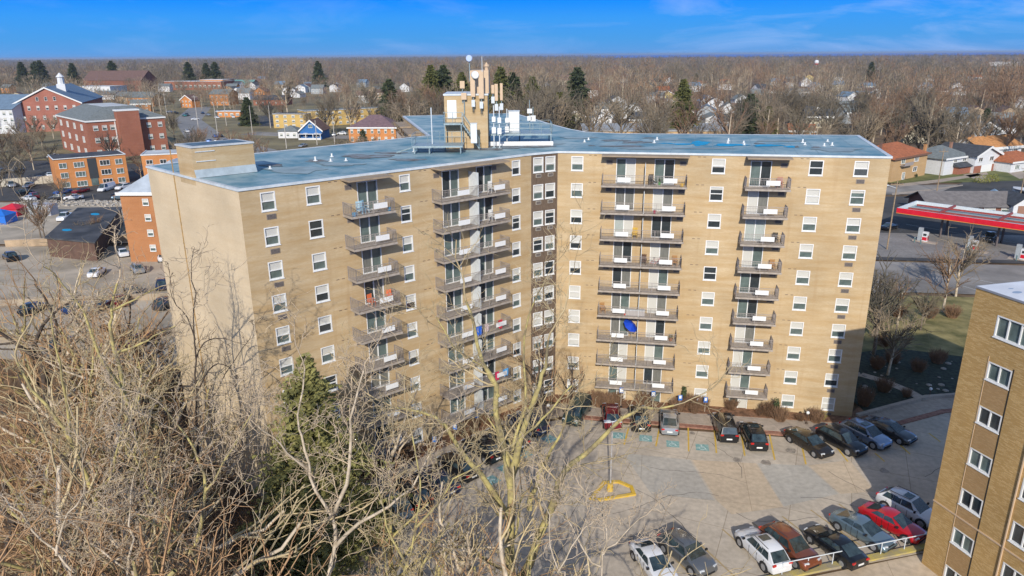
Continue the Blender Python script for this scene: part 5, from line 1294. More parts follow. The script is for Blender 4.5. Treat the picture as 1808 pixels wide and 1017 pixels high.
def bldg(name, a, b_, depth, h, wm, roof, label, cat='building', wins=(), sidewins=(), group=None, z0=-.3, trimm=None, chimney=None, door=None, roofname='roof', side='right'):
    a = Vector((a[0], a[1], 0)); b_ = Vector((b_[0], b_[1], 0)); w = Wall(a, b_); L = w.L; o = empty(name, a, label, cat, w.rz, group)
    FOOT.append(((a.x + b_.x) / 2 - w.n.x * depth / 2, (a.y + b_.y) / 2 - w.n.y * depth / 2, max(L, depth) * .62))
    kind, rise, ov, rm = roof
    m = MB(); m.prism([(0, 0), (L, 0), (L, depth), (0, depth)], z0, h, bottom=False)
    if kind == 'gx':
        for x in (0, L): m.face([(x, 0, h), (x, depth, h), (x, depth / 2, h + rise)] if x else [(x, depth, h), (x, 0, h), (x, depth / 2, h + rise)], [(0, h), (depth, h), (depth / 2, h + rise)])
    if kind == 'gy':
        for y in (0, depth): m.face([(0, y, h), (L, y, h), (L / 2, y, h + rise)], [(0, h), (L, h), (L / 2, h + rise)])
    m.build('wall', wm, o, world=False)
    r = MB(); t = .16
    if kind == 'flat':
        r.prism([(-ov, -ov), (L + ov, -ov), (L + ov, depth + ov), (-ov, depth + ov)], h + .003, h + .12)
        r2 = MB(); r2.prism([(-ov, -ov), (L + ov, -ov), (L + ov, -ov + .25), (-ov, -ov + .25)], h + .123, h + .30); r2.prism([(L + ov - .25, -ov + .252), (L + ov, -ov + .252), (L + ov, depth + ov), (L + ov - .25, depth + ov)], h + .123, h + .30)
        r2.prism([(-ov, -ov + .252), (-ov + .25, -ov + .252), (-ov + .25, depth + ov), (-ov, depth + ov)], h + .123, h + .30)
        r2.build('parapet', trimm or WHITE, o, world=False)
    else:
        if kind == 'gx':
            k = rise / (depth / 2); q = [(-ov, -ov, h - k * ov), (L + ov, -ov, h - k * ov), (L + ov, depth / 2, h + rise), (-ov, depth / 2, h + rise)]
            q2 = [(-ov, depth / 2, h + rise), (L + ov, depth / 2, h + rise), (L + ov, depth + ov, h - k * ov), (-ov, depth + ov, h - k * ov)]
            fs = [q, q2]
        elif kind == 'gy':
            k = rise / (L / 2); fs = [[(-ov, -ov, h - k * ov), (L / 2, -ov, h + rise), (L / 2, depth + ov, h + rise), (-ov, depth + ov, h - k * ov)][::1], [(L / 2, -ov, h + rise), (L + ov, -ov, h - k * ov), (L + ov, depth + ov, h - k * ov), (L / 2, depth + ov, h + rise)]]
        elif kind == 'hip':
            e = min(L, depth) / 2; k = rise / e
            if L >= depth: r0_, r1_ = (e, depth / 2, h + rise), (L - e, depth / 2, h + rise)
            else: r0_, r1_ = (L / 2, e, h + rise), (L / 2, depth - e, h + rise)
            c = [(-ov, -ov, h - k * ov), (L + ov, -ov, h - k * ov), (L + ov, depth + ov, h - k * ov), (-ov, depth + ov, h - k * ov)]
            fs = [[c[0], c[1], r1_, r0_], [c[1], c[2], r1_], [c[2], c[3], r0_, r1_], [c[3], c[0], r0_]] if L >= depth else [[c[0], c[1], r0_], [c[1], c[2], r1_, r0_], [c[2], c[3], r1_], [c[3], c[0], r0_, r1_]]
        elif kind == 'hipflat':
            e = rise * 2.0; c = [(-ov, -ov, h), (L + ov, -ov, h), (L + ov, depth + ov, h), (-ov, depth + ov, h)]; i_ = [(e, e, h + rise), (L - e, e, h + rise), (L - e, depth - e, h + rise), (e, depth - e, h + rise)]
            fs = [[c[k], c[(k + 1) % 4], i_[(k + 1) % 4], i_[k]] for k in range(4)]
            r2 = MB(); r2.face([(p[0], p[1], p[2] + .02) for p in i_]); r2.build('roof_deck', WHR, o, world=False)
        for f_ in fs:
            r.face([(p[0], p[1], p[2] + t) for p in f_]); r.face([(p[0], p[1], p[2] + .01) for p in reversed(f_)])
            for i in range(len(f_)):
                p, q = f_[i], f_[(i + 1) % len(f_)]; r.face([(p[0], p[1], p[2] + .01), (q[0], q[1], q[2] + .01), (q[0], q[1], q[2] + t), (p[0], p[1], p[2] + t)])
        if trimm and kind in ('gx', 'gy', 'hip', 'hipflat'):
            tt = MB()
            if kind != 'gy': tt.bx(-ov, L + ov, -ov - .05, -ov - .004, h - (rise / (depth / 2) * ov if kind == 'gx' else 0) - .45, h + .12)
            if kind == 'gy':
                for x0, x1 in ((0, L / 2), (L, L / 2)):
                    tt.face([(x0 - (ov if x0 == 0 else -ov), -ov - .03, h - rise / (L / 2) * ov - .5), (x1, -ov - .03, h + rise - .5), (x1, -ov - .03, h + rise + .2), (x0 - (ov if x0 == 0 else -ov), -ov - .03, h - rise / (L / 2) * ov + .2)])
            if kind == 'hipflat': tt.bx(L + ov + .004, L + ov + .05, -ov, depth + ov, h - .45, h + .1); tt.bx(-ov - .05, -ov - .004, -ov, depth + ov, h - .45, h + .1)
            tt.build('fascia', trimm, o, world=False)
    r.build(roofname, rm, o, world=False)
    for (u, z, ww, hh, st) in wins:
        fm, gm, bm = window_meshes(ww, hh, st); k = place('window', fm, o, (u, -.13, z)); place('pane', gm, k)
        if bm: place('blind', bm, k)
    for (u, z, ww, hh, st) in sidewins:     # on the side seen from the camera
        fm, gm, bm = window_meshes(ww, hh, st)
        k = place('window', fm, o, (L + .13, u, z) if side == 'right' else (-.13, depth - u, z), R(90) if side == 'right' else R(-90)); place('pane', gm, k)
        if bm: place('blind', bm, k)
    if chimney:
        x, y, hh, cm = chimney; c = MB(); c.bx(x - .4, x + .4, y - .3, y + .3, h - .3, h + hh); c.bx(x - .46, x + .46, y - .36, y + .36, h + hh + .002, h + hh + .15); c.build('chimney', cm, o, world=False)
    if door:
        u, ww, hh, dm = door; c = MB(); c.bx(u, u + ww, -.1, -.003, 0, hh); c.build('door', dm, o, world=False)
    return o, w
def grid_wins(u0, u1, n, zs, ww, hh, st):
    r_ = random.Random(int(u0 * 7 + n)); out = []
    for z in zs:
        for k in range(n):
            u = u0 + (u1 - u0) * (k / max(1, n - 1)); out.append((u, z, ww, hh, st if isinstance(st, str) else r_.choice(st)))
    return out
ST2 = ['Hx50g', 'Hx0d', 'Hx60g', 'Hx97g']
def fr(p, q, z=0): return P(*p, z), P(*q, z)
# 1 orange three-storey block
a, b_ = fr((104, 334), (229, 322)); L = (b_ - a).length; h = hz(a, 283)
bldg('apartment_house', a, b_, 13, h, ORBR, ('flat', 0, .15, BLKR), 'orange brick three-storey block with black flat roof and dark entrance strip', 'apartment block',
     wins=[(L * u, z, w_, 1.5, s_) for z in (h - 2.5, h - 5.2, h - 7.9) for u, w_, s_ in ((.06, 1.9, 'S20g'), (.26, 2.6, 'S30g'), (.62, 2.6, 'S30d'), (.84, 1.9, 'S20g')) if z > 0], trimm=WHITE)
o = [x for x in COL.objects if x.get('label', '').startswith('orange brick three')][0]
m = MB(); m.bx(L * .45, L * .575, -.12, -.003, 2.2, h - .2); m.build('entrance_panel', mat('charcoal_panel', (.04, .045, .05), .6), o, world=False)
m = MB(); m.bx(L * .46, L * .56, -.1, -.004, .1, 2.15); m.build('door', GGLASS, o, world=False)
# 2 second orange block behind the stair tower
a, b_ = P(256, 320, 0), P(330, 316, 0); h = hz(a, 275); L = (b_ - a).length
bldg('apartment_house', a, b_, 12, h, ORBR, ('flat', 0, .15, WHR), 'orange brick block with pale flat roof seen behind the stair tower', 'apartment block', wins=grid_wins(L * .1, L * .75, 3, (h - 2.6, h - 5.3), 1.8, 1.3, 'S20d'), trimm=WHITE)
# 3 orange tower with hipped pale roof close behind the end wall
a, b_ = P(232, 462, 0), P(300, 462, 0); h = hz(a, 340)
a, b_ = a, b_; L = (b_ - a).length + 6
b2 = a + (b_ - a).normalized() * L
bldg('apartment_house', a, b2, 22, h, ORBR2, ('hip', 4.6, .5, mat('pale_blue_roof', (.42, .47, .52), .6, .2, .3)), 'orange brick building with pale hipped roof behind the end wall', 'apartment block', wins=grid_wins(L * .3, L * .78, 2, (h - 2.3, h - 5.1, h - 7.9, h - 10.7), 1.1, 1.2, 'Hx50g'), trimm=WHITE)
# 4 brown brick four-storey with hipped roof
a, b_ = P(190, 277), P(212, 275.5); 
A4, B4 = P(164, 280), P(299, 268)
d4 = (B4 - A4).normalized(); h = hz(A4, 214); L = (B4 - A4).length
bldg('office_building', A4, B4, 44, h, REDBR, ('hipflat', 4.2, .4, GREYR), 'brown brick four-storey building with grey hipped roof and blank stair shaft', 'office building',
     wins=[(L * u, z, 1.6, 1.8, 'Hx50g') for z in (h - 3.6, h - 8, h - 12.4) for u in (.07, .18, .28, .75, .90)], sidewins=(), trimm=WHITE)
o = [x for x in COL.objects if x.get('label', '').startswith('brown brick four')][0]
m = MB(); m.prism([(L * .36, -3.2), (L * .64, -3.2), (L * .64, .5), (L * .36, .5)], -.3, h + 3.1); m.build('stair_shaft', REDBR, o, world=False)
# (uv for shaft)
m = MB(); m.bx(L * .35, L * .65, -3.35, .6, h + 3.103, h + 3.6); m.build('shaft_coping', WHITE, o, world=False)
m = MB()
for u in (.34,): m.bx(L * u, L * u + .35, -.12, -.003, 0, h - .5)
m.build('downpipe', WHITE, o, world=False)
for j, z in enumerate((h - 3.8, h - 8.2, h - 12.6)):
    for k in range(4):
        fm, gm, bm = window_meshes(2.6, 2.2, 'S30g'); q = place('window', fm, o, (-.13, 40 - k * 10.4, z), R(-90)); place('pane', gm, q)
# 5 large brick gabled building
a, b_ = P(34, 234), P(120, 231); L = (b_ - a).length + 8; b2 = a + (b_ - a).normalized() * L; h = hz(a, 183)
bldg('school_building', a, b2, 60, h, REDBR2, ('gy', 7.5, .8, BLUER), 'large red brick gabled building with white eaves and a cupola', 'building',
     wins=[(L * (.06 + .135 * k), h - 3.4, 1.3, 2.0, 'Hx50d') for k in range(7)] + [(L * (.10 + .15 * k), h - 8.2, 1.3, 2.0, 'Hx50g') for k in range(6)] + [(L * (.2 + .15 * k), h - 12.8, 1.3, 2.0, 'Hx50g') for k in range(5)] + [(L * (.34 + .13 * k), h + 1.0, 1.2, 1.9, 'Hx0d') for k in range(3)], trimm=WHITE)
o = [x for x in COL.objects if x.get('label', '').startswith('large red brick')][0]
m = MB(); m.bx(L / 2 + 2, L / 2 + 6, 16, 20, h + 4.5, h + 8.5); m.tube((L / 2 + 4, 18, h + 8.5), (L / 2 + 4, 18, h + 12), 1.7, 1.5, 8); m.tube((L / 2 + 4, 18, h + 12.01), (L / 2 + 4, 18, h + 14.2), 2.1, .1, 8); m.build('cupola', WSID, o, world=False)
a2 = P(2, 240); bldg('school_building', P(-30, 236), P(30, 236), 30, hz(P(0, 236), 192), WSID, ('gx', 6, .8, BLUER), 'white wing with blue roof and balconies at the left edge', 'building', wins=grid_wins(2, 16, 5, (2, 6, 9), 1.6, 1.8, 'Hx60g'))
# 6..: mid-distance row, each from its base row and roof row
def simple(name, x0, x1, base, top, dep, wm, roof, label, cat='building', nw=0, rows=1, wst='Hx50g', ww=1.2, hh=1.4, tr=None, gr=None, chim=None, base2=None):
    a, b_ = P(x0, base), P(x1, base2 if base2 else base); h = max(2.4, hz(a, top)); L = (b_ - a).length
    wn = []
    if nw:
        for j in range(rows):
            for k in range(nw): wn.append((L * (k + .5) / nw - ww / 2, max(.3, h - (h / rows) * (j + .72)), ww, hh, wst))
    return bldg(name, a, b_, dep, h, wm, roof, label, cat, wins=wn, trimm=tr, chimney=chim, group=gr)
simple('church', 150, 252, 161, 142, 30, BRNBR, ('gx', 10, .5, BRNR), 'building with a very large brown roof at the edge of the wood')
simple('brick_building', 224, 258, 160, 141, 20, ORBR, ('flat', 0, .2, BRNR), 'orange brick block beside the large brown roof', nw=3, rows=2, ww=2, hh=2.2)
simple('motel', 135, 197, 172, 153, 25, WSID, ('flat', 0, .3, WHR), 'long white two-storey building with pale roof left of the brown brick block', nw=8, rows=2, ww=2, hh=2)
simple('house', 165, 202, 176, 167, 14, WSID, ('gx', 3, .6, GREYR), 'low white house with grey roof in front of the long white building', 'house', nw=4)
simple('row_house', 205, 262, 183, 170, 16, TSID, ('gx', 3, .6, GREYR), 'tan row building with grey roof behind the brown brick block', nw=6)
simple('row_house', 226, 272, 188, 172, 14, ORBR, ('gx', 3, .5, GREYR), 'orange brick row building with grey roof by the road bend', nw=6, rows=2)
simple('school_building', 292, 392, 159, 144, 30, REDBR, ('flat', 0, .3, WHR), 'long low red brick school with pale roof', 'school', nw=12, ww=3, hh=3)
simple('school_building', 355, 395, 158, 141, 26, ORBR, ('flat', 0, .3, WHR), 'taller orange brick hall at the end of the long school', 'school', nw=4, ww=2, hh=2)
simple('hall', 394, 441, 156, 151, 30, REDBR, ('gx', 6, .6, TEALR), 'brick hall with pale teal roof beside the school', nw=5, ww=2, hh=2)
simple('brick_building', 372, 405, 186, 166, 16, ORBR, ('gx', 3, .6, GREYR), 'orange brick apartment house among trees beyond the roadside lot', 'apartment block', nw=4, rows=2)
simple('store', 385, 425, 207, 197, 10, ORBR, ('flat', 0, .3, WHR), 'low orange shop with white roof edge behind the roadside lot', 'shop', nw=4, ww=2, hh=1.5)
simple('brick_building', 448, 505, 186, 176, 14, REDBR, ('gx', 3, .5, DARKR), 'low brick building with dark roof among trees left of the gold apartments', nw=5)
simple('apartment_house', 484, 541, 226, 202, 12, YEBR, ('flat', 0, .2, DARKR), 'gold brick apartment wing with dark roof, left part of the long block', 'apartment block', nw=4, rows=3, ww=1.6, hh=1.3, tr=WHITE)
simple('apartment_house', 541, 684, 224, 197, 14, YEBR, ('flat', 0, .2, GREYR), 'long gold brick three-storey apartment block with pale roof line', 'apartment block', nw=11, rows=3, ww=1.6, hh=1.3, tr=WHITE, base2=216)
simple('house', 492, 526, 244, 231, 9, WSID, ('hip', 2, .5, GREYR), 'small white and blue bungalow left of the blue gabled house', 'house', nw=3, ww=1.4)
o, w = simple('house', 531, 569, 246, 229, 11, BSID, ('gy', 4.2, .7, BRNR), 'blue gabled house with white trim across the road', 'house', nw=2, tr=WHITE, ww=1.8, hh=1.6)
m = MB(); m.bx(-.3, w.L + .3, -2.4, -.004, 2.4, 2.6); [m.bx(x - .15, x + .15, -2.4, -2.1, -.2, 2.4) for x in (0, w.L * .33, w.L * .66, w.L)]; m.bx(0, w.L, -2.38, -2.25, 0, .8); m.build('porch', WSID, o, world=False)
fm, gm, bm = window_meshes(1.8, 1.4, 'S20g'); q = place('window', fm, o, (w.L / 2 - .9, -.13, 5.1)); place('pane', gm, q)
o, w = simple('brick_house', 617, 700, 253, 225, 16, ORBR, ('hip', 4.5, .6, mat('purple_brown_shingles', (.17, .11, .12), .9, .2, 1)), 'orange brick house with purple brown hipped roof', 'house', nw=7, rows=2, ww=1.1, hh=1.8, tr=WHITE)
# flat pale building north of the right wing
simple('commercial_building', 1030, 1310, 247, 232, 38, mat('tan_block', (.50, .34, .18), .8, .1, .6), ('flat', 0, .4, mat('stained_pale_roof', (.52, .50, .47), .8, .25, .06, col2=(.34, .36, .38))), 'long low commercial building with stained pale roof behind the right wing', 'commercial building', nw=9, ww=3, hh=1.4, tr=mat('pale_trim', (.6, .6, .58), .6))
# eastern street: houses
a, b_ = P(1572, 322), P(1632, 309); h = hz(a, 280); L = (b_ - a).length
o, w = bldg('brick_house', a, b_, 13, h, TANBR, ('hip', 3.0, .7, REDR), 'two-storey yellow brick house with rust red roof next to the main building', 'house', wins=[(L * .22, h - 2.0, 2.2, 1.5, 'S20g'), (L * .60, h - 2.0, 2.6, 1.5, 'S30d'), (L * .60, h - 4.9, 2.4, 1.4, 'S20d'), (L * .30, .2, 1.6, 2.0, 'S20g')], trimm=mat('brown_trim', (.2, .1, .06), .7), chimney=(1.5, 5, 3.6, BRNBR))
m = MB(); m.bx(L * .2, L * .45, -1.4, -.004, h - 2.5, h - 2.35); m.bx(L * .2, L * .45, -1.42, -1.36, h - 2.34, h - 1.5); m.build('balcony', METALG, o, world=False)
a, b_ = P(1631, 301), P(1664, 303); h = hz(a, 290)
bldg('bungalow', a, b_, 12, h, TANBR, ('hip', 2.6, .6, GREYR), 'grey-roofed tan brick bungalow wing with a wide front window', 'house', wins=[(1.2, .9, 2.4, 1.5, 'S3' + '0g')], trimm=WHITE, door=(5.2, 1.0, 2.1, WSID))
a, b_ = P(1664, 310), P(1708, 303); h = hz(a, 280); L = (b_ - a).length
bldg('split_level_house', a, b_, 12, h, WSID, ('hip', 2.8, .7, GREYR), 'white split-level house with grey hipped roof and garage', 'house', wins=[(L * .35, h - 1.6, 1.7, .9, 'S20d'), (L * .7, h - 1.6, 2.0, .9, 'S20d')], trimm=WHITE, chimney=(-1.0, 6, 3.6, ORBR), door=(L * .62, 2.9, 2.1, WHITE))
a, b_ = P(1718, 306), P(1760, 300); h = hz(a, 275); L = (b_ - a).length
o, w = bldg('gabled_house', a, b_, 13, h, WSID, ('gy', 2.4, .8, DARKR), 'white gabled house with charcoal roof over a red brick ground floor', 'house', wins=[(L * .12, h - 2.0, 2.2, 1.3, 'S20d'), (L * .58, h - 2.0, 2.2, 1.3, 'S20d')], trimm=WHITE, chimney=(-2, 7, 3.4, REDBR))
m = MB(); m.prism([(-.04, -.10), (L + .04, -.10), (L + .04, -.004), (-.04, -.004)], -.2, h - 3.2); m.build('brick_base', REDBR, o, world=False); m = MB(); m.bx(L * .28, L * .72, -.16, -.104, 0, 2.2); m.build('garage_door', WHITE, o, world=False)
m = MB(); m.prism([(-6.5, 1), (-.004, 1), (-.004, 8), (-6.5, 8)], -.2, h - 3); m.build('side_wing', REDBR, o, world=False); m = MB(); m.face([(-7, .2, h - 3.1), (-.01, .2, h - 3.1), (-.01, 5, h - .8), (-7, 5, h - .8)]); m.face([(-7, .2, h - 3.1), (-7, 5, h - .8), (-7, 9, h - 3.1)]); m.build('wing_roof', DARKR, o, world=False)
a, b_ = P(1728, 285), P(1800, 279); h = hz(a, 262); L = (b_ - a).length
bldg('house', a, b_, 12, h, WSID, ('gx', 3.0, .7, TANR), 'white two-storey house with orange tan roof behind the charcoal-roofed one', 'house', wins=[(L * u, h - 1.9, 1.6, 1.1, 'S20d') for u in (.3, .55, .8)], trimm=WHITE, chimney=(3, 6, 3.6, ORBR))
bldg('house', P(1783, 305), P(1835, 298), 10, 3.2, WSID, ('hip', 2.2, .6, REDR), 'low white house with rust porch roof at the right edge', 'house', wins=[(2, .8, 2.4, 1.4, 'S30g')], trimm=WHITE)
# dark flat-roofed shed and yard things on the left
F3 = P(213, 367, 3.6); F4 = P(139, 368, 3.6); F1 = P(82, 420, 3.6); F2 = P(166, 428, 3.6)
sh = empty('flat_roofed_shed', (F1.x, F1.y, 0), 'long shed with black patched flat roof in the left yard', 'shed')
FOOT.append(((F1.x + F3.x) / 2, (F1.y + F3.y) / 2, 20))
m = MB(); m.prism([(q.x, q.y) for q in (F1, F2, F3, F4)], -.2, 3.5, bottom=False); m.build('wall', mat('dark_shed_wall', (.12, .07, .05), .9, .2, 1), sh)
m = MB(); m.prism([(q.x, q.y) for q in off([Vector((q.x, q.y, 0)) for q in (F1, F2, F3, F4)], .3)], 3.503, 3.75); m.build('roof', BLKR, sh)
m = MB()
for px, py, rx in ((168, 378, 8), (118, 406, 9)):
    m.face([P(px + rx * math.cos(t), py - 2 * math.sin(t), 3.76) for t in [k * .52 for k in range(12)]])
m.build('roof_patch', PUD, sh)
def tent(px, py, w_, h_, c, label, rz=0):
    q = P(px, py); o = empty('canopy_tent', q, label, 'tent', rz); mm = PL('tent_%02d%02d' % (int(c[0] * 99), int(c[2] * 99)), c)
    m = MB(); m.prism([(-w_ / 2, -w_ / 2), (w_ / 2, -w_ / 2), (w_ / 2, w_ / 2), (-w_ / 2, w_ / 2)], 0.02, h_ * .6); m.build('side_wall', mm, o, world=False)
    m = MB()
    c_ = [(-w_ / 2 - .2, -w_ / 2 - .2), (w_ / 2 + .2, -w_ / 2 - .2), (w_ / 2 + .2, w_ / 2 + .2), (-w_ / 2 - .2, w_ / 2 + .2)]
    for k in range(4): m.face([(*c_[k], h_ * .62), (*c_[(k + 1) % 4], h_ * .62), (0, 0, h_)])
    m.build('roof', mm, o, world=False); return o
tent(6, 393, 4.0, 3.2, (.02, .16, .6), 'bright blue tent-like shed at the left edge')
tent(26, 379, 4.2, 2.8, (.6, .02, .04), 'red shed roof behind the blue one at the left edge')
o = empty('storage_container', P(50, 380), 'pale grey storage container with purple dark side in the left yard', 'container', R(-8)); m = MB(); m.bx(0, 6, 0, 2.6, 0, 2.6); m.build('body', mat('container', (.40, .40, .44), .6, .15, 1), o, world=False); m = MB(); m.bx(.2, 5.8, -.05, -.003, .2, 2.4); m.build('door', GSID, o, world=False)
f0_, f1_ = P(-10, 331), P(103, 322); o = empty('board_fence', f0_, 'long pale board fence behind the dark lot on the left', 'fence'); w = Wall(f0_, f1_)
m = MB(); q = [w.p(0, 0), w.p(w.L, 0), w.p(w.L, 0, -.12), w.p(0, 0, -.12)]; m.prism([(a.x, a.y) for a in q], 0, 2.2); m.build('boards', mat('pale_boards', (.55, .50, .40), .8, .15, 1.5, stretch=(3, 3, .1)), o)
m = MB(); [m.tube(w.p(u, 0, .08), w.p(u, 2.35, .08), .07, n=5) for u in np.arange(0, w.L, 3)]; m.build('post', mat('fence_post', (.4, .36, .3), .8), o)
o = empty('lot_wall', P(0, 440), 'low tan concrete wall along the rear lot', 'wall'); a, c = P(10, 436), P(262, 424); w = Wall(a, c); m = MB(); q = [w.p(0, 0), w.p(w.L, 0), w.p(w.L, 0, -.4), w.p(0, 0, -.4)]; m.prism([(p.x, p.y) for p in q], -.2, 1.3); m.build('wall', mat('tan_concrete', (.42, .31, .20), .9, .2, .5), o); m = MB(); m.prism([(p.x, p.y) for p in off([Vector((p.x, p.y, 0)) for p in q], .06)], 1.303, 1.42); m.build('capping', WALK, o)
# tiers of low garages / walls in the slope below the rear lot
for k, (x0, x1, y0, y1, z, lab) in enumerate(((-4, 300, 541, 528, 0, 'upper concrete terrace wall below the rear lot'), (-4, 312, 606, 592, 0, 'lower concrete terrace wall half hidden by branches'))):
    a, c = P(x0, y0, z), P(x1, y1, z); o = empty('terrace_wall', a, lab, 'wall'); w = Wall(a, c); m = MB(); q = [w.p(0, 0), w.p(w.L, 0), w.p(w.L, 0, -.5), w.p(0, 0, -.5)]; m.prism([(p.x, p.y) for p in q], z - .2, z + 1.0); m.build('wall', mat('terrace_concrete', (.33, .27, .20), .9, .2, .5), o)
# gas station
ca = [P(1582.5, 374, 4.6), P(1812, 406, 4.6), P(1830, 386, 4.6), P(1624, 362, 4.6)]
ca = [Vector((q.x, q.y, 0)) for q in ca]; dca = (ca[1] - ca[0]).normalized(); ca[1] = ca[0] + dca * 34; nca = Vector((-dca.y, dca.x, 0)); dpt = (ca[3] - ca[0]).dot(nca); ca[2] = ca[1] + nca * dpt; ca[3] = ca[0] + nca * dpt
g = empty('fuel_canopy', ca[0], 'filling station canopy with bright red fascia and open beamed top', 'canopy')
m = MB(); fz0, fz1 = 4.45, 5.45; inn = off(ca, -.25)
REDF = mat('red_fascia', (.62, .012, .03), .45, .1, 1)
for k in range(4):
    a, c, a2, c2 = ca[k], ca[(k + 1) % 4], inn[k], inn[(k + 1) % 4]
    m.face([(a.x, a.y, fz0), (c.x, c.y, fz0), (c.x, c.y, fz1), (a.x, a.y, fz1)])
m.build('fascia', REDF, g)
m = MB()
for k in range(4):
    a, c, a2, c2 = ca[k], ca[(k + 1) % 4], inn[k], inn[(k + 1) % 4]
    m.face([(a.x, a.y, fz1), (c.x, c.y, fz1), (c2.x, c2.y, fz1), (a2.x, a2.y, fz1)]); m.face([(c2.x, c2.y, fz0 + .2), (a2.x, a2.y, fz0 + .2), (a2.x, a2.y, fz1), (c2.x, c2.y, fz1)])
m.build('coping', STEELW, g)
m = MB(); m.face([(q.x, q.y, fz0 + .25) for q in inn]); m.build('roof_deck', mat('teal_grey_deck', (.30, .40, .42), .6, .15, 1, stretch=(1, 8, 1)), g); m = MB(); m.face([(q.x, q.y, fz0 + .05) for q in reversed(inn)]); m.build('soffit', WSID, g)
m = MB()
for t in (.28, .72):
    p0, p1 = ca[0] + nca * dpt * t + dca * 1.2, ca[1] + nca * dpt * t; m.tube(p0 + Vector((0, 0, fz0 + .65)), p1 + Vector((0, 0, fz0 + .85)), .26, n=4)
for s_ in (7.5, 17.5, 27.5):
    p0, p1 = ca[0] + dca * s_ + nca * .4, ca[0] + dca * s_ + nca * (dpt - .4); m.tube(p0 + Vector((0, 0, fz0 + .95)), p1 + Vector((0, 0, fz0 + .98)), .26, n=4)
m.build('roof_beam', mat('dark_red_beam', (.28, .05, .04), .6, .2, 2), g)
m = MB(); st_ = MB(); st_.bx(0, 0.01, 0, .01, 0, .01)
q0 = ca[0]; m.face([(ca[0].x, ca[0].y, fz0 - .10), (ca[1].x, ca[1].y, fz0 - .10), (ca[1].x, ca[1].y, fz0 - .003), (ca[0].x, ca[0].y, fz0 - .003)]); m.build('orange_stripe', mat('orange_stripe', (.7, .30, .05), .5), g)
for j, s_ in enumerate((7.6, 17.4, 27.4)):
    for t in (.34, .66):
        p = ca[0] + dca * s_ + nca * dpt * t; m = MB(); m.box((p.x, p.y, 2.2), (.3, .3, 4.5)); m.build('column', mat('column_brown', (.12, .10, .10), .6), g)
for j, (px, py, lb) in enumerate(((1632, 427, 'fuel pump at the left end of the red canopy'), (1720, 443, 'fuel pump beside the black pickup'), (1806, 459, 'fuel pump at the right edge'))):
    q = P(px, py); o = empty('fuel_pump', q, lb, 'fuel pump', math.atan2(dca.y, dca.x)); m = MB(); m.bx(-.5, .5, -.35, .35, .15, 2.0); m.build('housing', WSID, o, world=False)
    m = MB(); m.bx(-.42, .42, -.37, -.352, .35, 1.0); m.bx(.502, .52, -.3, .3, .35, 1.2); m.build('red_panel', REDF, o, world=False); m = MB(); m.bx(-.3, .3, -.375, -.353, 1.25, 1.7); m.build('display', DGLASS, o, world=False)
    m = MB(); m.bx(-1.3, -.55, -.3, .3, .15, 2.7); m.build('price_pillar', GSID, o, world=False); m = MB(); m.bx(-2.2, 2.2, -.8, .8, 0.01, .149); m.build('island', WALK, o, world=False)
    m = MB(); m.tube((.55, -.38, 1.6), (.8, -.5, .7), .03, n=5); m.tube((.8, -.5, .7), (.6, -.4, 1.1), .03, n=5); m.build('hose', RUBBER, o, world=False)
for k, (px, py) in enumerate(((1614, 428), (1625, 431), (1708, 443), (1706, 436), (1794, 460), (1797, 452))):
    q = P(px, py); 
    if k == 0:
        bo_ = empty('bollard', q, 'short green grey bollard guarding the fuel pumps', 'bollard', group='bollards guarding the fuel pumps'); m = MB(); m.tube((0, 0, 0), (0, 0, 1.0), .1, n=10); m.build('post', mat('bollard', (.10, .18, .18), .6), bo_, world=False); m = MB(); m.sphere((0, 0, 1.0), .1, 8, 4); m.build('cap', STEEL, bo_, world=False)
    else: dup(bo_, q)
simple('shop', 1640, 1790, 381, 368, 10, BRNBR, ('gx', 2.2, .8, mat('grey_brown_shingles', (.17, .155, .15), .9, .2, 1)), 'low shop with grey brown shingle roof behind the red canopy', 'shop', nw=5, ww=2.5, hh=1.6)
o, w = simple('shop_gable', 1786, 1830, 384, 362, 9, WSID, ('gy', 2.0, .4, DARKR), 'white gabled shop front at the right edge behind the canopy', 'shop'); m = MB(); m.bx(1, w.L - 1, -.12, -.004, .2, 2.6); m.build('brick_panel', REDBR, o, world=False)
flat('dark_lot', [P(1655, 342), P(1700, 322), P(1830, 318), P(1830, 352)], .012, ASPH)
for k, (px, py, lb, c) in enumerate(((1755, 347, 'blue grey tarped boat on a trailer', (.25, .36, .45)), (1778, 349, 'pale boat with dark outboard beside the tarped boat', (.5, .52, .55)), (1802, 343, 'white tarped boat at the right edge', (.6, .62, .65)))):
    q = P(px, py); o = empty('trailer_boat', q, lb, 'boat', R(60 + k * 20)); m = MB(); mm = MB()
    L_ = 5.4
    for i in range(6):
        x0, x1 = -L_ / 2 + L_ * i / 6, -L_ / 2 + L_ * (i + 1) / 6; f = lambda x: 1.05 * math.sqrt(max(0.02, 1 - max(0, x / (L_ / 2)) ** 2))
        for sg in (-1, 1):
            m.face([(x0, 0, .6), (x1, 0, .6), (x1, sg * f(x1), 1.3), (x0, sg * f(x0), 1.3)]); mm.face([(x0, sg * f(x0), 1.3), (x1, sg * f(x1), 1.3), (x1, 0, 1.9 - .3 * abs(x1) / 2.7), (x0, 0, 1.9 - .3 * abs(x0) / 2.7)])
    m.build('hull', WSID, o, world=False); mm.build('tarp', PL('tarp%d' % k, c), o, world=False)
    t = MB(); t.bx(-1.6, 3.4, -.06, .06, .4, .5); t.build('trailer', STEEL, o, world=False); t = MB(); t.tube((-.6, -1.1, .35), (-.6, 1.1, .35), .33, n=12); t.build('wheel', RUBBER, o, world=False)
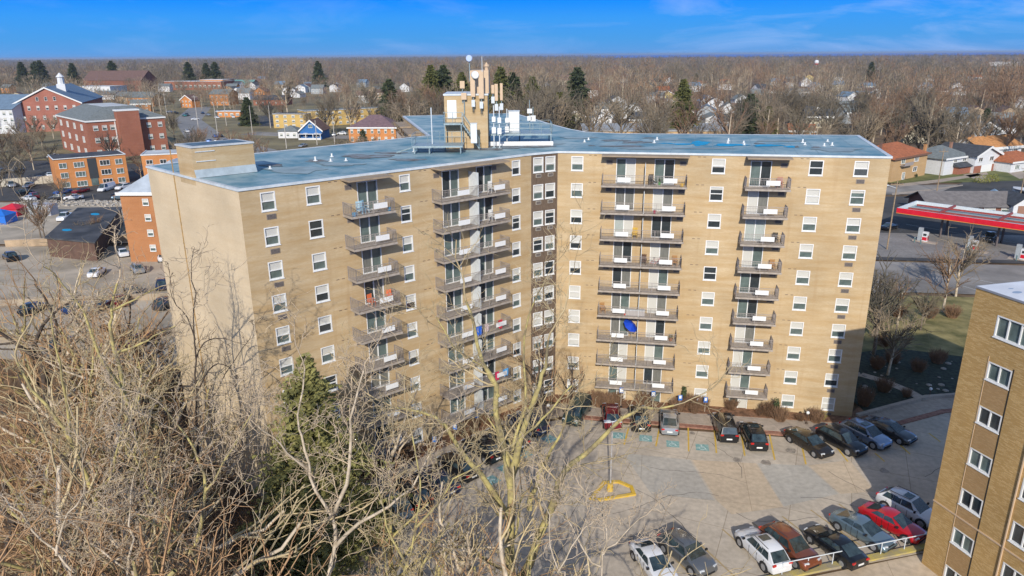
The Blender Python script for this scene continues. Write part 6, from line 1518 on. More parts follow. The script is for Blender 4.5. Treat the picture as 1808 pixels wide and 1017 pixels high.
# utility poles and street lamps
POLE = mat('pole_wood', (.30, .22, .14), .9, .2, 3); POLEG = mat('pole_pale', (.45, .42, .38), .8, .1, 3)
def upole(px, py, top, label, m=POLE, arm=True, r=.15, lamp=None):
    q = P(px, py); z = hz(q, top); o = empty('utility_pole', q, label, 'utility pole'); b = MB(); b.tube((0, 0, -.3), (0, 0, z), r, r * .65, 8); b.build('pole', m, o, world=False)
    if arm: b = MB(); b.bx(-1.2, 1.2, -.06, .06, z - .9, z - .78); [b.tube((x, 0, z - .779), (x, 0, z - .5), .05, n=6) for x in (-1, -.4, .4, 1)]; b.build('crossarm', m, o, world=False)
    if lamp: b = MB(); b.tube((0, 0, z - 1.5), (lamp, -.6, z - .8), .05, n=5); b.box((lamp * 1.15, -.7, z - .8), (.7, .3, .15)); b.build('lamp_arm', STEELW, o, world=False)
    FOOT.append((q.x, q.y, 1.5)); return o
upole(1566, 440, 318, 'brown utility pole with transformer right of the main building', lamp=-2)
upole(1654, 338, 262, 'wooden utility pole in front of the split-level house')
upole(1800, 352, 292, 'wooden pole beside the boats at the right edge', lamp=-1.5)
upole(1345, 243, 219, 'pale pole behind the commercial building', POLEG, False)
for k, (a_, b__, t_, lb) in enumerate(((352, 238, 168, 'tall pale pole beside the roadside lot, left'), (384, 236, 184, 'pale pole beside the roadside lot, second from left'), (400, 222, 178, 'thin pole beside the roadside lot'), (446, 238, 186, 'leaning pale pole near the gold apartments'), (478, 226, 186, 'pole at the corner of the gold apartments'), (295, 205, 165, 'brown pole at the far end of the road'), (591, 254, 205, 'pole right of the blue gabled house'), (560, 256, 212, 'thin pole in front of the blue gabled house'), (506, 262, 212, 'thin pole in front of the small bungalow'))):
    upole(a_, b__, t_, lb, POLEG, k in (0, 2, 5), .2)
# ---- small houses seen among the trees
NKEY = len(FOOT); hr = random.Random(21); cols = [('white', WSID), ('cream', CREAM), ('grey', GSID), ('tan', TSID), ('pale yellow', YSID), ('orange brick', ORBR)]; rfs = [('grey', GREYR), ('charcoal', DARKR), ('brown', BRNR), ('blue grey', BLUER), ('rust', REDR)]
KEYH = [(1015, 212, 1, 0), (990, 209, 0, 0), (1062, 226, 0, 0), (1010, 196, 0, 1), (1115, 205, 0, 0), (1130, 218, 3, 1), (1280, 190, 0, 3), (1310, 186, 0, 0), (1300, 200, 3, 2), (1262, 208, 2, 3), (1250, 190, 2, 3), (1350, 188, 0, 1), (1340, 168, 0, 0), (1360, 160, 0, 1), (1265, 215, 0, 0), (1290, 220, 0, 1), (1430, 148, 0, 0), (1445, 160, 0, 3), (1420, 172, 2, 0), (1440, 215, 4, 1), (1445, 222, 1, 1), (1400, 165, 0, 0), (1395, 150, 2, 1), (1530, 152, 0, 0), (1535, 158, 2, 3), (1545, 170, 0, 2), (1505, 180, 0, 3), (1505, 214, 2, 0), (1510, 205, 4, 1), (1630, 245, 1, 2), (1700, 215, 0, 3), (1690, 232, 0, 0), (1735, 212, 3, 2), (1720, 230, 0, 0), (1770, 218, 0, 0), (1770, 232, 0, 1), (1742, 240, 2, 0), (1790, 214, 3, 2), (1690, 160, 0, 0), (1660, 170, 4, 2), (1415, 240, 5, 4), (1640, 160, 0, 3), (530, 160, 0, 3), (535, 168, 0, 0), (560, 162, 2, 0), (595, 152, 0, 3), (545, 150, 0, 3), (600, 158, 0, 1), (463, 142, 3, 3), (510, 165, 0, 0), (60, 148, 0, 1), (90, 152, 0, 0), (275, 150, 0, 1), (290, 158, 0, 0), (10, 160, 5, 0), (30, 172, 1, 2), (430, 172, 0, 0), (445, 155, 0, 1), (330, 186, 5, 2), (250, 194, 5, 0), (1760, 122, 0, 0), (1555, 120, 0, 4), (1480, 140, 0, 1), (640, 178, 2, 2), (700, 168, 0, 2), (1180, 196, 2, 0), (1205, 214, 1, 2), (1090, 190, 0, 1)]
er_ = random.Random(44)
for _ in range(46): KEYH.append((er_.uniform(930, 1800), er_.choice([er_.uniform(138, 168), er_.uniform(150, 205)]), er_.choice([0, 0, 0, 1, 2, 3, 4]), er_.choice([0, 1, 2, 3, 4])))
for _ in range(14): KEYH.append((er_.uniform(380, 720), er_.uniform(138, 176), er_.choice([0, 0, 2, 3, 5]), er_.choice([0, 1, 2, 3])))
for k, (px, py, ci, ri) in enumerate(KEYH):
    q = P(px, py + 4); dist = q.y
    s_ = hr.uniform(.85, 1.15); wd = hr.uniform(9, 13); ang = hr.choice([0, 0, .3, -.3, 1.3]) + hr.uniform(-.1, .1)
    a = q - Vector((math.cos(ang), math.sin(ang), 0)) * wd / 2; b_ = q + Vector((math.cos(ang), math.sin(ang), 0)) * wd / 2
    h = hr.choice([3.2, 5.6, 5.8]); cn, cm = cols[ci]; rn, rm = rfs[ri]
    wn = [(wd * u, z, 1.2, 1.4, 'Hx50d') for z in ([.9] if h < 4 else [.9, 3.6]) for u in (.15, .45, .75)]
    kind_ = hr.choice(['gx', 'gy', 'gx'])
    nm = '%s %s house with %s roof among the bare trees' % ('two-storey' if h > 4 else 'low', cn, rn)
    bldg('house', a, b_, hr.uniform(8, 11), h, cm, (kind_, hr.uniform(2.2, 3.6), .5, rm), nm, 'house', wins=wn if dist < 900 else wn[:3], group='houses scattered among the bare trees', trimm=WHITE if ci and dist < 600 else None)
simple('warehouse', 1745, 1800, 116, 109.5, 60, WSID, ('flat', 0, .5, WHR), 'big white warehouse at the horizon on the right', 'warehouse', nw=0)
q = P(1440, 125); o = empty('water_tower', (q.x, q.y, 0), 'distant white water tank with a red band near the horizon', 'water tower')
zt_ = hz(q, 106); b = MB(); b.tube((0, 0, 0), (0, 0, zt_ * .6), zt_ * .04, n=8); b.build('stem', WSID, o, world=False); b = MB(); b.sphere((0, 0, zt_ * .8), zt_ * .22, 14, 9); b.build('tank', WSID, o, world=False, smooth=True); b = MB(); b.tube((0, 0, zt_ * .58), (0, 0, zt_ * .68), zt_ * .16, zt_ * .21, 14); b.build('band', REDF, o, world=False)

# street markings, walks and driveways on the east side
wl_ = MB()
for (a, c) in (((1700, 505), (1830, 545)), ((1620, 470), (1808, 512)), ((1600, 396), (1800, 430))): strip(wl_, P(*a), P(*c), .14, .016)
wl_.build('road_line', mat('worn_white_paint', (.5, .5, .48), .8, .2, 3), None); tag(bpy.data.objects[COL.objects[-1].name], kind='structure')
for pts in ([(1588, 330), (1660, 322), (1745, 308), (1742, 304), (1655, 317), (1586, 325)], [(1700, 308), (1722, 305), (1760, 318), (1735, 322)], [(1770, 300), (1790, 297), (1830, 312), (1800, 316)], [(1575, 345), (1650, 336), (1700, 328), (1700, 326), (1650, 333), (1575, 341)]): flat('walk', [P(*q) for q in pts], .02, WALK)
ry = random.Random(6)
for k, (px, py, s_, lb) in enumerate(((1640, 303, 1.0, 'round dark shrub at the tan bungalow front'), (1672, 306, 1.2, 'round dark shrub by the split-level garage'), (1698, 303, 1.1, 'round dark shrub between the two white houses'), (1760, 301, 1.0, 'dark shrub right of the charcoal-roofed house'), (1733, 322, 1.6, 'yellow green hedge clump by the dark lot'), (1752, 319, 1.4, 'second yellow green hedge clump by the dark lot'), (1611, 312, 1.0, 'dark shrub at the rust-roofed house'))):
    q = P(px, py); rg = random.Random(k); b = MB()
    for _ in range(420):
        t = rg.uniform(0, 6.28); r_ = rg.random() ** .4 * 1.3 * s_; z = rg.uniform(0, 1.5 * s_) * math.sqrt(max(0, 1 - (r_ / (1.35 * s_)) ** 2)); c = Vector((r_ * math.cos(t), r_ * math.sin(t), z)); b.face([c + Vector([rg.uniform(-.22, .22) for _ in range(3)]) for _ in range(3)])
    o = empty('garden_shrub', q, lb, 'shrub'); b.build('foliage', MATS['yellow_green_leaves'] if 'yellow' in lb else EVG, o, world=False); b = MB(); b.tube((0, 0, 0), (0, 0, .8), .08, n=5); b.build('stem', MATS['shrub_stem'], o, world=False)
# ================================================================== TREES
class TM:
    "fast tube collector"
    def __init__(s): s.v = []; s.f = []
    def path(s, pts, rad, k):
        n0 = len(s.v); L = len(pts); pv = None
        for i in range(L):
            p = pts[i]; d = (pts[min(i + 1, L - 1)] - pts[max(i - 1, 0)])
            if d.length < 1e-6: d = Vector((0, 0, 1))
            d.normalize()
            if pv is None: a = d.orthogonal().normalized()
            else: a = (pv - d * pv.dot(d)); a = a.normalized() if a.length > 1e-5 else d.orthogonal().normalized()
            pv = a; b = d.cross(a); r = rad[i]
            for j in range(k):
                t = 6.2832 * j / k; s.v.append(p + a * (r * math.cos(t)) + b * (r * math.sin(t)))
        for i in range(L - 1):
            for j in range(k):
                q = (j + 1) % k; s.f.append((n0 + i * k + j, n0 + i * k + q, n0 + (i + 1) * k + q, n0 + (i + 1) * k + j))
    def mesh(s, name, m):
        me = bpy.data.meshes.new(name); n = len(s.v); me.vertices.add(n); me.vertices.foreach_set('co', np.array([tuple(v) for v in s.v], dtype=np.float32).ravel())
        F = np.array(s.f, dtype=np.int32); me.loops.add(F.size); me.loops.foreach_set('vertex_index', F.ravel()); me.polygons.add(len(F)); me.polygons.foreach_set('loop_start', np.arange(0, F.size, 4, dtype=np.int32))
        me.polygons.foreach_set('use_smooth', [True] * len(F)); me.materials.append(m); me.update(); me.validate(); return me
def rvec(rg): return Vector((rg.gauss(0, 1), rg.gauss(0, 1), rg.gauss(0, 1)))
def branch(T, t, p, d, L, r, lvl, rg, cfg):
    n = max(2, min(7, int(3 + L * cfg.get('segs', 1.2)))); pts = [p.copy()]; rad = [r]; step = L / n; d = d.normalized(); dirs = [d]
    rend = r * (.5 if lvl > 0 else .5)
    for i in range(n):
        d = (d + rvec(rg) * cfg['wig'] * (1 + .25 * lvl) + Vector((0, 0, cfg['up'])) * (1 if lvl > 0 else .3)).normalized(); p = p + d * step
        pts.append(p.copy()); dirs.append(d); rad.append(r + (rend - r) * (i + 1) / n)
    thick = r > cfg.get('rthick', .07); k = 8 if r > .15 else 5 if r > .05 else 3
    (T if thick else t).path(pts, rad, k)
    if lvl >= cfg['levels']: return
    nc = cfg['kids'][min(lvl, len(cfg['kids']) - 1)]; nc = max(1, int(nc + rg.uniform(-.8, .8)))
    for c in range(nc):
        u = cfg['start'][min(lvl, len(cfg['start']) - 1)]; u = u + (1 - u) * ((c + rg.random()) / nc); x = u * n; i = min(n - 1, int(x)); q = pts[i].lerp(pts[i + 1], x - i); dd = dirs[i + 1]
        ax = dd.cross(rvec(rg)); 
        if ax.length < 1e-4: continue
        ang = R(rg.uniform(*cfg['ang'])); nd = Matrix.Rotation(ang, 3, ax.normalized()) @ dd
        cl = L * rg.uniform(*cfg['len']) * (1.15 - .45 * u if lvl == 0 else 1); rr = rad[i] * rg.uniform(.46, .74)
        branch(T, t, q, nd, cl, max(rr, cfg['rmin']), lvl + 1, rg, cfg)
BARKP = mat('pale_grey_bark', (.48, .39, .27), .9, .25, 1.6, col2=(.68, .57, .43), detail=6)
TWIGP = mat('pale_twigs', (.56, .44, .30), .9, .2, 1.2)
BARKM = mat('mossy_bark', (.29, .235, .14), .95, .3, 1.3, col2=(.50, .42, .16), detail=8, th=(.38, .6))
TWIGM = mat('olive_tan_twigs', (.50, .395, .225), .9, .2, 1.0)
BARKD = mat('dark_bark', (.08, .06, .045), .95, .3, 2)
TWIGD = mat('dark_twigs', (.13, .09, .065), .95, .2, 2)
TWIGR = mat('rusty_twigs', (.44, .27, .14), .95, .25, 1)
CFG = dict(wig=.15, up=.09, levels=4, kids=(9, 6, 4, 2), start=(.30, .25, .2, .2), ang=(28, 62), len=(.42, .68), rmin=.016, segs=.9)
def tree_meshes(seed, cfg, H, r, bark, twig, lean=(0, 0)):
    rg = random.Random(seed); T, t = TM(), TM(); branch(T, t, Vector((0, 0, 0)), Vector((lean[0], lean[1], 1)), H, r, 0, rg, cfg)
    return T.mesh('trunk', bark), t.mesh('crown', twig)
def put_tree(ms, loc, rz, s, label, cat='tree', group=None, name='bare_tree'):
    o = empty(name, loc, label, cat, rz, group); o.scale = (s, s, s) if not isinstance(s, tuple) else s; place('trunk', ms[0], o, (0, 0, 0)); place('crown', ms[1], o, (0, 0, 0)); return o
print('trees: templates')
TPL = []
for k, (bk_, tw_) in enumerate(((BARKP, TWIGP), (BARKM, TWIGM), (BARKP, TWIGM), (BARKM, TWIGR), (BARKD, TWIGR), (BARKM, TWIGR))):
    c = dict(CFG); c['wig'] = .11 + .02 * (k % 3); c['kids'] = ((8, 5, 4, 1.6), (9, 5, 3, 2), (7, 6, 3, 2))[k % 3]
    TPL.append(tree_meshes(100 + k, c, 13., .34, bk_, tw_, ((k % 2) * .12, .05)))
def tree_h(ms): 
    n = len(ms[1].vertices); a = np.empty(n * 3, np.float32); ms[1].vertices.foreach_get('co', a); return float(a[2::3].max())
TH = [tree_h(m) for m in TPL]
def fg_tree(k, px, Y, top, rz, label, group=None, wide=1.):
    q = PY(px, top, Y); z0 = ground_z(q.x, q.y) - .2; H = q.z - z0; s = H / TH[k]
    return put_tree(TPL[k], (q.x, q.y, z0), rz, (s * wide, s * wide, s), label, group=group)
# --- traced trees: limbs given as points in the place, twigs grown on them
def hero(limbs, label, bark, twig, seed, cfg, name='bare_tree'):
    rg = random.Random(seed); T, t = TM(), TM(); base = None
    L3 = []
    for (pts, r0, r1) in limbs:
        w = [PY(x, y, Y) for x, y, Y in pts]
        if base is None: base = Vector((w[0].x, w[0].y, ground_z(w[0].x, w[0].y) - .2)); w = [base] + w
        L3.append((w, r0, r1))
    for w, r0, r1 in L3:
        w = [p - base for p in w]; pts = []; 
        for i in range(len(w) - 1):     # smooth catmull
            p0, p1, p2, p3 = w[max(0, i - 1)], w[i], w[i + 1], w[min(len(w) - 1, i + 2)]; n = max(2, int((p2 - p1).length / .9))
            for j in range(n):
                u = j / n; pts.append(.5 * ((2 * p1) + (p2 - p0) * u + (2 * p0 - 5 * p1 + 4 * p2 - p3) * u * u + (3 * p1 - p0 - 3 * p2 + p3) * u ** 3))
        pts.append(w[-1]); n = len(pts); pts = [p + rvec(rg) * (.05 if 0 < i < n - 1 else 0) for i, p in enumerate(pts)]
        rad = [r0 + (r1 - r0) * (i / (n - 1)) ** .8 for i in range(n)]; T.path(pts, rad, 9 if r0 > .12 else 6)
        for i in range(1, n - 1):
            if pts[i].z + base.z < cfg.get('zmin', 2): continue
            for _ in range(cfg.get('per', 1)):
                if rg.random() < cfg.get('dens', .6):
                    dd = (pts[i + 1] - pts[i]).normalized(); ax = dd.cross(rvec(rg)).normalized(); nd = Matrix.Rotation(R(rg.uniform(30, 70)), 3, ax) @ dd
                    branch(T, t, pts[i], nd, rg.uniform(1.2, cfg.get('blen', 4.0)) * (1.1 - .5 * i / n), max(.02, rad[i] * rg.uniform(.25, .5)), 1, rg, cfg)
        branch(T, t, pts[-1], pts[-1] - pts[-2], cfg.get('blen', 4) * .8, r1, 1, rg, cfg)
    o = empty(name, base, label, 'tree'); place('trunk', T.mesh('trunk', bark), o, (0, 0, 0)); place('crown', t.mesh('crown', twig), o, (0, 0, 0)); FOOT.append((base.x, base.y, 2)); return o
HC = dict(wig=.17, up=.08, levels=4, kids=(0, 5, 4, 2), start=(.3, .2, .2, .2), ang=(28, 60), len=(.45, .7), rmin=.015, segs=1.6, zmin=3, blen=4.4, dens=.6)
Y = 36
hero([([(901, 1120, Y), (901, 1017, Y), (899, 911, Y), (901, 838, Y), (887, 784, Y + .3), (874, 730, Y + .5), (877, 681, Y + .5), (852, 642, Y + .8), (833, 574, Y + 1), (822, 530, Y + 1)], .46, .06),
      ([(901, 838, Y), (917, 780, Y - .4), (935, 730, Y - .7), (952, 680, Y - 1), (964, 648, Y - 1), (968, 600, Y - 1.2)], .23, .06),
      ([(905, 1040, Y), (935, 1000, Y - .3), (950, 950, Y - .5), (975, 890, Y - .8), (987, 850, Y - 1), (1010, 815, Y - 1), (1053, 784, Y - 1.2), (1100, 738, Y - 1.5), (1135, 722, Y - 1.8), (1190, 716, Y - 2)], .31, .05),
      ([(935, 900, Y + 1.4), (945, 857, Y + 1.6), (962, 813, Y + 2), (985, 775, Y + 2), (1000, 735, Y + 2.3)], .18, .05),
      ([(899, 915, Y), (880, 885, Y - .5), (852, 838, Y - 1), (813, 794, Y - 1.6), (784, 750, Y - 2), (748, 728, Y - 2.3), (700, 720, Y - 2.6)], .21, .05),
      ([(880, 700, Y + .5), (862, 660, Y + 1.4), (840, 640, Y + 1.8), (800, 610, Y + 2.5), (770, 560, Y + 3)], .10, .03),
      ([(905, 790, Y), (930, 720, Y + 1), (925, 640, Y + 1.4), (935, 560, Y + 1.6), (960, 500, Y + 2)], .11, .03)],
     'large forked tree with yellow mossy limbs rising before the car park', BARKM, TWIGM, 5, dict(HC, dens=.85, blen=4.8, kids=(0, 5, 4, 1.5)))
HD = dict(HC); HD.update(kids=(0, 4, 3, 1), dens=.30, blen=2.2, zmin=-2)
hero([([(352, 1000, 47), (352, 860, 47), (348, 780, 47), (347, 690, 47), (346, 636, 47), (343, 577, 47.3), (342, 518, 47.5), (338, 478, 47.6)], .17, .03),
      ([(349, 690, 47), (365, 655, 46.6), (385, 643, 46.4), (405, 650, 46.2), (422, 668, 46)], .07, .025), ([(346, 636, 47), (362, 605, 47), (380, 595, 47), (405, 600, 47)], .06, .02),
      ([(345, 600, 47), (330, 560, 46.6), (312, 540, 46.2), (300, 510, 46)], .05, .02), ([(350, 720, 47), (380, 690, 46.5), (410, 640, 46), (440, 600, 46)], .05, .02)],
     'slender dark tree standing before the pale end wall', BARKD, TWIGD, 9, HD)
HP = dict(HC); HP.update(wig=.20, blen=3.6, dens=.7)
Y = 30
hero([([(580, 1100, Y), (580, 1009, Y), (591, 955, Y), (586, 915, Y), (557, 870, Y), (544, 820, Y), (530, 771, Y + .4), (526, 731, Y + .5), (538, 650, Y + .6)], .20, .035),
      ([(586, 915, Y), (611, 852, Y - .3), (616, 794, Y - .4), (620, 740, Y - .5), (632, 690, Y - .5), (642, 655, Y - .6)], .12, .03),
      ([(593, 964, Y), (638, 924, Y - .6), (688, 893, Y - 1), (730, 860, Y - 1.3), (760, 800, Y - 1.5)], .11, .03),
      ([(545, 830, Y), (510, 800, Y - .5), (480, 770, Y - .8), (455, 750, Y - 1)], .06, .02)],
     'pale grey tree with a wide fork in front of the spruce', BARKP, TWIGP, 12, HP)
Y = 41
hero([([(229, 1100, Y), (229, 1010, Y), (229, 875, Y), (225, 785, Y), (220, 683, Y), (203, 618, Y), (192, 574, Y), (198, 545, Y), (207, 500, Y)], .33, .06),
      ([(196, 548, Y), (225, 534, Y), (248, 524, Y), (285, 505, Y)], .09, .03), ([(208, 622, Y), (250, 605, Y - .6), (274, 595, Y - .9), (310, 575, Y - 1.2)], .09, .03),
      ([(222, 700, Y), (180, 630, Y - .5), (147, 553, Y - .8), (109, 506, Y - 1), (80, 470, Y - 1.2)], .13, .03)],
     'mossy yellow tree with upright trunk before the left rear lot', BARKM, TWIGP, 13, HC)
Y = 34
hero([([(190, 1060, Y), (173, 901, Y), (126, 780, Y), (100, 740, Y), (58, 690, Y), (30, 640, Y)], .30, .06), ([(126, 780, Y), (115, 700, Y - .6), (100, 620, Y - 1), (90, 560, Y - 1)], .10, .03), ([(165, 880, Y), (200, 830, Y - .5), (215, 760, Y - 1), (240, 700, Y - 1)], .10, .03)],
     'leaning mossy trunk crossing the lower left of the wood', BARKM, TWIGM, 14, HC)
Y = 24
hero([([(140, 1100, Y), (130, 1014, Y), (94, 973, Y), (60, 935, Y), (36, 905, Y), (10, 880, Y)], .11, .03), ([(100, 980, Y), (110, 930, Y), (135, 890, Y), (150, 850, Y)], .06, .02)], 'pale tangled tree at the bottom left corner', BARKP, TWIGP, 15, HP)
hero([([(235, 1100, Y + 1), (225, 1010, Y + 1), (185, 975, Y + 1), (157, 955, Y + 1), (140, 930, Y + 1), (90, 905, Y + 1)], .10, .03), ([(225, 1010, Y + 1), (232, 950, Y + 1), (228, 900, Y + 1), (236, 840, Y + 1)], .07, .02)], 'pale tree with crooked limbs right of the bottom left corner', BARKP, TWIGP, 16, HP)
Y = 28
hero([([(352, 1100, Y), (350, 1014, Y), (335, 973, Y), (306, 937, Y), (290, 900, Y), (260, 860, Y), (235, 800, Y)], .15, .03), ([(335, 973, Y), (350, 940, Y), (364, 866, Y), (350, 812, Y), (330, 770, Y), (290, 720, Y)], .11, .03), ([(360, 870, Y), (395, 820, Y), (420, 770, Y), (445, 730, Y)], .06, .02), ([(306, 937, Y), (270, 925, Y - .5), (230, 905, Y - .8), (190, 895, Y - 1)], .07, .02)], 'forked tree with yellow lichen at the foot of the end wall', BARKM, TWIGP, 17, HP)
Y = 26
hero([([(1052, 1100, Y), (1058, 1017, Y), (1065, 979, Y), (1072, 935, Y), (1062, 905, Y), (1050, 880, Y)], .09, .025), ([(1065, 979, Y), (1085, 960, Y), (1102, 948, Y), (1130, 915, Y)], .05, .02), ([(1060, 1000, Y), (1030, 970, Y), (1012, 930, Y), (1000, 905, Y)], .05, .02)], 'small pale tree with opposite twigs below the lamp post island', BARKP, TWIGP, 18, dict(HP, dens=.35, blen=1.9))
Y = 27
hero([([(720, 1100, Y), (716, 1010, Y), (735, 940, Y), (742, 880, Y), (738, 820, Y), (728, 770, Y)], .12, .03), ([(720, 1000, Y), (690, 950, Y), (680, 900, Y), (665, 850, Y)], .07, .02), ([(736, 930, Y), (775, 890, Y), (800, 850, Y), (850, 820, Y)], .07, .02)], 'twisted mossy tree in the bottom middle of the picture', BARKM, TWIGM, 19, HP)
hero([([(1000, 1100, Y - 3), (985, 1010, Y - 3), (970, 960, Y - 3), (968, 910, Y - 3), (950, 860, Y - 3)], .08, .02), ([(985, 1010, Y - 3), (1010, 960, Y - 3), (1030, 930, Y - 3)], .04, .02)], 'thin pale sapling at the bottom edge right of the mossy tree', BARKP, TWIGP, 20, dict(HP, dens=.4, blen=2.0))
print('trees: heroes done')
# --- filling trees of the ravine wood
fr_ = random.Random(31)
GRPF = 'bare trees of the ravine wood in the foreground'
LBF = ['pale grey bare tree of the ravine wood', 'olive mossy bare tree of the ravine wood', 'grey bare tree with tan twigs in the ravine wood', 'mossy bare tree with reddish twigs in the ravine wood', 'dark-barked bare tree with rusty twigs in the ravine wood', 'mossy bare tree with rusty twigs in the ravine wood']
def env(px):   # highest row the wood reaches at this column
    pts = [(-50, 430), (60, 440), (180, 480), (270, 545), (290, 700), (300, 900), (420, 900), (560, 905), (650, 840), (690, 790), (800, 800), (880, 830), (960, 870), (1050, 930)]
    for (a, b), (c, d) in zip(pts[:-1], pts[1:]):
        if a <= px <= c: return b + (d - b) * (px - a) / (c - a)
    return 940
spots = []
ROWN = ['back row', 'rear middle row', 'middle row', 'front middle row', 'front row']; seen = set()
for ri, (Yr, n, x0, x1, hgt) in enumerate((((60, 74), 9, -40, 262, -30), ((44, 55), 6, -40, 220, 80), ((34, 43), 7, -60, 200, 220), ((27, 33), 6, -60, 240, 380), ((20, 26), 7, -60, 280, 500))):
    for k in range(n):
        px = x0 + (x1 - x0) * (k + fr_.random()) / n; Yv = fr_.uniform(*Yr)
        if Yv > 44 and px > 300: continue
        top = min(960, env(px) + hgt * .8 + fr_.uniform(0, 80))
        q = PY(px, 900, Yv)
        if in_poly(q.x, q.y, LOT): continue
        k_ = fr_.choice([0, 1, 2, 3, 3, 0, 4, 5] if Yv < 40 else [1, 2, 4, 5, 5, 4])
        zone0 = 0
        zone = 'at the left edge' if px < 60 else 'left of the upright mossy tree' if px < 190 else 'by the foot of the end wall' if px < 340 else 'below the footing' if px < 440 else 'below the spruce' if px < 600 else 'right of the spruce'
        kk_ = [k_] + [a for a in range(6) if (a, zone, ri) not in seen]; k_ = k_ if (k_, zone, ri) not in seen else kk_[-1]; seen.add((k_, zone, ri))
        lb_ = LBF[k_].replace(' of the ravine wood', '').replace(' in the ravine wood', '').replace('dark-barked bare', 'dark bare').replace('bare tree', 'tree') + ' ' + zone + ', ' + ROWN[ri]
        fg_tree(k_, px, Yv, top, fr_.uniform(0, 6.28), lb_, GRPF, fr_.uniform(.9, 1.1))
for px, Yv, top, k_, lb_ in ((700, 33, 860, 1, 'olive bare tree between the twisted tree and the pale forked one'), (770, 33, 880, 2, 'tan-twigged bare tree below the left bay row'), (830, 31, 900, 3, 'pale-twigged bare tree left of the big mossy trunk'), (672, 38, 800, 5, 'rusty bare tree just right of the spruce'), (880, 28, 930, 1, 'low olive bare tree at the foot of the big mossy trunk'), (960, 26, 960, 2, 'low tan bare tree right of the big mossy trunk')):
    fg_tree(k_, px, Yv, top, fr_.uniform(0, 6), lb_, GRPF, 1.1)
# bushy bare trees against the left wing and in the inner corner
for px, Yv, top, lb in ((660, 50.5, 640, 'grey bushy bare tree against the left wing below the narrow balconies'), (620, 49, 700, 'bare tree between the spruce and the left wing'), (965, 66.0, 560, 'brown bushy tree standing in the inner corner of the building'), (1010, 67.5, 600, 'rusty bare tree just right of the inner corner')):
    q = PY(px, top, Yv); H = q.z; s = H / TH[4]; put_tree(TPL[4 if px > 700 else 2], (q.x, q.y, 0), px, (s * .8, s * .8, s), lb)
# --- conifers
def conifer(seed, H, rad, m, dens=1., trunk=.2, leaf=1., pw=.75):
    rg = random.Random(seed); rad0 = rad; T = MB(); T.tube((0, 0, 0), (0, 0, H * .97), trunk, .02, 8); v = MB(); z = H * .06
    while z < H * .985:
        f = 1 - z / H; rr = rad * (f ** pw) * rg.uniform(.65, 1.15) + .15; nb = int((6 + 8 * f) * dens)
        for k in range(nb):
            t = rg.uniform(0, 6.283); L = rr * rg.uniform(.6, 1.1); d = Vector((math.cos(t), math.sin(t), rg.uniform(-.28, .12)));
            sd = Vector((-math.sin(t), math.cos(t), 0)); n = max(3, int(L / .26))
            for i in range(n):
                u = (i + rg.random()) / n; c = Vector((0, 0, z)) + d * (L * u) + Vector((0, 0, -.14 * L * u * u)); w = leaf * (.26 + .22 * (1 - u)) * rg.uniform(.7, 1.3)
                for sg in (-1, 1):
                    e = c + sd * sg * w * rg.uniform(.5, 1.2) + d * w * .6 + Vector((0, 0, -rg.uniform(.05, .34) * w * 2)); v.face([c, e, c + d * w * 1.1 + Vector((0, 0, rg.uniform(-.1, .12)))]); v.face([c, c + sd * sg * w * rg.uniform(.3, .7) + Vector((0, 0, -w * rg.uniform(.5, 1.0))), c + sd * sg * w * .9 + Vector((0, 0, -w * .15)) + d * w * .3])
                    
        z += rg.uniform(.13, .26) * (H / 14) ** .5; rad = rad0 * (1 + .28 * math.sin(z * 1.3 + seed) * rg.uniform(.3, 1))
    tip = MB()
    return T.mesh('trunk', BARKD), v.mesh('crown', m)
SPR = mat('spruce_needles', (.15, .155, .045), .9, .3, .8, col2=(.38, .35, .12), detail=6); SPD = mat('dark_conifer_needles', (.05, .075, .04), .9, .35, .25, col2=(.11, .13, .055)); SPY = mat('yellow_green_conifer', (.10, .12, .035), .9, .3, .25, col2=(.19, .19, .055))
q = PY(536, 622, 46.0); z0 = ground_z(q.x, q.y) - .2; H = q.z - z0; cm_ = conifer(3, H, 6.6, SPR, 1.6, .3, leaf=.85)
put_tree(cm_, (q.x, q.y, z0), 0, 1, 'tall green spruce in front of the left wing', name='spruce')
C1_ = conifer(5, 20, 8.0, SPD, 1.0, leaf=2.4, pw=.55); C2_ = conifer(6, 20, 8.4, SPY, 1.0, leaf=2.2, pw=.62)
for k, (px, Yv, top, cc, lb) in enumerate(((1208, 330, 137, 1, 'yellow green conifer tallest behind the right wing'), (1327, 300, 163, 0, 'dark broad conifer behind the right end of the roof'), (1308, 296, 190, 0, 'short dark conifer leaning on the broad one'), (1358, 300, 185, 1, 'small yellow green conifer right of the broad dark one'), (988, 290, 160, 1, 'bushy green conifer right of the penthouse equipment'), (760, 420, 112, 1, 'olive conifer left of the penthouse'), (782, 430, 112, 0, 'dark pine between the olive conifer and the penthouse'), (884, 380, 115, 1, 'green conifer behind the right-hand penthouse masts'), (905, 400, 125, 0, 'dark conifer lower right of the penthouse masts'), (815, 420, 125, 1, 'green conifer behind the tan antennas'), (686, 400, 137, 0, 'dark narrow conifer left of the blue roof wing'), (940, 400, 133, 1, 'thin green conifer among the brown trees right of the penthouse'), (434, 400, 170, 0, 'dark conifer near the leaning pole'), (560, 900, 106, 0, 'distant dark pine above the scattered houses'), (466, 700, 160, 0, 'dark conifer left of the gold apartments'), (640, 300, 228, 0, 'grey green conifer before the purple-roofed house'), (1745, 330, 190, 0, 'dark conifer between houses on the right'), (1618, 420, 165, 0, 'dark conifer mass behind the rust-roofed house'))):
    q = PY(px, top, Yv); s = max(.25, q.z / 20); put_tree((C1_, C2_)[cc], (q.x, q.y, 0), k * 1.3, (s * (.8 if q.z > 24 else .9), s * (.8 if q.z > 24 else .9), s), lb, name='conifer')
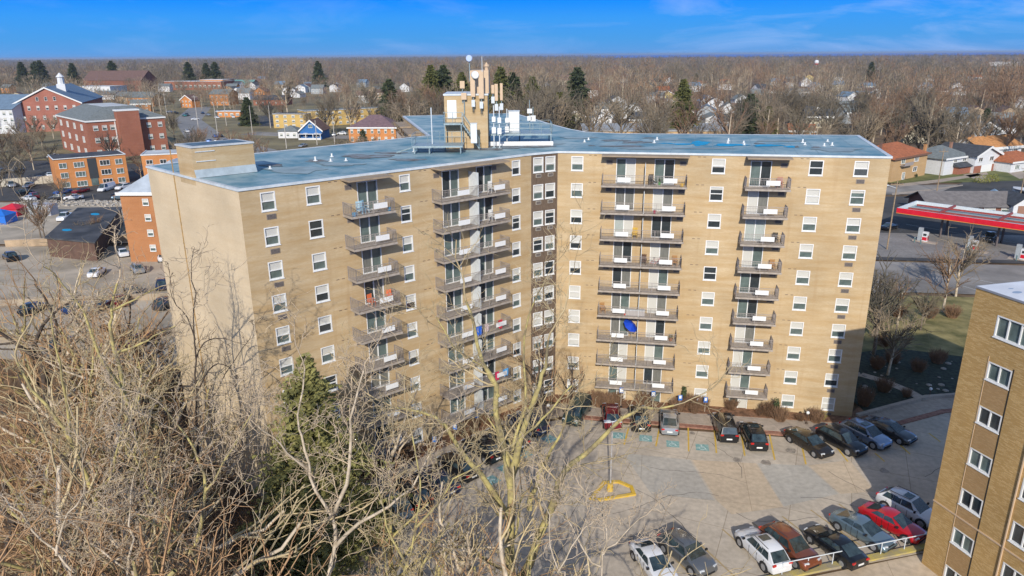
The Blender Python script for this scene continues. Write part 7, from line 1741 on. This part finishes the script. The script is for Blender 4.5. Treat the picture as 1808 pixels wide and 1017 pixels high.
# far pine groups by the horizon
pr = random.Random(3)
for k, (px, top) in enumerate(((35, 108), (60, 107), (68, 105), (125, 110), (195, 106), (330, 108), (362, 110), (378, 108), (1020, 116), (70, 112), (1230, 128), (1540, 108), (1675, 118))):
    Yv = 1000 if px != 1020 else 420; q = PY(px, top, Yv); s = q.z / 20; put_tree(C1_, (q.x, q.y, 0), k, (s * .9, s * .9, s), 'dark pine rising over the brown woodland near the horizon' if px != 1020 else 'tall pine with bare lower trunk behind the right wing', group='dark pines over the far woodland' if px != 1020 else None, name='pine')
# --- woodland trees: bare crowns made of fine twigs
def wood_tree(seed, m, H=15., dens=1.):
    rg = random.Random(seed); T, t = TM(), TM(); T.path([Vector((0, 0, 0)), Vector((rg.uniform(-.3, .3), rg.uniform(-.3, .3), H * .35)), Vector((rg.uniform(-.6, .6), rg.uniform(-.6, .6), H * .8))], [.28, .2, .05], 5)
    for k in range(int(16 * dens)):
        z = H * rg.uniform(.22, .6); a = rg.uniform(0, 6.28); L = H * rg.uniform(.25, .45); d = Vector((math.cos(a) * .7, math.sin(a) * .7, rg.uniform(.5, 1.2))).normalized(); p0 = Vector((0, 0, z)); p1 = p0 + d * L * .5; p2 = p0 + d * L + Vector((0, 0, L * .15)); t.path([p0, p1, p2], [.16, .11, .05], 3)
        for j in range(int(9 * dens)):
            q = p0.lerp(p2, rg.uniform(.3, 1)); e = d + rvec(rg) * .6 + Vector((0, 0, .35)); e.normalize(); l2 = L * rg.uniform(.2, .5); t.path([q, q + e * l2], [.07, .035], 3)
            for i in range(2):
                q2 = q + e * l2 * rg.uniform(.3, 1); e2 = (e + rvec(rg) * .7).normalized(); t.path([q2, q2 + e2 * l2 * .7], [.045, .02], 3)
    return T.mesh('trunk', m[0]), t.mesh('crown', m[1])
BRA = mat('wood_bark', (.20, .16, .12), .95, .2, 1); W1 = mat('wood_twigs_grey', (.20, .165, .115), .95, .25, .2); W2 = mat('wood_twigs_rust', (.25, .16, .10), .95, .25, .2); W3 = mat('wood_twigs_tan', (.30, .235, .16), .95, .2, .2); W4 = mat('wood_twigs_dark', (.13, .115, .085), .95, .2, .2)
WT = [wood_tree(40, (BRA, W1)), wood_tree(41, (BRA, W2)), wood_tree(42, (BARKP, W3)), wood_tree(43, (BRA, W4)), wood_tree(44, (BRA, W1), 15, 1.2), wood_tree(45, (BARKP, W2), 15, .8)]
WL = ['grey brown bare tree of the suburb behind the building', 'rust-tinted bare tree of the suburb behind the building', 'tan bare tree of the suburb behind the building', 'dark bare tree of the suburb behind the building', 'dense grey brown bare tree of the suburb behind the building', 'thin rust-tinted bare tree of the suburb behind the building']
def clear(x, y, m=0):
    if in_poly(x, y, CLR1) or in_poly(x, y, CLR2) or in_poly(x, y, CLR3) or in_poly(x, y, CLR4): return False
    ki = -1
    for fx, fy, r_ in FOOT:
        ki += 1
        if (x - fx) ** 2 + (y - fy) ** 2 < ((r_ if ki < NKEY else r_ * .8) + m) ** 2: return False
        # do not hide a building from the camera: keep a short strip in front of it free
        if ki >= NKEY and fy < 1300 and abs(math.atan2(x, y) - math.atan2(fx, fy)) < r_ * .75 / fy and fy - (50 if fy < 620 else .11 * fy) < y < fy: return False
        if ki < NKEY and fy < 400 and abs(math.atan2(x, y) - math.atan2(fx, fy)) < r_ * .8 / fy and fy - 45 < y < fy: return False
    return True
CLR1 = [(-66, 225), (-42, 240), (0, 270), (-60, 330), (-120, 370), (-190, 480), (-225, 530), (-245, 520), (-206, 455), (-155, 345)]      # road
CLR2 = [(-90, 97), (-20, 90), (45, 90), (300, 60), (300, 205), (75, 205), (48, 160), (-62, 150), (-62, 190), (-150, 265), (-290, 262), (-290, 188), (-210, 186), (-210, 130), (-110, 110)]
CLR3 = [(-160, 415), (-90, 405), (-100, 480), (-160, 500)]
CLR4 = [(80, 200), (200, 204), (200, 222), (80, 222)]
wr_g = random.Random(99); cnt = 0; placed = []
# individually standing trees: the nearest 270
tries = 0
while cnt < 122 and tries < 9000:
    tries += 1; yv = 150 + 190 * wr_g.random() ** .8; xv = wr_g.uniform(-.80, .80) * yv
    if not clear(xv, yv, 2): continue
    if any((xv - a) ** 2 + (yv - b) ** 2 < 40 for a, b in placed): continue
    if yv < 215 and -30 < xv < 60 and wr_g.random() < .8: continue
    # open town on the left and in the middle-left, thick wood elsewhere
    if xv < -.12 * yv and yv > 230 and wr_g.random() < .3: continue
    k = wr_g.choice([0, 1, 2, 3, 4, 5, 0, 2]); s = wr_g.uniform(.6, 1.2) * (.8 if xv < -.12 * yv else 1.3); placed.append((xv, yv)); cnt += 1
    pxx = proj((xv, yv, 5))[0]; ZN = ['behind the red gabled school', 'behind the brown brick block', 'beside the pale road', 'around the gold apartments', 'behind the purple-roofed house', 'behind the penthouse', 'behind the inner corner', 'behind the wide balconies', 'behind the narrow balconies', 'behind the right roof end', 'above the filling station', 'at the right edge']
    zr_ = (min(11, max(0, int(pxx / 150.7))), min(4, int((yv - 150) / 38))); al_ = [a for a in range(6) if (a, zr_) not in seen]; k = k if (k, zr_) not in seen else (al_[0] if al_ else k); seen.add((k, zr_))
    put_tree(WT[k], (xv, yv, -.2), wr_g.uniform(0, 6.28), s * wr_g.uniform(.9, 1.1), WL[k].replace(' of the suburb behind the building', '') + ' ' + ZN[min(11, max(0, int(pxx / 150.7)))] + ', ' + ['nearest row', 'second row', 'third row', 'fourth row', 'farthest row'][min(4, int((yv - 150) / 38))], group='bare trees of the suburb behind the building')
# named near ones
for (px, Yv, top, k, s_, lb) in ((1562, 88, 455, 0, 1, 'grey bare tree rising beside the end wall above the garden'), (1600, 92, 480, 5, 1, 'thin bare tree between the garden and the street'), (1640, 90, 500, 4, 1, 'dense low bare tree on the lawn edge'), (1655, 238, 150, 4, 1, 'huge dense bare tree behind the bungalow'), (1700, 250, 165, 0, 1, 'second huge bare tree behind the split-level house'), (1740, 255, 170, 2, 1, 'third huge bare tree behind the charcoal-roofed house'), (1795, 250, 175, 1, 1, 'bare tree behind the orange tan roof at the right edge'), (1615, 245, 172, 3, 1, 'dark huge bare tree behind the rust-roofed house'), (1420, 270, 165, 4, 1, 'dense bare tree behind the narrow balconies roofline'), (1100, 280, 140, 4, 1, 'tall bare tree behind the pale commercial roof, left'), (1160, 285, 150, 2, 1, 'tall tan bare tree behind the pale commercial roof'), (930, 260, 120, 4, 1, 'tall bare tree behind the equipment platform'), (950, 240, 140, 0, 1, 'grey bare tree right of the penthouse equipment'), (720, 260, 150, 2, 1, 'tan bare tree behind the blue roof wing'), (650, 420, 130, 4, 1, 'tall bare tree behind the gold apartments'), (500, 450, 120, 2, 1, 'large tan bare tree left of the gold apartments'), (1752 - 40, 104, 395, 2, 1, 'bare street tree before the filling station, right of the main building'), (1688, 97, 425, 5, 1, 'bare many-stemmed tree on the lawn before the filling station'), (1572, 82, 440, 3, 1, 'bare tree close to the right end of the main building'), (1590, 76, 525, 2, 1, 'pale leaning tree in the shaded garden'), (1700, 235, 196, 2, 1, 'broad bare tree behind the split-level house'), (1648, 250, 190, 0, 1, 'tall bare tree behind the rust-roofed house'), (1760, 260, 180, 3, 1, 'bare tree behind the orange tan roof'), (1590, 240, 200, 1, 1, 'bare tree left of the rust-roofed house'), (1535, 250, 175, 2, 1, 'bare tree behind the far end of the blue roof'), (1470, 260, 190, 0, 1, 'grey bare tree behind the blue roof near its right end')):
    q = PY(px, top, Yv); s = max(.2, (q.z + .2) / 16.5); put_tree(WT[k], (q.x, q.y, -.2), px, (s * 1.1, s * 1.1, s), lb)
# trees along the left yard and rear lot
for k, (px, base, top) in enumerate(((72, 420, 330), (80, 425, 345), (110, 360, 300), (40, 330, 262), (20, 320, 240), (60, 300, 235), (95, 305, 240), (170, 425, 372), (155, 428, 380), (235, 435, 385), (262, 440, 360), (250, 318, 268), (30, 270, 225), (10, 290, 215), (75, 262, 215), (140, 255, 225), (5, 345, 280))):
    q = P(px, base); z = hz(q, top); s = max(.15, z / 16.5); put_tree(WT[k % 6], (q.x, q.y, -.2), k, s, 'bare tree standing in the left yards, ' + ['grey brown', 'rust-tinted', 'tan', 'dark', 'dense grey brown', 'thin and rusty'][k % 6], group='bare trees in the left yards')
lt_g = random.Random(17); nl = 0; tr_ = 0
while nl < 74 and tr_ < 4000:
    tr_ += 1; yv = lt_g.uniform(232, 560); xv = lt_g.uniform(-.78, -.10) * yv
    if in_poly(xv, yv, CLR1) or in_poly(xv, yv, CLR3) or any((xv - a) ** 2 + (yv - b) ** 2 < (r_ + 1) ** 2 for a, b, r_ in FOOT) or any((xv - a) ** 2 + (yv - b) ** 2 < 49 for a, b in placed): continue
    pxx = proj((xv, yv, 3))[0]
    if pxx < -20: continue
    placed.append((xv, yv)); k = lt_g.randrange(6); zr_ = ('L', int(pxx // 60), int(yv // 66)); al_ = [a for a in range(6) if (a, zr_) not in seen]; k = k if k in al_ else (al_[0] if al_ else k); seen.add((k, zr_)); nl += 1
    zn = ['at the left edge', 'before the red gabled school', 'between the school and the brown brick block', 'behind the brown brick block', 'right of the brown brick block', 'at the road bend', 'beside the roadside lot', 'among the pale poles', 'left of the gold apartments', 'by the blue gabled house', 'before the long gold block', 'near the purple-roofed house', 'right of the purple-roofed house'][min(12, zr_[1])]
    put_tree(WT[k], (xv, yv, -.2), lt_g.uniform(0, 6.28), lt_g.uniform(.4, .85), WL[k].replace(' of the suburb behind the building', '').replace('bare tree', 'small bare tree') + ' ' + zn + ', ' + ['nearest', 'near', 'middle', 'farther', 'far', 'farthest'][min(5, zr_[2] - 3)] + ' band', group='small bare trees of the town on the left')
# --- the rest of the woodland, out to the horizon
def merged(name, n, fn, tpls, label, z=-.3):
    Vs, Fs, Ms, off_ = [], [], [], 0; rg = random.Random(n)
    cache = []
    for tp in tpls:
        parts = []
        for me in tp:
            a = np.empty(len(me.vertices) * 3, np.float32); me.vertices.foreach_get('co', a); f = np.empty(len(me.polygons) * 4, np.int32); me.polygons.foreach_get('vertices', f) if False else me.loops.foreach_get('vertex_index', f); parts.append((a.reshape(-1, 3), f.reshape(-1, 4)))
        cache.append(parts)
    mats_ = []
    for tp in tpls:
        for me in tp:
            if me.materials[0] not in mats_: mats_.append(me.materials[0])
    for i in range(n):
        x, y, s = fn(rg)
        if x is None: continue
        zz = .5 + .5 * math.sin(x * .013 + 2.1 * math.sin(y * .006)) * math.cos(y * .009 - x * .004); k = rg.randrange(len(tpls)) if rg.random() < .35 else min(len(tpls) - 1, int(zz * len(tpls))); a = rg.uniform(0, 6.28); s *= .75 + .5 * (.5 + .5 * math.sin(x * .021 + 1.3) * math.sin(y * .017)); ca, sa = math.cos(a), math.sin(a)
        for (v, f), me in zip(cache[k], tpls[k]):
            w = np.empty_like(v); w[:, 0] = (v[:, 0] * ca - v[:, 1] * sa) * s + x; w[:, 1] = (v[:, 0] * sa + v[:, 1] * ca) * s + y; w[:, 2] = v[:, 2] * s + z
            Vs.append(w); Fs.append(f + off_); Ms.append(np.full(len(f), mats_.index(me.materials[0]), np.int32)); off_ += len(v)
    V = np.concatenate(Vs); F = np.concatenate(Fs); Mi = np.concatenate(Ms)
    me = bpy.data.meshes.new(name); me.vertices.add(len(V)); me.vertices.foreach_set('co', V.ravel()); me.loops.add(F.size); me.loops.foreach_set('vertex_index', F.ravel()); me.polygons.add(len(F)); me.polygons.foreach_set('loop_start', np.arange(0, F.size, 4, dtype=np.int32)); me.polygons.foreach_set('material_index', Mi)
    for m_ in mats_: me.materials.append(m_)
    me.update(); print(name, len(F)); return tag(place(name, me), label, 'woodland', kind='stuff')
def wood_lite(seed, m, H=15., nst=60, w=.16):
    "distant tree: trunk and a fan of thick-looking twig sprays"
    rg = random.Random(seed); T, t = TM(), TM(); T.path([Vector((0, 0, 0)), Vector((0, 0, H * .7))], [.3, .1], 3)
    for k in range(nst):
        a = rg.uniform(0, 6.28); rr = H * .30 * rg.random() ** .5; z = H * rg.uniform(.30, .95); rr *= math.sqrt(max(.05, 1 - ((z / H - .6) / .42) ** 2)); p = Vector((rr * math.cos(a), rr * math.sin(a), z)); d = (Vector((math.cos(a) * .5, math.sin(a) * .5, 1)) + rvec(rg) * .35).normalized()
        L = rg.uniform(1.2, 3.0); sd = d.cross(rvec(rg)).normalized() * w * rg.uniform(.5, 1.3); n0 = len(t.v); t.v += [p - sd, p + sd, p + d * L + sd * .3, p + d * L - sd * .3]; t.f.append((n0, n0 + 1, n0 + 2, n0 + 3))
    return T.mesh('trunk', m[0]), t.mesh('crown', m[1])
LT = [wood_lite(60 + k, (BRA, [W1, W2, W3, W4, W1, W4][k])) for k in range(6)]
def dens_near(rg):
    y = 335 + 110 * rg.random(); x = rg.uniform(-.35, .85) * y
    if not clear(x, y, 1) or any((x - a) ** 2 + (y - b) ** 2 < 30 for a, b in placed): return None, 0, 0
    return x, y, rg.uniform(.7, 1.4)
merged('woodland', 330, dens_near, WT, 'taller bare trees standing together at the near edge of the woodland')
def dens_mid(rg):
    y = 380 + 620 * rg.random(); x = rg.uniform(-.85, .85) * y
    if math.sin(x * .03 + 4) * math.sin(y * .024) > .72: return None, 0, 0
    if not clear(x, y, 1) or (y < 560 and any(abs(x - a) < 4 and abs(y - b) < 4 for a, b in placed)): return None, 0, 0
    if x < -.12 * y and y < 760 and rg.random() < .35: return None, 0, 0
    return x, y, rg.choice((.6, .8, 1, 1.25, 1.5)) * rg.uniform(.85, 1.15) * (.75 if x < -.12 * y else 1)
merged('woodland', 3600, dens_mid, [wood_lite(80 + k, (BRA if k % 2 else BARKP, [W1, W2, W3, W4][k % 4]), 15, 120, .10) for k in range(6)], 'brown leafless woodland between the scattered houses')
def dens_far(rg):
    y = 1000 + 2600 * rg.random() ** 1.3; x = rg.uniform(-.85, .85) * y
    if y < 1400 and not clear(x, y, 1): return None, 0, 0
    return x, y, rg.choice((.7, .9, 1.1, 1.5)) * rg.uniform(.9, 1.15)
merged('woodland', 9000, dens_far, LT, 'brown leafless woodland stretching to the horizon')
def dens_vfar(rg):
    y = 3600 + 7000 * rg.random() ** 1.2; x = rg.uniform(-.9, .9) * y
    if x > .14 * y and y > 6200: return None, 0, 0
    return x, y, rg.uniform(1.0, 1.5) * (1.25 if x < .12 * y else 1)
merged('woodland', 9000, dens_vfar, LT[:1] + LT[3:4], 'dark wooded skyline along the horizon')
# --- underbrush of the ravine
def underbrush():
    rg = random.Random(55); t = TM(); n = 0
    while n < 15000:
        y = rg.uniform(14, 100); x = rg.uniform(-.95 * y - 6, min(12, .1 * y + 2))
        if in_poly(x, y, PLAT) and rg.random() > .03: continue
        if in_poly(x, y, PLAT): continue
        z = ground_z(x, y) - .05; h = rg.uniform(.6, 3.2) * rg.random() ** .5 + .3; p = Vector((x, y, z)); d = (Vector((0, 0, 1)) + rvec(rg) * .38).normalized(); q = p + d * h; t.path([p, p + d * h * .5 + rvec(rg) * .05, q], [.022, .016, .008], 3); n += 1
        for _ in range(2):
            u = p + d * h * rg.uniform(.3, .9); t.path([u, u + (d + rvec(rg) * .7).normalized() * h * rg.uniform(.2, .5)], [.012, .006], 3)
    tag(place('underbrush', t.mesh('underbrush', mat('undergrowth_brown', (.22, .125, .065), .95, .35, .8))), 'rusty brown undergrowth and saplings covering the ravine floor', 'undergrowth', kind='stuff')
underbrush()
hz_ = bpy.data.materials.new('haze'); hz_.use_nodes = True; t_ = hz_.node_tree; t_.nodes.clear(); pv_ = t_.nodes.new('ShaderNodeVolumePrincipled'); pv_.inputs['Color'].default_value = (.70, .82, 1, 1); pv_.inputs['Density'].default_value = .00006; pv_.inputs['Anisotropy'].default_value = .2
om_ = t_.nodes.new('ShaderNodeOutputMaterial'); t_.links.new(pv_.outputs[0], om_.inputs['Volume'])
b = MB(); b.bx(-33000, 33000, -500, 41000, -16, 48); tag(b.build('haze', hz_), 'thin blue winter haze over the far woodland', 'haze', kind='stuff')
print('done', len(bpy.data.objects))
